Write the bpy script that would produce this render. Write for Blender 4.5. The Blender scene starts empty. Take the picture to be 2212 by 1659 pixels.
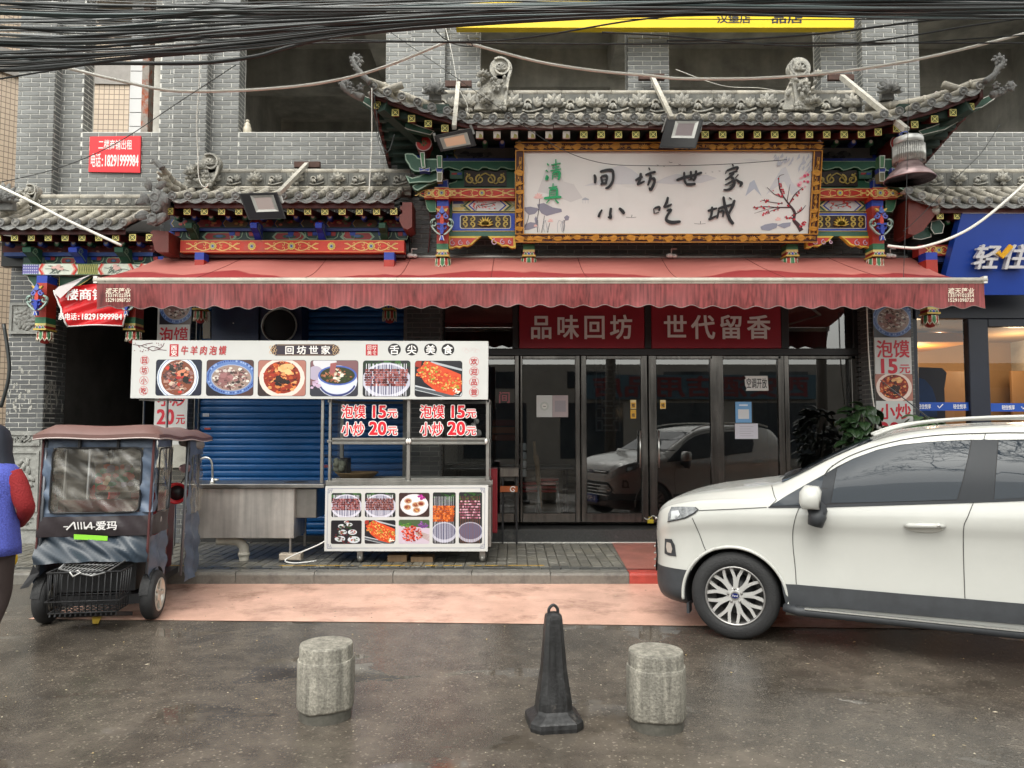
import bpy, math, random
from mathutils import Vector, Matrix
from mathutils.bvhtree import BVHTree
R = random.Random(7)
sc = bpy.context.scene
COL = sc.collection
# ---------------------------------------------------------------- camera, sky, sun, exposure
PITCH = math.radians(3.3); FPX = 1610.0; CAMH = 1.6        # FPX: focal length in units of a 2212 px wide picture
cam = bpy.data.cameras.new('camera'); camo = bpy.data.objects.new('camera', cam); COL.objects.link(camo)
cam.sensor_width = 36; cam.lens = 36*FPX/2212; cam.clip_end = 400; cam.clip_start = .05
camo.location = (0, 0, CAMH); camo.rotation_euler = (math.radians(90)+PITCH, math.radians(0.0), 0)
sc.camera = camo
w = bpy.data.worlds.new('World'); sc.world = w; w.use_nodes = True
nt = w.node_tree; nt.nodes.clear()
sky = nt.nodes.new('ShaderNodeTexSky'); sky.sky_type = 'NISHITA'; sky.sun_disc = False
sky.sun_elevation = math.radians(56); sky.sun_rotation = math.radians(195); sky.dust_density = 3; sky.ozone_density = .6
hsv = nt.nodes.new('ShaderNodeHueSaturation'); hsv.inputs['Saturation'].default_value = .10
bg = nt.nodes.new('ShaderNodeBackground'); bg.inputs[1].default_value = .15
wo = nt.nodes.new('ShaderNodeOutputWorld')
nt.links.new(sky.outputs[0], hsv.inputs['Color']); tint = nt.nodes.new('ShaderNodeVectorMath'); tint.operation = 'MULTIPLY'; tint.inputs[1].default_value = (1.0, 1.0, .94)
nt.links.new(hsv.outputs[0], tint.inputs[0]); nt.links.new(tint.outputs[0], bg.inputs[0]); nt.links.new(bg.outputs[0], wo.inputs[0])
sl = bpy.data.lights.new('sun', 'SUN'); sl.energy = .6; sl.angle = math.radians(50); sl.color = (1, .98, .94)
so = bpy.data.objects.new('sun', sl); COL.objects.link(so)
so.rotation_euler = (math.radians(34), 0, math.radians(-15)); so.location = (3, -6, 14)
sc.view_settings.view_transform = 'Standard'; sc.view_settings.look = 'None'
sc.view_settings.exposure = 1.32; sc.view_settings.gamma = 1; sc.view_settings.use_curve_mapping = False
sc.cycles.max_bounces = 7; sc.cycles.transparent_max_bounces = 12; sc.cycles.caustics_reflective = False
sc.cycles.caustics_refractive = False; sc.cycles.use_denoising = True; sc.cycles.sample_clamp_indirect = 6

# ---------------------------------------------------------------- helpers
def C(r, g, b):
    f = lambda c: (c/255/12.92) if c <= 10 else ((c/255+.055)/1.055)**2.4
    return (f(r), f(g), f(b))
def ray(x, y):
    u = (x-1106)/FPX; v = (y-829.5)/FPX
    return Vector((u, math.cos(PITCH)+v*math.sin(PITCH), math.sin(PITCH)-v*math.cos(PITCH)))
CAM = Vector((0, 0, CAMH))
def at(x, y, Y):
    r = ray(x, y); return CAM + r*(Y/r.y)
def gnd(x, y, z=0.0):
    r = ray(x, y); return CAM + r*((z-CAMH)/r.z)
class Pl:
    """a plane in the place: origin, two in-plane axes, normal towards the street"""
    def __init__(s, o, u=(1,0,0), v=(0,0,1)):
        s.o = Vector(o); s.u = Vector(u).normalized(); s.v = Vector(v).normalized(); s.n = s.u.cross(s.v).normalized()
    def px(s, x, y):
        r = ray(x, y); t = (s.o-CAM).dot(s.n)/r.dot(s.n); p = CAM+r*t-s.o
        return (p.dot(s.u), p.dot(s.v))
    def pts(s, L): return [s.px(*q) for q in L]
    def w(s, a, b, h=0.0): return s.o+s.u*a+s.v*b+s.n*h
def front(Y): return Pl((0, Y, 0))
MATS = {}
def mat(name, col, rough=.6, metal=0.0, noise=None, bump=None, spec=.5, isl=0.0, coat=0.0, emit=None, attr=False, streak=None, dirt=None, alpha=None):
    """noise=(scale, dark factor 0..1), bump=(scale, strength), isl=random lightness per piece, streak=vertical wear (scale, amount)"""
    if name in MATS: return MATS[name]
    m = bpy.data.materials.new(name); m.use_nodes = True; t = m.node_tree; N = t.nodes; L = t.links
    b = N['Principled BSDF']
    b.inputs['Roughness'].default_value = rough; b.inputs['Metallic'].default_value = metal
    b.inputs['Specular IOR Level'].default_value = spec
    b.inputs['Coat Weight'].default_value = coat; b.inputs['Coat Roughness'].default_value = .08
    rgb = N.new('ShaderNodeRGB'); rgb.outputs[0].default_value = (*col, 1); src = rgb.outputs[0]
    if attr:
        a = N.new('ShaderNodeAttribute'); a.attribute_name = 'Col'; src = a.outputs['Color']
    tc = N.new('ShaderNodeNewGeometry'); pos = tc.outputs['Position']
    def mixmul(src, fac_out, amt):
        mp = N.new('ShaderNodeMapRange'); mp.inputs['From Min'].default_value = .3; mp.inputs['From Max'].default_value = .7
        mp.inputs['To Min'].default_value = 1-amt; mp.inputs['To Max'].default_value = 1+amt*.35
        L.new(fac_out, mp.inputs[0])
        vm = N.new('ShaderNodeVectorMath'); vm.operation = 'SCALE'; L.new(src, vm.inputs[0]); L.new(mp.outputs[0], vm.inputs['Scale'])
        return vm.outputs[0]
    if noise:
        n = N.new('ShaderNodeTexNoise'); n.inputs['Scale'].default_value = noise[0]; n.inputs['Detail'].default_value = 6
        n.inputs['Roughness'].default_value = .65; L.new(pos, n.inputs['Vector']); src = mixmul(src, n.outputs[0], noise[1])
    if streak:
        mpp = N.new('ShaderNodeMapping'); mpp.inputs['Scale'].default_value = (streak[0], streak[0], streak[0]*.06); L.new(pos, mpp.inputs[0])
        n = N.new('ShaderNodeTexNoise'); n.inputs['Scale'].default_value = 1; n.inputs['Detail'].default_value = 5; L.new(mpp.outputs[0], n.inputs['Vector'])
        src = mixmul(src, n.outputs[0], streak[1])
    if dirt:     # patches of another colour: (scale, colour, low, high)
        n = N.new('ShaderNodeTexNoise'); n.inputs['Scale'].default_value = dirt[0]; n.inputs['Detail'].default_value = 7; n.inputs['Roughness'].default_value = .7
        L.new(pos, n.inputs['Vector'])
        mp = N.new('ShaderNodeMapRange'); mp.inputs['From Min'].default_value = dirt[2]; mp.inputs['From Max'].default_value = dirt[3]; L.new(n.outputs[0], mp.inputs[0])
        mx = N.new('ShaderNodeMix'); mx.data_type = 'RGBA'; L.new(mp.outputs[0], mx.inputs[0]); L.new(src, mx.inputs[6]); mx.inputs[7].default_value = (*dirt[1], 1)
        src = mx.outputs[2]
    if isl:
        ob = N.new('ShaderNodeObjectInfo')
        ad = N.new('ShaderNodeMath'); ad.operation = 'ADD'; L.new(tc.outputs['Random Per Island'], ad.inputs[0]); L.new(ob.outputs['Random'], ad.inputs[1])
        fr = N.new('ShaderNodeMath'); fr.operation = 'FRACT'; L.new(ad.outputs[0], fr.inputs[0])
        mp = N.new('ShaderNodeMapRange'); mp.inputs['To Min'].default_value = 1-isl; mp.inputs['To Max'].default_value = 1+isl; L.new(fr.outputs[0], mp.inputs[0])
        vm = N.new('ShaderNodeVectorMath'); vm.operation = 'SCALE'; L.new(src, vm.inputs[0]); L.new(mp.outputs[0], vm.inputs['Scale']); src = vm.outputs[0]
    L.new(src, b.inputs['Base Color'])
    if bump:
        n = N.new('ShaderNodeTexNoise'); n.inputs['Scale'].default_value = bump[0]; n.inputs['Detail'].default_value = 5; L.new(pos, n.inputs['Vector'])
        bp = N.new('ShaderNodeBump'); bp.inputs['Strength'].default_value = bump[1]; bp.inputs['Distance'].default_value = .02
        L.new(n.outputs[0], bp.inputs['Height']); L.new(bp.outputs[0], b.inputs['Normal'])
    if emit:
        b.inputs['Emission Color'].default_value = (*emit[0], 1); b.inputs['Emission Strength'].default_value = emit[1]
    MATS[name] = m; return m
def glass(name, tint, refl=.06, rough=.0, film=None):
    """clear sheet: Fresnel reflection over tinted see-through, optional milky film"""
    m = bpy.data.materials.new(name); m.use_nodes = True; t = m.node_tree; N = t.nodes; L = t.links; N.clear()
    o = N.new('ShaderNodeOutputMaterial'); tr = N.new('ShaderNodeBsdfTransparent'); tr.inputs[0].default_value = (*tint, 1)
    gl = N.new('ShaderNodeBsdfGlossy'); gl.inputs['Roughness'].default_value = rough; gl.inputs[0].default_value = (1, 1, 1, 1)
    fr = N.new('ShaderNodeFresnel'); fr.inputs[0].default_value = 1.5
    ad = N.new('ShaderNodeMath'); ad.operation = 'ADD'; ad.use_clamp = True; L.new(fr.outputs[0], ad.inputs[0]); ad.inputs[1].default_value = refl
    base = tr.outputs[0]
    if film:
        df = N.new('ShaderNodeBsdfDiffuse'); df.inputs[0].default_value = (*film[0], 1)
        g = N.new('ShaderNodeNewGeometry')
        mpp = N.new('ShaderNodeMapping'); mpp.inputs['Rotation'].default_value = (0, .8, 0); mpp.inputs['Scale'].default_value = (film[2]*.4, film[2]*.4, film[2]); L.new(g.outputs['Position'], mpp.inputs[0])
        n = N.new('ShaderNodeTexNoise'); n.inputs['Scale'].default_value = 1; n.inputs['Detail'].default_value = 5; n.inputs['Distortion'].default_value = 1.5; L.new(mpp.outputs[0], n.inputs['Vector'])
        mp = N.new('ShaderNodeMapRange'); mp.inputs['From Min'].default_value = .45; mp.inputs['From Max'].default_value = .72
        mp.inputs['To Min'].default_value = film[1]*.35; mp.inputs['To Max'].default_value = film[1]*1.6; L.new(n.outputs[0], mp.inputs[0])
        mx0 = N.new('ShaderNodeMixShader'); L.new(mp.outputs[0], mx0.inputs[0]); L.new(tr.outputs[0], mx0.inputs[1]); L.new(df.outputs[0], mx0.inputs[2]); base = mx0.outputs[0]
        bp = N.new('ShaderNodeBump'); bp.inputs['Strength'].default_value = .18; bp.inputs['Distance'].default_value = .03; L.new(n.outputs[0], bp.inputs['Height']); L.new(bp.outputs[0], gl.inputs['Normal'])
    mx = N.new('ShaderNodeMixShader'); L.new(ad.outputs[0], mx.inputs[0]); L.new(base, mx.inputs[1]); L.new(gl.outputs[0], mx.inputs[2])
    L.new(mx.outputs[0], o.inputs[0]); return m

class MB:
    """collects shapes, then becomes ONE mesh object"""
    def __init__(s): s.v = []; s.f = []; s.c = []; s.mi = []; s.sm = []
    def add(s, vs, fs, col=None, mi=0, smooth=False):
        o = len(s.v); s.v += [tuple(q) for q in vs]
        for f in fs: s.f.append([o+i for i in f]); s.c.append(col or (1, 1, 1)); s.mi.append(mi); s.sm.append(smooth)
        return s
    def box(s, a, b, **k):
        x0, y0, z0 = [min(a[i], b[i]) for i in range(3)]; x1, y1, z1 = [max(a[i], b[i]) for i in range(3)]
        return s.add([(x0,y0,z0),(x1,y0,z0),(x1,y1,z0),(x0,y1,z0),(x0,y0,z1),(x1,y0,z1),(x1,y1,z1),(x0,y1,z1)],
              [(0,3,2,1),(4,5,6,7),(0,1,5,4),(1,2,6,5),(2,3,7,6),(3,0,4,7)], **k)
    def bevbox(s, a, b, r, **k):
        """box whose outline in the wall plane is chamfered towards the street (-y) and all round"""
        x0, y0, z0 = [min(a[i], b[i]) for i in range(3)]; x1, y1, z1 = [max(a[i], b[i]) for i in range(3)]
        vs = [(x0,y1,z0),(x1,y1,z0),(x1,y1,z1),(x0,y1,z1),(x0,y0+r,z0),(x1,y0+r,z0),(x1,y0+r,z1),(x0,y0+r,z1),
              (x0+r,y0,z0+r),(x1-r,y0,z0+r),(x1-r,y0,z1-r),(x0+r,y0,z1-r)]
        fs = [(0,1,5,4),(1,2,6,5),(2,3,7,6),(3,0,4,7),(4,5,9,8),(5,6,10,9),(6,7,11,10),(7,4,8,11),(8,9,10,11)]
        return s.add(vs, fs, **k)
    def tube(s, P, r, n=8, cap=True, smooth=True, **k):
        P = [Vector(p) for p in P]; rr = r if isinstance(r, (list, tuple)) else [r]*len(P)
        vs = []; up = Vector((0, 0, 1)); prev = None
        for i, p in enumerate(P):
            d = (P[min(i+1, len(P)-1)]-P[max(i-1, 0)])
            d = d.normalized() if d.length > 1e-9 else Vector((0, 0, 1))
            a = (prev if prev else (Vector((0, 1, 0)) if abs(d.z) > .9 else up)); a = (a-d*a.dot(d))
            if a.length < 1e-6: a = d.orthogonal()
            a.normalize(); prev = a; b = d.cross(a)
            for j in range(n):
                t = 2*math.pi*j/n; vs.append(p+(a*math.cos(t)+b*math.sin(t))*rr[i])
        fs = [(i*n+j, i*n+(j+1) % n, (i+1)*n+(j+1) % n, (i+1)*n+j) for i in range(len(P)-1) for j in range(n)]
        if cap: fs += [tuple(range(n))[::-1], tuple((len(P)-1)*n+j for j in range(n))]
        return s.add(vs, fs, smooth=smooth, **k)
    def bar(s, p, q, w, h, **k):
        """rectangular bar from p to q, w wide (sideways) and h high"""
        p = Vector(p); q = Vector(q); d = (q-p).normalized(); up = Vector((0,0,1)) if abs(d.z) < .95 else Vector((0,1,0))
        a = d.cross(up).normalized()*w/2; b = a.cross(d).normalized()*h/2
        vs = [p-a-b, p+a-b, p+a+b, p-a+b, q-a-b, q+a-b, q+a+b, q-a+b]
        return s.add(vs, [(0,1,2,3),(7,6,5,4),(0,4,5,1),(1,5,6,2),(2,6,7,3),(3,7,4,0)], **k)
    def lathe(s, o, prof, n=16, ax=(0,0,1), smooth=True, cap=True, **k):
        """prof = [(radius, height along ax)]"""
        o = Vector(o); ax = Vector(ax).normalized(); a = ax.orthogonal().normalized(); b = ax.cross(a)
        vs = [o+ax*h+(a*math.cos(2*math.pi*j/n)+b*math.sin(2*math.pi*j/n))*max(r, 1e-4) for r, h in prof for j in range(n)]
        m = len(prof)
        fs = [(i*n+j, i*n+(j+1) % n, (i+1)*n+(j+1) % n, (i+1)*n+j) for i in range(m-1) for j in range(n)]
        if cap: fs += [tuple(range(n))[::-1], tuple((m-1)*n+j for j in range(n))]
        return s.add(vs, fs, smooth=smooth, **k)
    def ell(s, o, rx, ry, rz, M=None, n=10, m=6, **k):
        o = Vector(o); vs = []
        for i in range(m+1):
            ph = math.pi*i/m
            for j in range(n):
                t = 2*math.pi*j/n; p = Vector((rx*math.sin(ph)*math.cos(t), ry*math.sin(ph)*math.sin(t), rz*math.cos(ph)))
                vs.append(o+(M @ p if M else p))
        fs = [(i*n+j, (i+1)*n+j, (i+1)*n+(j+1) % n, i*n+(j+1) % n) for i in range(m) for j in range(n)]
        return s.add(vs, fs, smooth=True, **k)
    def slab(s, pl, pts, h0, h1, **k):
        """prism: outline in the plane pl (local coordinates) from height h0 to h1 along its normal"""
        A = sum(pts[i][0]*pts[(i+1) % len(pts)][1]-pts[(i+1) % len(pts)][0]*pts[i][1] for i in range(len(pts)))
        if A < 0: pts = pts[::-1]
        n = len(pts); vs = [pl.w(a, b, h0) for a, b in pts]+[pl.w(a, b, h1) for a, b in pts]
        return s.add(vs, [tuple(range(n))[::-1], tuple(range(n, 2*n))]+[(i, (i+1) % n, n+(i+1) % n, n+i) for i in range(n)], **k)
    def spx(s, pl, pts, h0, h1, **k): return s.slab(pl, pl.pts(pts), h0, h1, **k)
    def sheet(s, pl, pts, h, **k):
        A = sum(pts[i][0]*pts[(i+1) % len(pts)][1]-pts[(i+1) % len(pts)][0]*pts[i][1] for i in range(len(pts)))
        if abs(A) < 1e-9: return s
        if A < 0: pts = pts[::-1]
        return s.add([pl.w(a, b, h) for a, b in pts], [tuple(range(len(pts)))], **k)
    def grid(s, fn, nu, nv, smooth=True, flip=False, **k):
        vs = [fn(i/nu, j/nv) for j in range(nv+1) for i in range(nu+1)]
        q = lambda i, j: j*(nu+1)+i
        fs = [(q(i, j), q(i+1, j), q(i+1, j+1), q(i, j+1)) for j in range(nv) for i in range(nu)]
        if flip: fs = [f[::-1] for f in fs]
        return s.add(vs, fs, smooth=smooth, **k)
    def stroke(s, pl, P, wd, h, th=0, **k):
        """a painted or raised stroke along P (local), width constant or list"""
        n = len(P); wd = wd if isinstance(wd, (list, tuple)) else [wd]*n; L = []; Rr = []
        for i in range(n):
            a = P[max(i-1, 0)]; b = P[min(i+1, n-1)]; dx, dy = b[0]-a[0], b[1]-a[1]; l = math.hypot(dx, dy) or 1
            nx, ny = -dy/l*wd[i]/2, dx/l*wd[i]/2
            L.append((P[i][0]+nx, P[i][1]+ny)); Rr.append((P[i][0]-nx, P[i][1]-ny))
        vs = [pl.w(*q, h+th) for q in Rr]+[pl.w(*q, h+th) for q in L]
        fs = [(i, i+1, n+i+1, n+i) for i in range(n-1)]
        if th:
            vs += [pl.w(*q, h) for q in Rr]+[pl.w(*q, h) for q in L]
            fs += [(2*n+i, 2*n+i+1, i+1, i) for i in range(n-1)]+[(n+i, n+i+1, 3*n+i+1, 3*n+i) for i in range(n-1)]
            fs += [(2*n, 0, n, 3*n), (n-1, 3*n-1, 4*n-1, 2*n-1)]
        return s.add(vs, fs, **k)
    def build(s, name, m, parent=None, kind=None, loc=None):
        me = bpy.data.meshes.new(name); me.from_pydata(s.v, [], s.f)
        ms = m if isinstance(m, (list, tuple)) else [m]
        for q in ms: me.materials.append(q)
        me.polygons.foreach_set('material_index', s.mi); me.polygons.foreach_set('use_smooth', s.sm)
        if any(c != (1, 1, 1) for c in s.c):
            at_ = me.color_attributes.new('Col', 'FLOAT_COLOR', 'CORNER'); d = []
            for f, c in zip(s.f, s.c): d += [c[0], c[1], c[2], 1.0]*len(f)
            at_.data.foreach_set('color', d)
        me.update(); return link(name, me, parent, kind)
def link(name, data, parent=None, kind=None, loc=None, rz=None):
    o = bpy.data.objects.new(name, data); COL.objects.link(o)
    if loc is not None: o.location = loc
    if rz is not None: o.rotation_euler = rz
    if parent is not None:
        o.parent = parent; o.matrix_parent_inverse = Matrix.Translation(-parent.location)
    if kind: o['kind'] = kind
    return o
def thing(name, loc, label, cat, group=None):
    o = bpy.data.objects.new(name, None); COL.objects.link(o); o.location = loc; o.empty_display_size = .2
    o['label'] = label; o['category'] = cat
    if group: o['group'] = group
    return o
def tag(o, label, cat, group=None):
    o['label'] = label; o['category'] = cat
    if group: o['group'] = group
    return o
def circ(cx, cy, rx, ry=None, n=20, a0=0, a1=360):
    ry = rx if ry is None else ry
    return [(cx+rx*math.cos(math.radians(a0+(a1-a0)*i/n)), cy+ry*math.sin(math.radians(a0+(a1-a0)*i/n))) for i in range(n if a1-a0 >= 360 else n+1)]
def rrect(x0, y0, x1, y1, r, n=4):
    P = []
    for cx, cy, a in ((x1-r, y0+r, -90), (x1-r, y1-r, 0), (x0+r, y1-r, 90), (x0+r, y0+r, 180)):
        P += [(cx+r*math.cos(math.radians(a+90*i/n)), cy+r*math.sin(math.radians(a+90*i/n))) for i in range(n+1)]
    return P
def clip(poly, win):
    """convex polygon clipped to a convex counter-clockwise window"""
    out = poly
    for i in range(len(win)):
        a = win[i]; b = win[(i+1) % len(win)]; inp = out; out = []
        if not inp: return []
        sd = lambda p: (b[0]-a[0])*(p[1]-a[1])-(b[1]-a[1])*(p[0]-a[0])
        for j in range(len(inp)):
            p = inp[j]; q = inp[(j+1) % len(inp)]; sp, sq = sd(p), sd(q)
            if sp >= 0: out.append(p)
            if (sp > 0 and sq < 0) or (sp < 0 and sq > 0):
                t = sp/(sp-sq); out.append((p[0]+(q[0]-p[0])*t, p[1]+(q[1]-p[1])*t))
    return out
def spl(P, n=6):
    """Catmull-Rom through points of any dimension"""
    out = []; m = len(P)
    for i in range(m-1):
        p0 = P[max(i-1, 0)]; p1 = P[i]; p2 = P[i+1]; p3 = P[min(i+2, m-1)]
        for k in range(n):
            t = k/n; out.append(tuple(.5*((2*b)+(-a+c)*t+(2*a-5*b+4*c-d)*t*t+(-a+3*b-3*c+d)*t**3) for a, b, c, d in zip(p0, p1, p2, p3)))
    out.append(tuple(P[-1])); return out
# glyph cache: every character is converted once
TEXTS = '泡馍15元小炒20电话:二楼商铺出租18291999984联系：遮天篷业133191023541529109872回坊世家吃西安牛羊肉舌尖美食欢迎品尝味代留香空调开放轻住悦享推爱玛A·97M6Ford汉堡奥尔良西安酒店用品间EMS,.-G'
GL = {}
def make_glyphs():
    obs = []
    for ch in sorted(set(TEXTS)):
        for b in (0, .012):
            cu = bpy.data.curves.new('glyph', 'FONT'); cu.body = ch; cu.offset = b; cu.resolution_u = 3
            o = bpy.data.objects.new('glyph', cu); COL.objects.link(o); obs.append((ch, b, o))
    dg = bpy.context.evaluated_depsgraph_get()
    for ch, b, o in obs:
        m = o.evaluated_get(dg).to_mesh()
        GL[ch, b] = ([(v.co.x, v.co.y) for v in m.vertices], [tuple(p.vertices) for p in m.polygons], [(e.vertices[0], e.vertices[1]) for e in m.edges])
        o.evaluated_get(dg).to_mesh_clear()
    for ch, b, o in obs:
        cu = o.data; bpy.data.objects.remove(o); bpy.data.curves.remove(cu)
make_glyphs()
def adv(ch): return .6 if ord(ch) < 256 else 1.0
def glyphs(mb, pl, s, box, h, th=0.0, bold=.012, flipx=False, shear=0, **k):
    """write s into the local box (x0,y0,x1,y1) of plane pl"""
    x0, y0, x1, y1 = box; y0, y1 = min(y0, y1), max(y0, y1)
    tot = sum(adv(c) if c != ' ' else .35 for c in s); ux = (x1-x0)/tot; cjk = any(ord(c) > 256 for c in s); x = x0
    for c in s:
        if c == ' ': x += .35*ux; continue
        vs, fs, ed = GL[c, .012 if bold < .02 else 0]
        if not vs: x += adv(c)*ux; continue
        gx0 = min(v[0] for v in vs); gx1 = max(v[0] for v in vs)
        if ord(c) > 256: lo, hi = -.08, .85
        else: lo, hi = (-.01, .73) if not cjk else (-.06, .80)
        a = adv(c)
        if ord(c) < 256:
            mx = (a-min(.5, gx1-gx0)*1.0)/2; sx = 1.08
            if c == '1': X = lambda q: x+ux*(a/2+(q-(gx0+gx1)/2)*1.2)
            else: X = lambda q: x+ux*(a/2+(q-(gx0+gx1)/2)*min(1.25, .52/max(.05, gx1-gx0)))
        else: X = lambda q: x+ux*q
        Yf = lambda q: y0+(q-lo)/(hi-lo)*(y1-y0)
        P = [(X(v[0])+shear*(Yf(v[1])-y0), Yf(v[1])) for v in vs]
        dd = 0 if bold < .02 else bold*(.62 if ord(c) > 255 else 1.3)*ux
        for q_, (ox, oy) in enumerate(((0,0),) if not dd else ((0,0),(dd,dd),(-dd,dd),(dd,-dd),(-dd,-dd),(dd*1.2,0),(-dd*1.2,0))):
            mb.add([pl.w(p[0]+ox, p[1]+oy, h+th+q_*3e-5) for p in P], fs, **k)
        if th:
            cnt = {}
            for f in fs:
                for i in range(len(f)):
                    e = tuple(sorted((f[i], f[(i+1) % len(f)]))); cnt.setdefault(e, []).append((f[i], f[(i+1) % len(f)]))
            n = len(P); be = [v[0] for e, v in cnt.items() if len(v) == 1]
            mb.add([pl.w(*p, h+th) for p in P]+[pl.w(*p, h) for p in P], [(b, a_, n+a_, n+b) for a_, b in be], **k)
        x += a*ux
    return mb
def pxbox(pl, x0, y0, x1, y1):
    a, b = pl.px(x0, y1), pl.px(x1, y0); return (a[0], a[1], b[0], b[1])
# ---------------------------------------------------------------- materials
M_brick = mat('grey_clinker', (.19,.195,.19), .5, isl=.19, noise=(6,.15), streak=(1.6,.28), bump=(60,.15))
M_mortar = mat('mortar', (.72,.71,.66), .85, noise=(9,.35), bump=(80,.3))
M_conc = mat('raw_concrete', (.56,.54,.49), .9, noise=(1.6,.45), bump=(14,.4), streak=(3,.3))
M_tile = mat('grey_roof_tile', (.32,.30,.26), .8, isl=.2, dirt=(5,(.50,.46,.38),.42,.66), bump=(40,.4))
M_tiled = mat('dark_roof_tile', (.19,.19,.185), .75, isl=.2, dirt=(9,(.36,.34,.30),.52,.76), bump=(40,.4))
M_relief = mat('carved_ridge_clay', (.32,.31,.28), .8, isl=.22, dirt=(9,(.52,.49,.42),.48,.66), bump=(35,.5))
M_redwood = mat('dark_red_wood', C(78,28,24), .6, noise=(5,.35), streak=(12,.2))
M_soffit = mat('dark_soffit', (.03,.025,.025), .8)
M_paint = mat('painted_wood', (1,1,1), .5, attr=True, noise=(8,.22), bump=(50,.15), dirt=(3.5,(.16,.14,.12),.60,.95))
M_print = mat('printed_sheet', (1,1,1), .38, attr=True, noise=(3,.05))
M_plain = mat('flat_print', (1,1,1), .6, attr=True)
M_steel = mat('stainless_steel', (.55,.54,.51), .28, metal=.95, noise=(4,.25), streak=(10,.15))
M_steeld = mat('dull_steel', (.34,.33,.31), .38, metal=.8, noise=(5,.35), dirt=(5,(.12,.11,.1),.55,.8))
M_dark = mat('dark_metal', (.025,.025,.027), .4, metal=.3)
M_blackp = mat('black_plastic', (.02,.02,.022), .45, noise=(20,.3))
M_rubber = mat('black_rubber', (.018,.018,.019), .7, bump=(80,.3))
M_white = mat('white_plastic', (.72,.71,.68), .4, noise=(4,.12))
M_granite = mat('dark_granite', (.045,.045,.045), .3, noise=(40,.4), dirt=(4,(.12,.115,.105),.55,.75))
M_cable = mat('black_cable', (.022,.026,.026), .38)
M_conduit = mat('pale_conduit', (.85,.83,.76), .6)
M_wood = mat('bare_wood', (.30,.19,.10), .6, streak=(20,.3))
M_stone = mat('carved_grey_stone', (.30,.30,.28), .8, noise=(9,.35), bump=(25,.5), dirt=(5,(.15,.14,.13),.55,.75))

def asphalt():
    m = bpy.data.materials.new('wet_asphalt'); m.use_nodes = True; t = m.node_tree; N = t.nodes; L = t.links; b = N['Principled BSDF']
    g = N.new('ShaderNodeNewGeometry'); P = g.outputs['Position']
    def noise(s, d=6, r=.6, dist=0, scl=None):
        src = P
        if scl:
            mp = N.new('ShaderNodeMapping'); mp.inputs['Scale'].default_value = scl; L.new(P, mp.inputs[0]); src = mp.outputs[0]
        n = N.new('ShaderNodeTexNoise'); n.inputs['Scale'].default_value = s; n.inputs['Detail'].default_value = d; n.inputs['Roughness'].default_value = r; n.inputs['Distortion'].default_value = dist
        L.new(src, n.inputs['Vector']); return n.outputs[0]
    def mr(src, a, b_, c, d):
        q = N.new('ShaderNodeMapRange'); q.inputs['From Min'].default_value = a; q.inputs['From Max'].default_value = b_; q.inputs['To Min'].default_value = c; q.inputs['To Max'].default_value = d; L.new(src, q.inputs[0]); return q.outputs[0]
    v = N.new('ShaderNodeTexVoronoi'); v.inputs['Scale'].default_value = 95; L.new(P, v.inputs['Vector'])
    wet = mr(noise(.9, 5, .55, .4, (1, .55, 1)), .40, .60, 0, 1)
    mid = mr(noise(5, 6, .7), .35, .7, 0, 1)
    cr = N.new('ShaderNodeMix'); cr.data_type = 'RGBA'; L.new(mid, cr.inputs[0]); cr.inputs[6].default_value = (.058,.049,.040,1); cr.inputs[7].default_value = (.115,.097,.078,1)
    sp = N.new('ShaderNodeSeparateColor'); L.new(v.outputs['Color'], sp.inputs[0])
    st = mr(sp.outputs[0], .93, 1.0, 0, .75)
    c2 = N.new('ShaderNodeMix'); c2.data_type = 'RGBA'; L.new(st, c2.inputs[0]); L.new(cr.outputs[2], c2.inputs[6]); c2.inputs[7].default_value = (.24,.21,.17,1)
    dk = mr(wet, 0, 1, 1.25, .75); sc_ = N.new('ShaderNodeVectorMath'); sc_.operation = 'SCALE'; L.new(c2.outputs[2], sc_.inputs[0]); L.new(dk, sc_.inputs['Scale'])
    L.new(sc_.outputs[0], b.inputs['Base Color'])
    pud = mr(noise(1.6, 4, .5, .6, (.6, 1.2, 1)), .575, .60, 0, 1)
    r1 = mr(wet, 0, 1, .27, .055)
    r2 = N.new('ShaderNodeMix'); L.new(pud, r2.inputs[0]); L.new(r1, r2.inputs[2]); r2.inputs[3].default_value = .03
    L.new(r2.outputs[0], b.inputs['Roughness']); b.inputs['Specular IOR Level'].default_value = .55
    bs = mr(pud, 0, 1, .22, .01); bp = N.new('ShaderNodeBump'); bp.inputs['Distance'].default_value = .006
    L.new(bs, bp.inputs['Strength']); L.new(v.outputs['Distance'], bp.inputs['Height']); L.new(bp.outputs[0], b.inputs['Normal'])
    return m
M_asph = asphalt()
M_pink = mat('pink_road_paint', C(222,178,158), .22, noise=(2.2,.25), dirt=(1.7,C(140,105,90),.50,.72), bump=(120,.15))
M_pinkd = mat('red_kerb_paint', C(175,70,60), .3, noise=(8,.3), bump=(120,.4))
M_paver = mat('grey_paver', (.135,.128,.108), .42, isl=.2, noise=(7,.3), bump=(60,.3), dirt=(3,(.20,.18,.13),.5,.8))
M_paverd = mat('dark_paver', (.05,.05,.045), .3, isl=.25, noise=(7,.3), bump=(60,.3))
M_kerb = mat('granite_kerb', (.17,.16,.14), .42, isl=.1, noise=(30,.25), dirt=(6,(.07,.065,.06),.5,.75))

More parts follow.
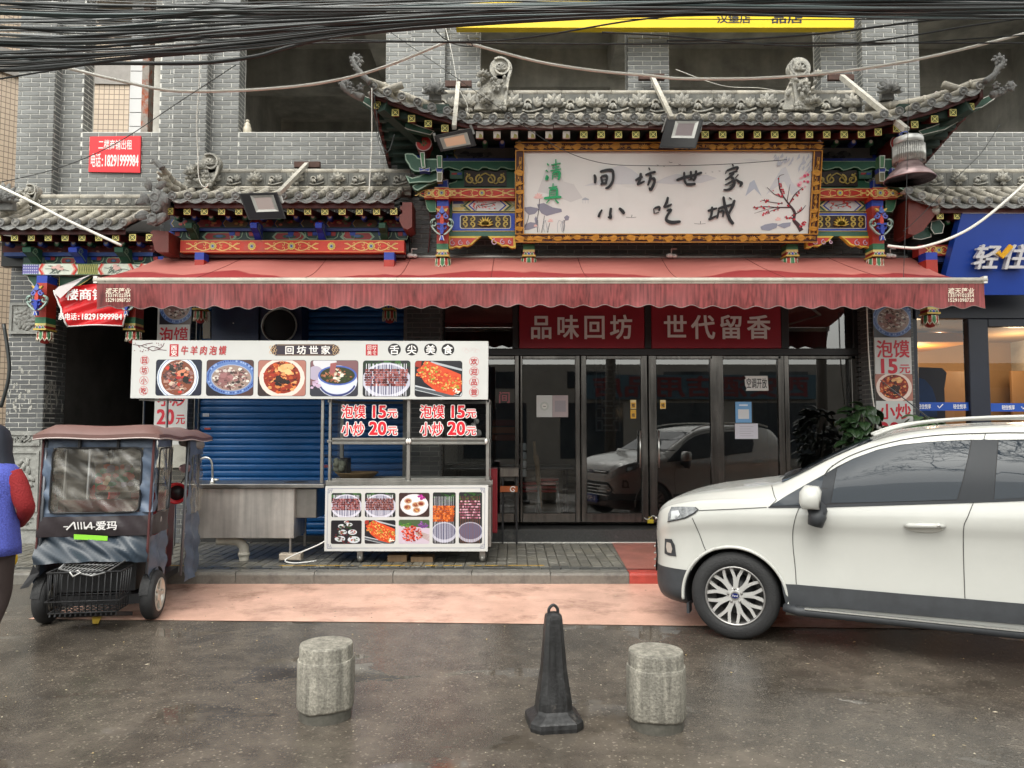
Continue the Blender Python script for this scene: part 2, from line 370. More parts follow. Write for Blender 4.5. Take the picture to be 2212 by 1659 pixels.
# ---------------------------------------------------------------- ground
YK = 7.70; ZP = .12
mb = MB(); mb.add([(-120,-120,0),(120,-120,0),(120,YK+.2,0),(-120,YK+.2,0)], [(0,1,2,3)]); mb.build('road', M_asph, kind='structure')
g0 = [gnd(60,1338), gnd(900,1345.5), gnd(1520,1353), gnd(2212,1362)]
mb = MB(); xs = [q.x for q in g0]; ys = [q.y for q in g0]
P = [(xs[0], ys[0], .004)]+[(x, y, .004) for x, y in zip(xs[1:], ys[1:])]+[(9, ys[-1], .004), (9, YK, .004), (xs[0]+.45, YK, .004)]
mb.add(P, [tuple(range(len(P)))]); mb.build('parking_strip', M_pink, kind='structure')
# pavement slab with pavers laid on it
pv = MB(); pv.box((-60, YK+.16, -.2), (60, 30, ZP-.012)); pvo = pv.build('pavement', mat('paver_bed', (.05,.045,.04), .8), kind='structure')
def paver_mesh(nm, lx, ly, m, r=.006):
    b = MB(); vs = [(-lx/2,-ly/2,-.03),(lx/2,-ly/2,-.03),(lx/2,ly/2,-.03),(-lx/2,ly/2,-.03),(-lx/2,-ly/2,-r),(lx/2,-ly/2,-r),(lx/2,ly/2,-r),(-lx/2,ly/2,-r),
        (-lx/2+r,-ly/2+r,0),(lx/2-r,-ly/2+r,0),(lx/2-r,ly/2-r,0),(-lx/2+r,ly/2-r,0)]
    b.add(vs, [(0,1,5,4),(1,2,6,5),(2,3,7,6),(3,0,4,7),(4,5,9,8),(5,6,10,9),(6,7,11,10),(7,4,8,11),(8,9,10,11)])
    me = bpy.data.meshes.new(nm); me.from_pydata(b.v, [], b.f); me.materials.append(m); return me, b
pm, pb = paver_mesh('paver', .107, .225, M_paver)
rest = MB(); npv = 0; cand = []
for r_ in range(8):
    for i in range(-70, 75):
        x = i*.1135+(.0 if r_ % 2 else .057)*0; y = 8.12+r_*.232
        if y > 9.75: continue
        cand.append((abs(x+.7)+.35*(y-8), x, y))
cand.sort()
for k, (d, x, y) in enumerate(cand):
    z = ZP+R.uniform(-.003, .003)
    if k < 296: link('paver', pm, pvo, loc=(x, y, z), rz=(R.uniform(-.01,.01), R.uniform(-.01,.01), 0))
    elif x > -9: rest.add([(v[0]+x, v[1]+y, v[2]+z) for v in pb.v], pb.f)
rest.build('paver_field', M_paver, pvo, 'stuff')
em, eb = paver_mesh('edge_paver', .196, .093, M_paverd)
for i in range(-26, 14):
    for r_ in range(2): link('edge_paver', em, pvo, loc=(i*.203-.4+.1*r_, 7.905+r_*.098, ZP+R.uniform(-.003,.002)))
mb = MB(); x = -4.6
while x < 1.05:
    l = R.uniform(.12, .5); q = R.uniform(0, .016)
    if R.random() < .78: mb.add([(x, 8.035+q, ZP+.004), (x+l, 8.04+q*.5, ZP+.004), (x+l*.97, 8.075-q*.5, ZP+.004), (x+.01, 8.08-q, ZP+.004)], [(0,1,2,3)])
    x += l+R.uniform(.0, .06)
mb.build('yellow_line', mat('worn_yellow_paint', C(205,160,40), .5, noise=(25,.5), dirt=(9,(.12,.11,.09),.5,.6)), pvo)
# kerb stones
kb = MB(); kb.box((-60, YK+.01, -.1), (60, YK+.16, ZP-.03)); ko = kb.build('kerb', M_kerb, kind='structure')
x = -12.6; k = 0
ks = MB(); lx = .795; prof = [(0,0),(0,ZP-.03),(.008,ZP-.008),(.03,ZP),(.155,ZP),(.155,0)]
ks.add([(0, a, b) for a, b in prof]+[(lx, a, b) for a, b in prof], [tuple(range(6)), tuple(range(6, 12))[::-1]]+[(i, 6+i, 6+(i+1) % 6, (i+1) % 6) for i in range(6)])
km = bpy.data.meshes.new('kerb_stone'); km.from_pydata(ks.v, [], ks.f); km.materials.append(M_kerb)
kr = km.copy(); kr.materials.clear(); kr.materials.append(M_pinkd)
xr = gnd(1360, 1262).x
for i in range(-14, 12):
    x = xr+i*.803
    link('kerb_stone', kr if 0 <= i < 3 else km, ko, loc=(x, YK+R.uniform(-.004,.004), R.uniform(-.003,.001)))
a, b_ = gnd(1312,1156,ZP), gnd(1362,1240,ZP)
mb = MB(); mb.add([(b_.x, YK+.16, ZP+.006), (b_.x+2.2, YK+.16, ZP+.006), (b_.x+2.2, a.y, ZP+.006), (a.x, a.y, ZP+.006)], [(0,1,2,3)])
mb.build('ramp_paint', mat('pink_ramp_paint', C(160,98,86), .3, noise=(3,.3), bump=(120,.5), dirt=(2.5,C(120,80,65),.5,.8)), pvo)

# ---------------------------------------------------------------- brick building: walls
FP, FW, DY = 9.6, 9.75, 9.95
B = thing('brick_building', (0, 10, 0), 'two-storey grey brick building with dark unglazed upper openings and tiled eaves over the shops', 'building')
BR = []     # brick records: plane, a, b, length, height
MW = MB(); MWL = MB()
PXx, PZy = .235, .0615
def bricks(pl, a0, a1, b0, b1, th=.25, back=True):
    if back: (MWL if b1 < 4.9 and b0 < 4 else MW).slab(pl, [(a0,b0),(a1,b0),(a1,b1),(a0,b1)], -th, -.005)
    r_ = int(math.floor(b0/PZy))
    while r_*PZy < b1:
        z0 = max(r_*PZy, b0); z1 = min((r_+1)*PZy-.0095, b1)
        if z1-z0 > .012:
            i = int(math.floor(a0/PXx))-1
            while True:
                x = i*PXx+(PXx/2 if r_ % 2 else 0)+.0; xa = max(x, a0+.002); xb = min(x+PXx-.0095, a1-.002); i += 1
                if x > a1: break
                if xb-xa > .02: BR.append((pl, xa, xb, z0, z1))
        r_ += 1
pF, pW = front(FP), front(FW)
Xf = lambda px, py=250, Y=FP: at(px, py, Y).x
zs = at(650, 285, FW).z; ZT = 8.2
AX0, AX1 = -6.52, -6.04
BX0, BX1 = Xf(372), Xf(445); CX0, CX1 = Xf(887,200), Xf(961,200); DX0, DX1 = Xf(1865,200), Xf(1938,200)
zB = 3.2     # below this the pillars B, C, D are not there (eaves cover the change)
for x0, x1, z0 in ((AX0, AX1, 1.55), (BX0, BX1, 4.0), (CX0, CX1, 4.6), (DX0, DX1, 4.6)): bricks(pF, x0, x1, z0, ZT)
def side(x, y0, y1, z0, z1, toright=True, back=False):
    pl = Pl((x, 0, 0), (0,1,0) if toright else (0,-1,0))      # normal +x for toright
    a0, a1 = (y0, y1) if toright else (-y1, -y0)
    bricks(pl, a0, a1, z0, z1, .1, back)
for x, r_, z0 in ((AX1, True, 4.2), (BX1, True, 4.2), (CX1, True, 4.8), (DX0, False, 4.8)): side(x, FP, FW, z0, ZT, r_)
Wx = lambda px, py=200: at(px, py, FW).x
strips = [(AX1, Wx(181), 3.9), (Wx(345), BX0, 3.9), (BX1, Wx(516), 3.9), (Wx(833), CX0, 3.9), (CX1, Wx(1037), 3.9), (Wx(1357), Wx(1446), 3.9), (Wx(1775), DX0, 3.9), (DX1, Wx(1988), 3.9)]
for x0, x1, z0 in strips: bricks(pW, x0, x1, z0, ZT)
wins = [(Wx(181), Wx(345)), (Wx(516), Wx(833)), (Wx(1037), Wx(1357)), (Wx(1446), Wx(1775)), (Wx(1988), Wx(1988)+1.9)]
for i, (x0, x1) in enumerate(wins):
    bricks(pW, x0, x1, 3.9 if i in (0, 1, 4) else 5.0, zs)
    bricks(pW, x0, x1, 7.75, ZT)
    if x1 < 0: side(x0, FW, FW+.22, zs, 7.75, True)       # reveals seen from the middle of the street
    else: side(x1, FW, FW+.22, zs, 7.75, False)
side(wins[2][1], FW, FW+.05, zs, 7.75, False)
xE = wins[4][1]; bricks(pW, xE, xE+1.5, 2.9, ZT); bricks(pF, xE+.3, xE+.75, 3, ZT)
# ground-floor piers
bricks(pF, AX0+.0, AX1, 1.55, 1.551)
side(AX1, FP, 10.06, ZP, 4.2, True, True)
PA = (-4.60, -4.16); PC = (-1.36, -.93); PD = (4.63, 5.2)
for x0, x1 in (PA, PC, PD): bricks(pF, x0, x1, ZP, 4.7)
side(PC[1], FP, DY+.02, ZP, 4.0, True); side(PA[1], FP, FW, ZP, 4.0, True); side(PD[0], FP, DY+.02, ZP, 4.0, False); side(PC[0], FP, FW, ZP, 4.0, False)
bricks(front(9.7), PC[1], PD[0], 3.45, 4.75); bricks(pW, PD[1], 8.2, 3.6, 4.4); bricks(pW, CX0, DX1, 4.7, 5.05)
bricks(pW, PA[1], PC[0], 3.3, 4.2)
BR.sort(key=lambda q: ((q[0].w((q[1]+q[2])/2, (q[3]+q[4])/2)-Vector((-1.2, 5.5, 4.9))).length) + (0 if (q[2]-q[1]) > .2 and (q[4]-q[3]) > .045 and q[0].n.y < -.5 else 50) + (0 if q[3] > 4.5 or q[1] > 9 else 20))
BD = .007; bm_ = MB(); L_, H_ = PXx-.0095, PZy-.0095; c_ = .0025
def brickv(pl, a0, a1, b0, b1, mb):
    vs = [pl.w(*q) for q in ((a0,b0,-.004),(a1,b0,-.004),(a1,b1,-.004),(a0,b1,-.004),(a0+c_,b0+c_,.002),(a1-c_,b0+c_,.002),(a1-c_,b1-c_,.002),(a0+c_,b1-c_,.002))]
    mb.add(vs, [(0,1,5,4),(1,2,6,5),(2,3,7,6),(3,0,4,7),(4,5,6,7)])
brickv(pF.__class__((0,0,0)), 0, L_, 0, H_, bm_)
bme = bpy.data.meshes.new('brick'); bme.from_pydata(bm_.v, [], bm_.f); bme.materials.append(M_brick)
rest = MB(); restl = MB(); nb = 0
M_brickl = mat('dark_shaded_brick', (.10,.103,.105), .42, isl=.2, noise=(5,.25), bump=(60,.15))  # darker, glossier lower bricks, with the street-level shade also in their colour
for pl, a0, a1, b0, b1 in BR:
    if nb < 298 and b0 > 4.3 and a1-a0 > .2 and b1-b0 > .045 and pl.n.y < -.5:
        link('brick', bme, B, loc=pl.w(a0, b0)); nb += 1
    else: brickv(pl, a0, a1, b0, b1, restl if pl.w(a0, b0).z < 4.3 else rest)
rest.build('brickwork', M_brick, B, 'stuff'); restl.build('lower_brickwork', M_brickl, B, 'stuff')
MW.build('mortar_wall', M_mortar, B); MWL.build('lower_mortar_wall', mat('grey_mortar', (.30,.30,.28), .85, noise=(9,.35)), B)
# upper floor inside: slab, beams, back wall, columns; seen dark through the openings
mb = MB()
mb.box((-6.5, FW+.26, zs-1.9), (8.5, 15, zs-1.7)); mb.box((-3.3, FW+.26, 7.95), (8.5, 19, 8.1)); mb.box((-6.5, FW+.26, 7.95), (-3.3, 15.2, 8.1)); 
for x in (-2.2, 1.6, 5.4): mb.box((x, FW+.3, 7.45), (x+.35, 15, 7.95))
mb.box((-4.9, 12.2, 7.3), (8.5, 12.55, 7.95)); mb.box((-4.9, 10.6, 7.35), (-2.4, 10.9, 7.95))
for x in (-2.15, 1.65, 5.45): mb.box((x, 12.2, zs-1.7), (x+.35, 12.5, 7.3))
mb.box((8.4, FW+.2, 0), (8.6, 15, 8.2)); mb.box((-4.95, FW+.3, zs-1.7), (-4.75, 15, 8.0))
mb.box((-6.2, 15.21, zs-1.9), (-2.9, 15.35, 9.2)); mb.build('upper_floor_shell', M_conc, B)
mb = MB(); mb.box((-6.5, FP-.02, ZT), (9.5, 15, ZT+.3)); mb.build('roof_slab', M_conc, B)
# pale tiled window edge and peeling jamb in the leftmost opening
mb = MB()
xt0, xt1 = at(281,240,10.3).x, at(308,240,10.3).x
for k in range(11):
    z = zs-.1+k*.2; mb.box((xt0, 10.28, z), (xt1, 10.5, z+.188))
mb.build('jamb_tiles', mat('white_glazed_tile', (.62,.62,.62), .25), B)
mb = MB(); mb.box((xt1+.005, 10.25, zs-.3), (xt1+.10, 10.5, 7.6)); mb.build('rusty_jamb', mat('rusty_jamb', (.30,.27,.24), .8, dirt=(7,C(150,75,45),.5,.62), noise=(9,.4)), B)
# carved stone plinth of the left pillar
ST = MB(); ST.box((AX0-.02, FP-.03, ZP), (AX1+.02, FP+.3, 1.55)); sto = ST.build('stone_plinth', M_stone, B)
pS = front(FP-.03)
def relief(pl, x0, z0, x1, z1, frame=.035):
    m_ = MB()
    for q in (((x0,z0),(x1,z0),(x1-frame,z0+frame),(x0+frame,z0+frame)), ((x1,z0),(x1,z1),(x1-frame,z1-frame),(x1-frame,z0+frame)), ((x1,z1),(x0,z1),(x0+frame,z1-frame),(x1-frame,z1-frame)), ((x0,z1),(x0,z0),(x0+frame,z0+frame),(x0+frame,z1-frame))):
        m_.slab(pl, list(q), 0, .018)
    cx, cz = (x0+x1)/2, (z0+z1)/2; W, H = (x1-x0-2*frame)/2, (z1-z0-2*frame)/2
    for k in range(26):
        t = k*2.4; rr = math.sqrt(k/26); px_, pz_ = cx+W*.8*rr*math.cos(t), cz+H*.8*rr*math.sin(t)
        Mx = Matrix.Rotation(t+.6, 3, 'Y'); m_.ell(pl.w(px_, pz_, .004), min(W,H)*.34, .02, min(W,H)*.15, Mx, 8, 4)
    for k in range(3):
        s_ = [(cx+W*.8*math.sin(k*2+q*.5)*q/6, cz-H*.8+H*1.6*q/6) for q in range(7)]; m_.stroke(pl, s_, .02, 0, .014)
    return m_
relief(pS, AX0+.02, .95, AX1-.02, 1.50).build('carved_panel', M_stone, sto) if False else None
for z0, z1 in ((1.36,1.53), (.52,1.30), (.30,.48)):
    relief(pS, AX0+.02, z0, AX1-.0, z1).build('carved_panel', M_stone, sto)
zq0, zq1 = at(50,722,FP).z, at(50,655,FP).z
q = MB(); q.box((AX0+.03, FP-.03, zq0), (AX1-.02, FP, zq1)); qo = q.build('flower_carving', M_stone, B)
relief(pS, AX0+.03, zq0, AX1-.02, zq1).build('carved_panel', M_stone, qo)
# scraped old paper marks on the left pillar
mb = MB()
for k in range(34):
    px_ = R.uniform(15, 70); py_ = R.choice([830, 845, 850, 870, 885, 800, 900])+R.uniform(-8, 8); a = pF.px(px_, py_)
    n = 7; mb.sheet(pF, [(a[0]+R.uniform(.004,.018)*math.cos(6.28*i/n), a[1]+R.uniform(.006,.05)*math.sin(6.28*i/n)) for i in range(n)], .0045+k*3e-5)
pSd = Pl((AX1, 0, 0), (0,1,0))
for k in range(22):
    a = (FP+R.uniform(.05,.4), R.uniform(1.75, 2.2)); n = 8; mb.sheet(pSd, [(a[0]+R.uniform(.008,.025)*math.cos(6.28*i/n), a[1]+R.uniform(.02,.09)*math.sin(6.28*i/n)) for i in range(n)], .0045+k*3e-5)
mb.build('paper_scraps', mat('old_paper', (.42,.41,.37), .8, noise=(30,.5)), B, 'stuff')

# ground floor recesses: alley on the left, doors' step, inner rooms
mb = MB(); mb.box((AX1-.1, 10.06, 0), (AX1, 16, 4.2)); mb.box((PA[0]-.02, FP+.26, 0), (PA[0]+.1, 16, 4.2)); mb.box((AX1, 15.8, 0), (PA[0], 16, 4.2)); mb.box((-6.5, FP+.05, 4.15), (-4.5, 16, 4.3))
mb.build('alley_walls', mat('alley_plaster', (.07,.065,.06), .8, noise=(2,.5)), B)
mb = MB(); mb.box((PC[1], 9.62, ZP-.05), (PD[0], 10.1, .285)); mb.box((PA[1], FW-.05, ZP-.05), (PC[0], FW+.2, .20)); st_ = mb.build('door_step', M_granite, B)
mb = MB(); mb.box((PC[1], 9.605, ZP), (PD[0], 9.625, ZP+.014)); mb.build('sealant_strip', mat('pale_sealant', (.6,.59,.55), .6, noise=(12,.3)), B)
mb = MB()
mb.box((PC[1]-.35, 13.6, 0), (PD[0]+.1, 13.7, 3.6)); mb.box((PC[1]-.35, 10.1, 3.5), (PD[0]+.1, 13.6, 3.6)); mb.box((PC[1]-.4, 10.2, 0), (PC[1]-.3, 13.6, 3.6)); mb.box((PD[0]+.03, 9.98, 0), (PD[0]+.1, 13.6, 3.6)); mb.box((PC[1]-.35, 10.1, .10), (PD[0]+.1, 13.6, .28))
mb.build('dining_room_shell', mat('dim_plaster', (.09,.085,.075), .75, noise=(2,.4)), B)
# ---------------------------------------------------------------- roofs
def petal(mb, pl, cx, cy, ang, L, W, h=.03, tilt=.35):
    """raised petal lying in plane pl, root at cx,cy"""
    a = math.radians(ang); ca, sa = math.cos(a), math.sin(a); n = 6; vs = []
    for i in range(n+1):
        t = i/n; w_ = W/2*math.sin(math.pi*min(1, t*.93+.07))**.7*(1 if t < .98 else .25); up = h*(.3+tilt*math.sin(t*2.6)); l = L*t
        for s_, hh in ((-1, -.6), (-.5, .35), (0, .1), (.5, .35), (1, -.6)):
            x = cx+ca*l-sa*w_*s_; y = cy+sa*l+ca*w_*s_; vs.append(pl.w(x, y, up+h*.45*hh+h*.2))
    fs = [(i*5+j, (i+1)*5+j, (i+1)*5+j+1, i*5+j+1) for i in range(n) for j in range(4)]
    if pl.n.y < 0: pass
    mb.add(vs, fs, smooth=True)
def lotus(mb, pl, cx, cy, s, h=.03):
    for a in (90, 62, 118, 35, 145, 12, 168): petal(mb, pl, cx, cy-.1*s, a, .52*s if abs(a-90) < 40 else .48*s, .2*s, h)
    for a in (75, 105, 45, 135, 20, 160): petal(mb, pl, cx, cy-.12*s, a, .33*s, .16*s, h*1.9)
    for a in (-90, -60, -120): petal(mb, pl, cx, cy-.1*s, a, .26*s, .15*s, h)
    mb.ell(pl.w(cx, cy-.05*s, h*1.4), .07*s, .05*s, .07*s, None, 8, 5)
def scroll(mb, pl, cx, cy, s, h=.03, mir=1):
    for a, l in ((80, .4), (55, .42), (105, .36), (35, .34)): petal(mb, pl, cx+.12*s*mir, cy-.12*s, 90+(a-90)*mir, l*s, .17*s, h)
    P = [(cx-.42*s*mir, cy-.28*s), (cx-.2*s*mir, cy-.34*s), (cx+.1*s*mir, cy-.3*s), (cx+.4*s*mir, cy-.2*s)]
    mb.stroke(pl, spl(P, 4), .05*s, 0, h*.8)
    P = [(cx-.22*s*mir+.16*s*math.cos(q*.7)*(1-q*.07), cy-.02*s+.17*s*math.sin(q*.7)*(1-q*.07)) for q in range(9)]
    mb.stroke(pl, P, .07*s, 0, h)
    for a in (-100, -60, -130): petal(mb, pl, cx-.2*s*mir, cy, a, .28*s, .14*s, h*1.2)
def flower5(mb, pl, cx, cy, s, h=.02):
    for k in range(5): petal(mb, pl, cx, cy, 90+72*k, .3*s, .24*s, h)
    mb.ell(pl.w(cx, cy, h*1.3), .06*s, .05*s, .06*s, None, 6, 4)
def panel_mesh(kind, w_, h_):
    pl = Pl((0,0,0)); mb = MB(); mb.slab(pl, [(.002,0),(w_-.002,0),(w_-.002,h_),(.002,h_)], -.07, 0)
    mb.slab(pl, [(.012,.012),(w_-.012,.012),(w_-.012,.03),(.012,.03)], 0, .01)
    if kind == 'lotus': lotus(mb, pl, w_/2, h_*.5, h_*1.35, .045)
    elif kind == 'scroll': scroll(mb, pl, w_/2, h_*.5, h_*1.25, .045)
    else: flower5(mb, pl, w_*.3, h_*.5, h_*1.2); [petal(mb, pl, w_*.95-.0, h_*.35, 130+18*k, .55*h_, .16*h_, .02) for k in range(3)]; mb.stroke(pl, spl([(w_*.45,h_*.3),(w_*.6,h_*.2),(w_*.8,h_*.35)],3), .014, 0, .014)
    me = bpy.data.meshes.new('ridge_panel'); me.from_pydata(mb.v, [], mb.f); me.polygons.foreach_set('use_smooth', mb.sm); me.materials.append(mat('ridge_back', (.13,.13,.12), .8, isl=.15, dirt=(5,(.26,.25,.21),.5,.75))); me.materials.append(M_relief); me.polygons.foreach_set('material_index', [0 if i < 12 else 1 for i in range(len(mb.f))]); return me
# eave parts shared between the roofs
dm = MB(); dm.lathe((0,0,0), [(.048,0),(.052,.006),(.05,.016),(.04,.018),(.037,.010),(.024,.010),(.022,.016),(.010,.016),(.008,.02),(0,.021)], 16, (0,-1,0))
disc_me = bpy.data.meshes.new('tile_disc'); disc_me.from_pydata(dm.v, [], dm.f); disc_me.materials.append(M_tiled); disc_me.polygons.foreach_set('use_smooth', dm.sm)
def drip_mesh(w_):
    m_ = MB()
    for k, (dz, dy) in enumerate(((0,0),(-.012,-.010),(-.024,-.018),(-.035,-.026))):
        for i in range(8):
            t0, t1 = i/8, (i+1)/8; f = lambda t: -.035*math.sin(math.pi*t)-.004
            x0, x1 = (t0-.5)*w_, (t1-.5)*w_
            m_.add([(x0,dy,f(t0)+dz),(x1,dy,f(t1)+dz),(x1,dy+.002,f(t1)+dz+.012),(x0,dy+.002,f(t0)+dz+.012),(x0,dy+.12,f(t0)+dz+.05),(x1,dy+.12,f(t1)+dz+.05),(x0,dy+.12,f(t0)+dz+.038),(x1,dy+.12,f(t1)+dz+.038)],
                  [(0,1,2,3),(3,2,5,4),(0,6,7,1)])
    me = bpy.data.meshes.new('drip_tile'); me.from_pydata(m_.v, [], m_.f); me.materials.append(M_tiled); return me
def square_end(peel=False):
    pl = Pl((0,0,0)); m_ = MB(); s = .041; Yc = C(235,225,130); K = C(55,60,25)
    m_.slab(pl, [(-s,-s),(s,-s),(s,s),(-s,s)], -.03, 0, col=C(120,45,38) if not peel else C(200,190,180))
    if not peel:
        m_.sheet(pl, [(-s,-s),(s,-s),(s,s),(-s,s)], .0006, col=Yc); m_.sheet(pl, [(-s*.8,-s*.8),(s*.8,-s*.8),(s*.8,s*.8),(-s*.8,s*.8)], .0012, col=K)
        for a in (45,135,225,315): m_.stroke(pl, [(0,0),(1.08*s*math.cos(math.radians(a)),1.08*s*math.sin(math.radians(a)))], .009, .0018+a*1e-6, col=Yc)
        for a in (0,90,180,270): m_.sheet(pl, circ(.48*s*math.cos(math.radians(a)), .48*s*math.sin(math.radians(a)), .2*s, .2*s, 8), .0024, col=C(130,135,55))
        m_.sheet(pl, circ(0,0,.26*s,.26*s,8), .003, col=Yc)
    else:
        m_.sheet(pl, [(-s,-s),(s,-s),(s*.9,s),(-s*.95,s*.9)], .0006, col=C(205,195,185)); m_.sheet(pl, [(-s*.3,-s),(s*.9,-s),(s*.7,-.1*s),(0,.3*s)], .0012, col=C(150,140,70))
    me = bpy.data.meshes.new('rafter_end'); me.from_pydata(m_.v, [], m_.f); me.materials.append(M_paint)
    a_ = me.color_attributes.new('Col', 'FLOAT_COLOR', 'CORNER'); d = []
    for f, c in zip(m_.f, m_.c): d += [*c, 1.0]*len(f)
    a_.data.foreach_set('color', d); return me
def round_end(col):
    pl = Pl((0,0,0)); m_ = MB(); m_.lathe((0,0,0), [(.036,-.09),(.036,0),(0,.001)], 12, (0,-1,0), col=(col[0]*.3,col[1]*.3,col[2]*.3))  # shank coloured dark to stand for the shade under the eave
    m_.sheet(pl, circ(0,0,.034,.034,14), .002, col=col); m_.sheet(pl, circ(0,.006,.026,.026,12), .003, col=C(120,150,200) if col[2] > col[1] else C(110,160,120)); m_.sheet(pl, circ(0,.012,.021,.021,12), .004, col=C(240,228,220))
    me = bpy.data.meshes.new('rafter_tip'); me.from_pydata(m_.v, [], m_.f); me.materials.append(M_paint)
    a_ = me.color_attributes.new('Col', 'FLOAT_COLOR', 'CORNER'); d = []
    for f, c in zip(m_.f, m_.c): d += [*c, 1.0]*len(f)
    a_.data.foreach_set('color', d); return me
SQ, SQP, RB, RG = square_end(), square_end(True), round_end(C(35,60,170)), round_end(C(30,95,60))

def interp(P, x):
    if x <= P[0][0]: return P[0][1]
    for a, b in zip(P, P[1:]):
        if x <= b[0]: return a[1]+(b[1]-a[1])*(x-a[0])/(b[0]-a[0])
    return P[-1][1]
def roof(name_parent, discs, Ye, Yr, zr, hipL=None, hipR=None, lowdrop=.0):
    """discs: pixel places of the round tile ends; tile rows run up from there to the ridge line (Yr, zr). hipL/hipR: x of ridge end where a corner hip starts"""
    E = [at(x, y, Ye) for x, y in discs]; deck = MB(); prof = [(p.x, p.z) for p in E]
    ro = None
    top = []
    for p in E:
        f = 1.0
        if hipL is not None and p.x < hipL: f = max(.04, (p.x-E[0].x+.05)/(hipL-E[0].x+.05))
        if hipR is not None and p.x > hipR: f = min(f, max(.04, (E[-1].x+.05-p.x)/(E[-1].x+.05-hipR)))
        top.append(Vector((p.x, Ye+.05+(Yr-Ye-.05)*f, p.z+.05+(zr-p.z-.05)*f)))
    for i in range(len(E)-1):
        a, b, c, d = E[i]+Vector((0,.02,-.05)), E[i+1]+Vector((0,.02,-.05)), top[i+1]-Vector((0,0,.05)), top[i]-Vector((0,0,.05))
        deck.add([a,b,c,d], [(0,1,2,3)]); deck.add([a-Vector((0,0,.03)),b-Vector((0,0,.03)),c-Vector((0,0,.06)),d-Vector((0,0,.06))], [(3,2,1,0)]); deck.add([a,b,b-Vector((0,0,.03)),a-Vector((0,0,.03))], [(3,2,1,0)])
    ro = deck.build('tiled_roof', M_tiled, name_parent)
    sp_ = (E[-1]-E[0]).length/(len(E)-1); dr = drip_mesh(sp_*1.0)
    for i, p in enumerate(E):
        m_ = MB(); L = (top[i]-p).length; nseg = max(1, round(L/.22)); q = []
        d = top[i]-p
        for k in range(nseg):
            a, b = p+d*(k/nseg), p+d*((k+1)/nseg-.004)
            sag = Vector((0,0,-.02*math.sin(math.pi*(k/nseg)))); m_.tube([a+sag, b+Vector((0,0,-.02*math.sin(math.pi*((k+1)/nseg))))], [.046, .042], 10)
        if R.random() < .5: m_.ell(p+Vector((0,.07,.055)), .022, .022, .018, None, 7, 4)
        m_.build('cover_tile', M_tile, ro)
        link('tile_disc', disc_me, ro, loc=p+Vector((0,-.004,0)), rz=(R.uniform(-.05,.1), R.uniform(-.04,.04), R.uniform(-.06,.06)))
        if i < len(E)-1:
            sl_ = math.atan2(E[i+1].z-p.z, E[i+1].x-p.x); link('drip_tile', dr, ro, loc=(p+E[i+1])/2+Vector((0,.005,-.022)), rz=(R.uniform(-.03,.03), -sl_, 0))
    return ro, E
def fascia(parent, E, y, dz0, dz1, m=M_redwood, name='fascia_board', th=.03):
    m_ = MB()
    for a, b in zip(E, E[1:]):
        m_.add([(a.x,y,a.z+dz0),(b.x,y,b.z+dz0),(b.x,y,b.z+dz1),(a.x,y,a.z+dz1),(a.x,y+th,a.z+dz0),(b.x,y+th,b.z+dz0),(b.x,y+th,b.z+dz1),(a.x,y+th,a.z+dz1)], [(3,2,1,0),(0,1,5,4),(7,6,2,3)][0:3])
    return m_.build(name, m, parent)
def rafters(parent, sq, rd, Ys, Yr_, Yw, peel=(), rise=.28):
    Ys -= .04
    rm = MB()
    for i, (x, y) in enumerate(sq):
        p = at(x, y, Ys); rm.bar(p+Vector((0,.034,0)), (p.x, Yw, p.z+rise), .07, .07)
        link('rafter_end', SQP if i in peel else SQ, parent, loc=p, rz=(R.uniform(-.02,.02), 0, 0))
    rm.build('rafters', M_redwood, parent)
    for i, (x, y) in enumerate(rd):
        p = at(x, y, Yr_); link('rafter_tip', RB if i % 2 else RG, parent, loc=p)
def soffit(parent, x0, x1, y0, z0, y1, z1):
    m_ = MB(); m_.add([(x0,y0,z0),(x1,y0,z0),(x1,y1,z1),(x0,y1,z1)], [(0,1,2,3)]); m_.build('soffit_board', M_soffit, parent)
def ridge(parent, x0, x1, Y, y_top, y_bot, pitch, kinds, cap=True, xoff=0):
    """row of carved panels along the ridge with a cap roll and a foot roll"""
    z1 = at(1106, y_top, Y).z; z0 = at(1106, y_bot, Y).z; n = max(1, round((x1-x0)/pitch)); w_ = (x1-x0)/n
    mes = {k: panel_mesh(k, w_, z1-z0) for k in set(kinds)}
    for i in range(n): link('ridge_panel', mes[kinds[i % len(kinds)]], parent, loc=(x0+i*w_, Y, z0))
    m_ = MB(); n2 = max(1, round((x1-x0)/.32)); q = (x1-x0)/n2
    for i in range(n2): m_.tube([(x0+i*q, Y+.03, z1+.02), (x0+(i+1)*q-.005, Y+.03, z1+.02)], .038, 10)
    m_.build('ridge_cap', M_tile, parent)
    m_ = MB(); m_.tube([(x0, Y+.0, z0-.02), (x1, Y+.0, z0-.02)], .022, 8); m_.tube([(x0, Y-.01, z0-.055), (x1, Y-.01, z0-.055)], .018, 8); m_.box((x0, Y+.0, z0-.12), (x1, Y+.1, z0)); m_.build('ridge_foot', M_tile, parent)
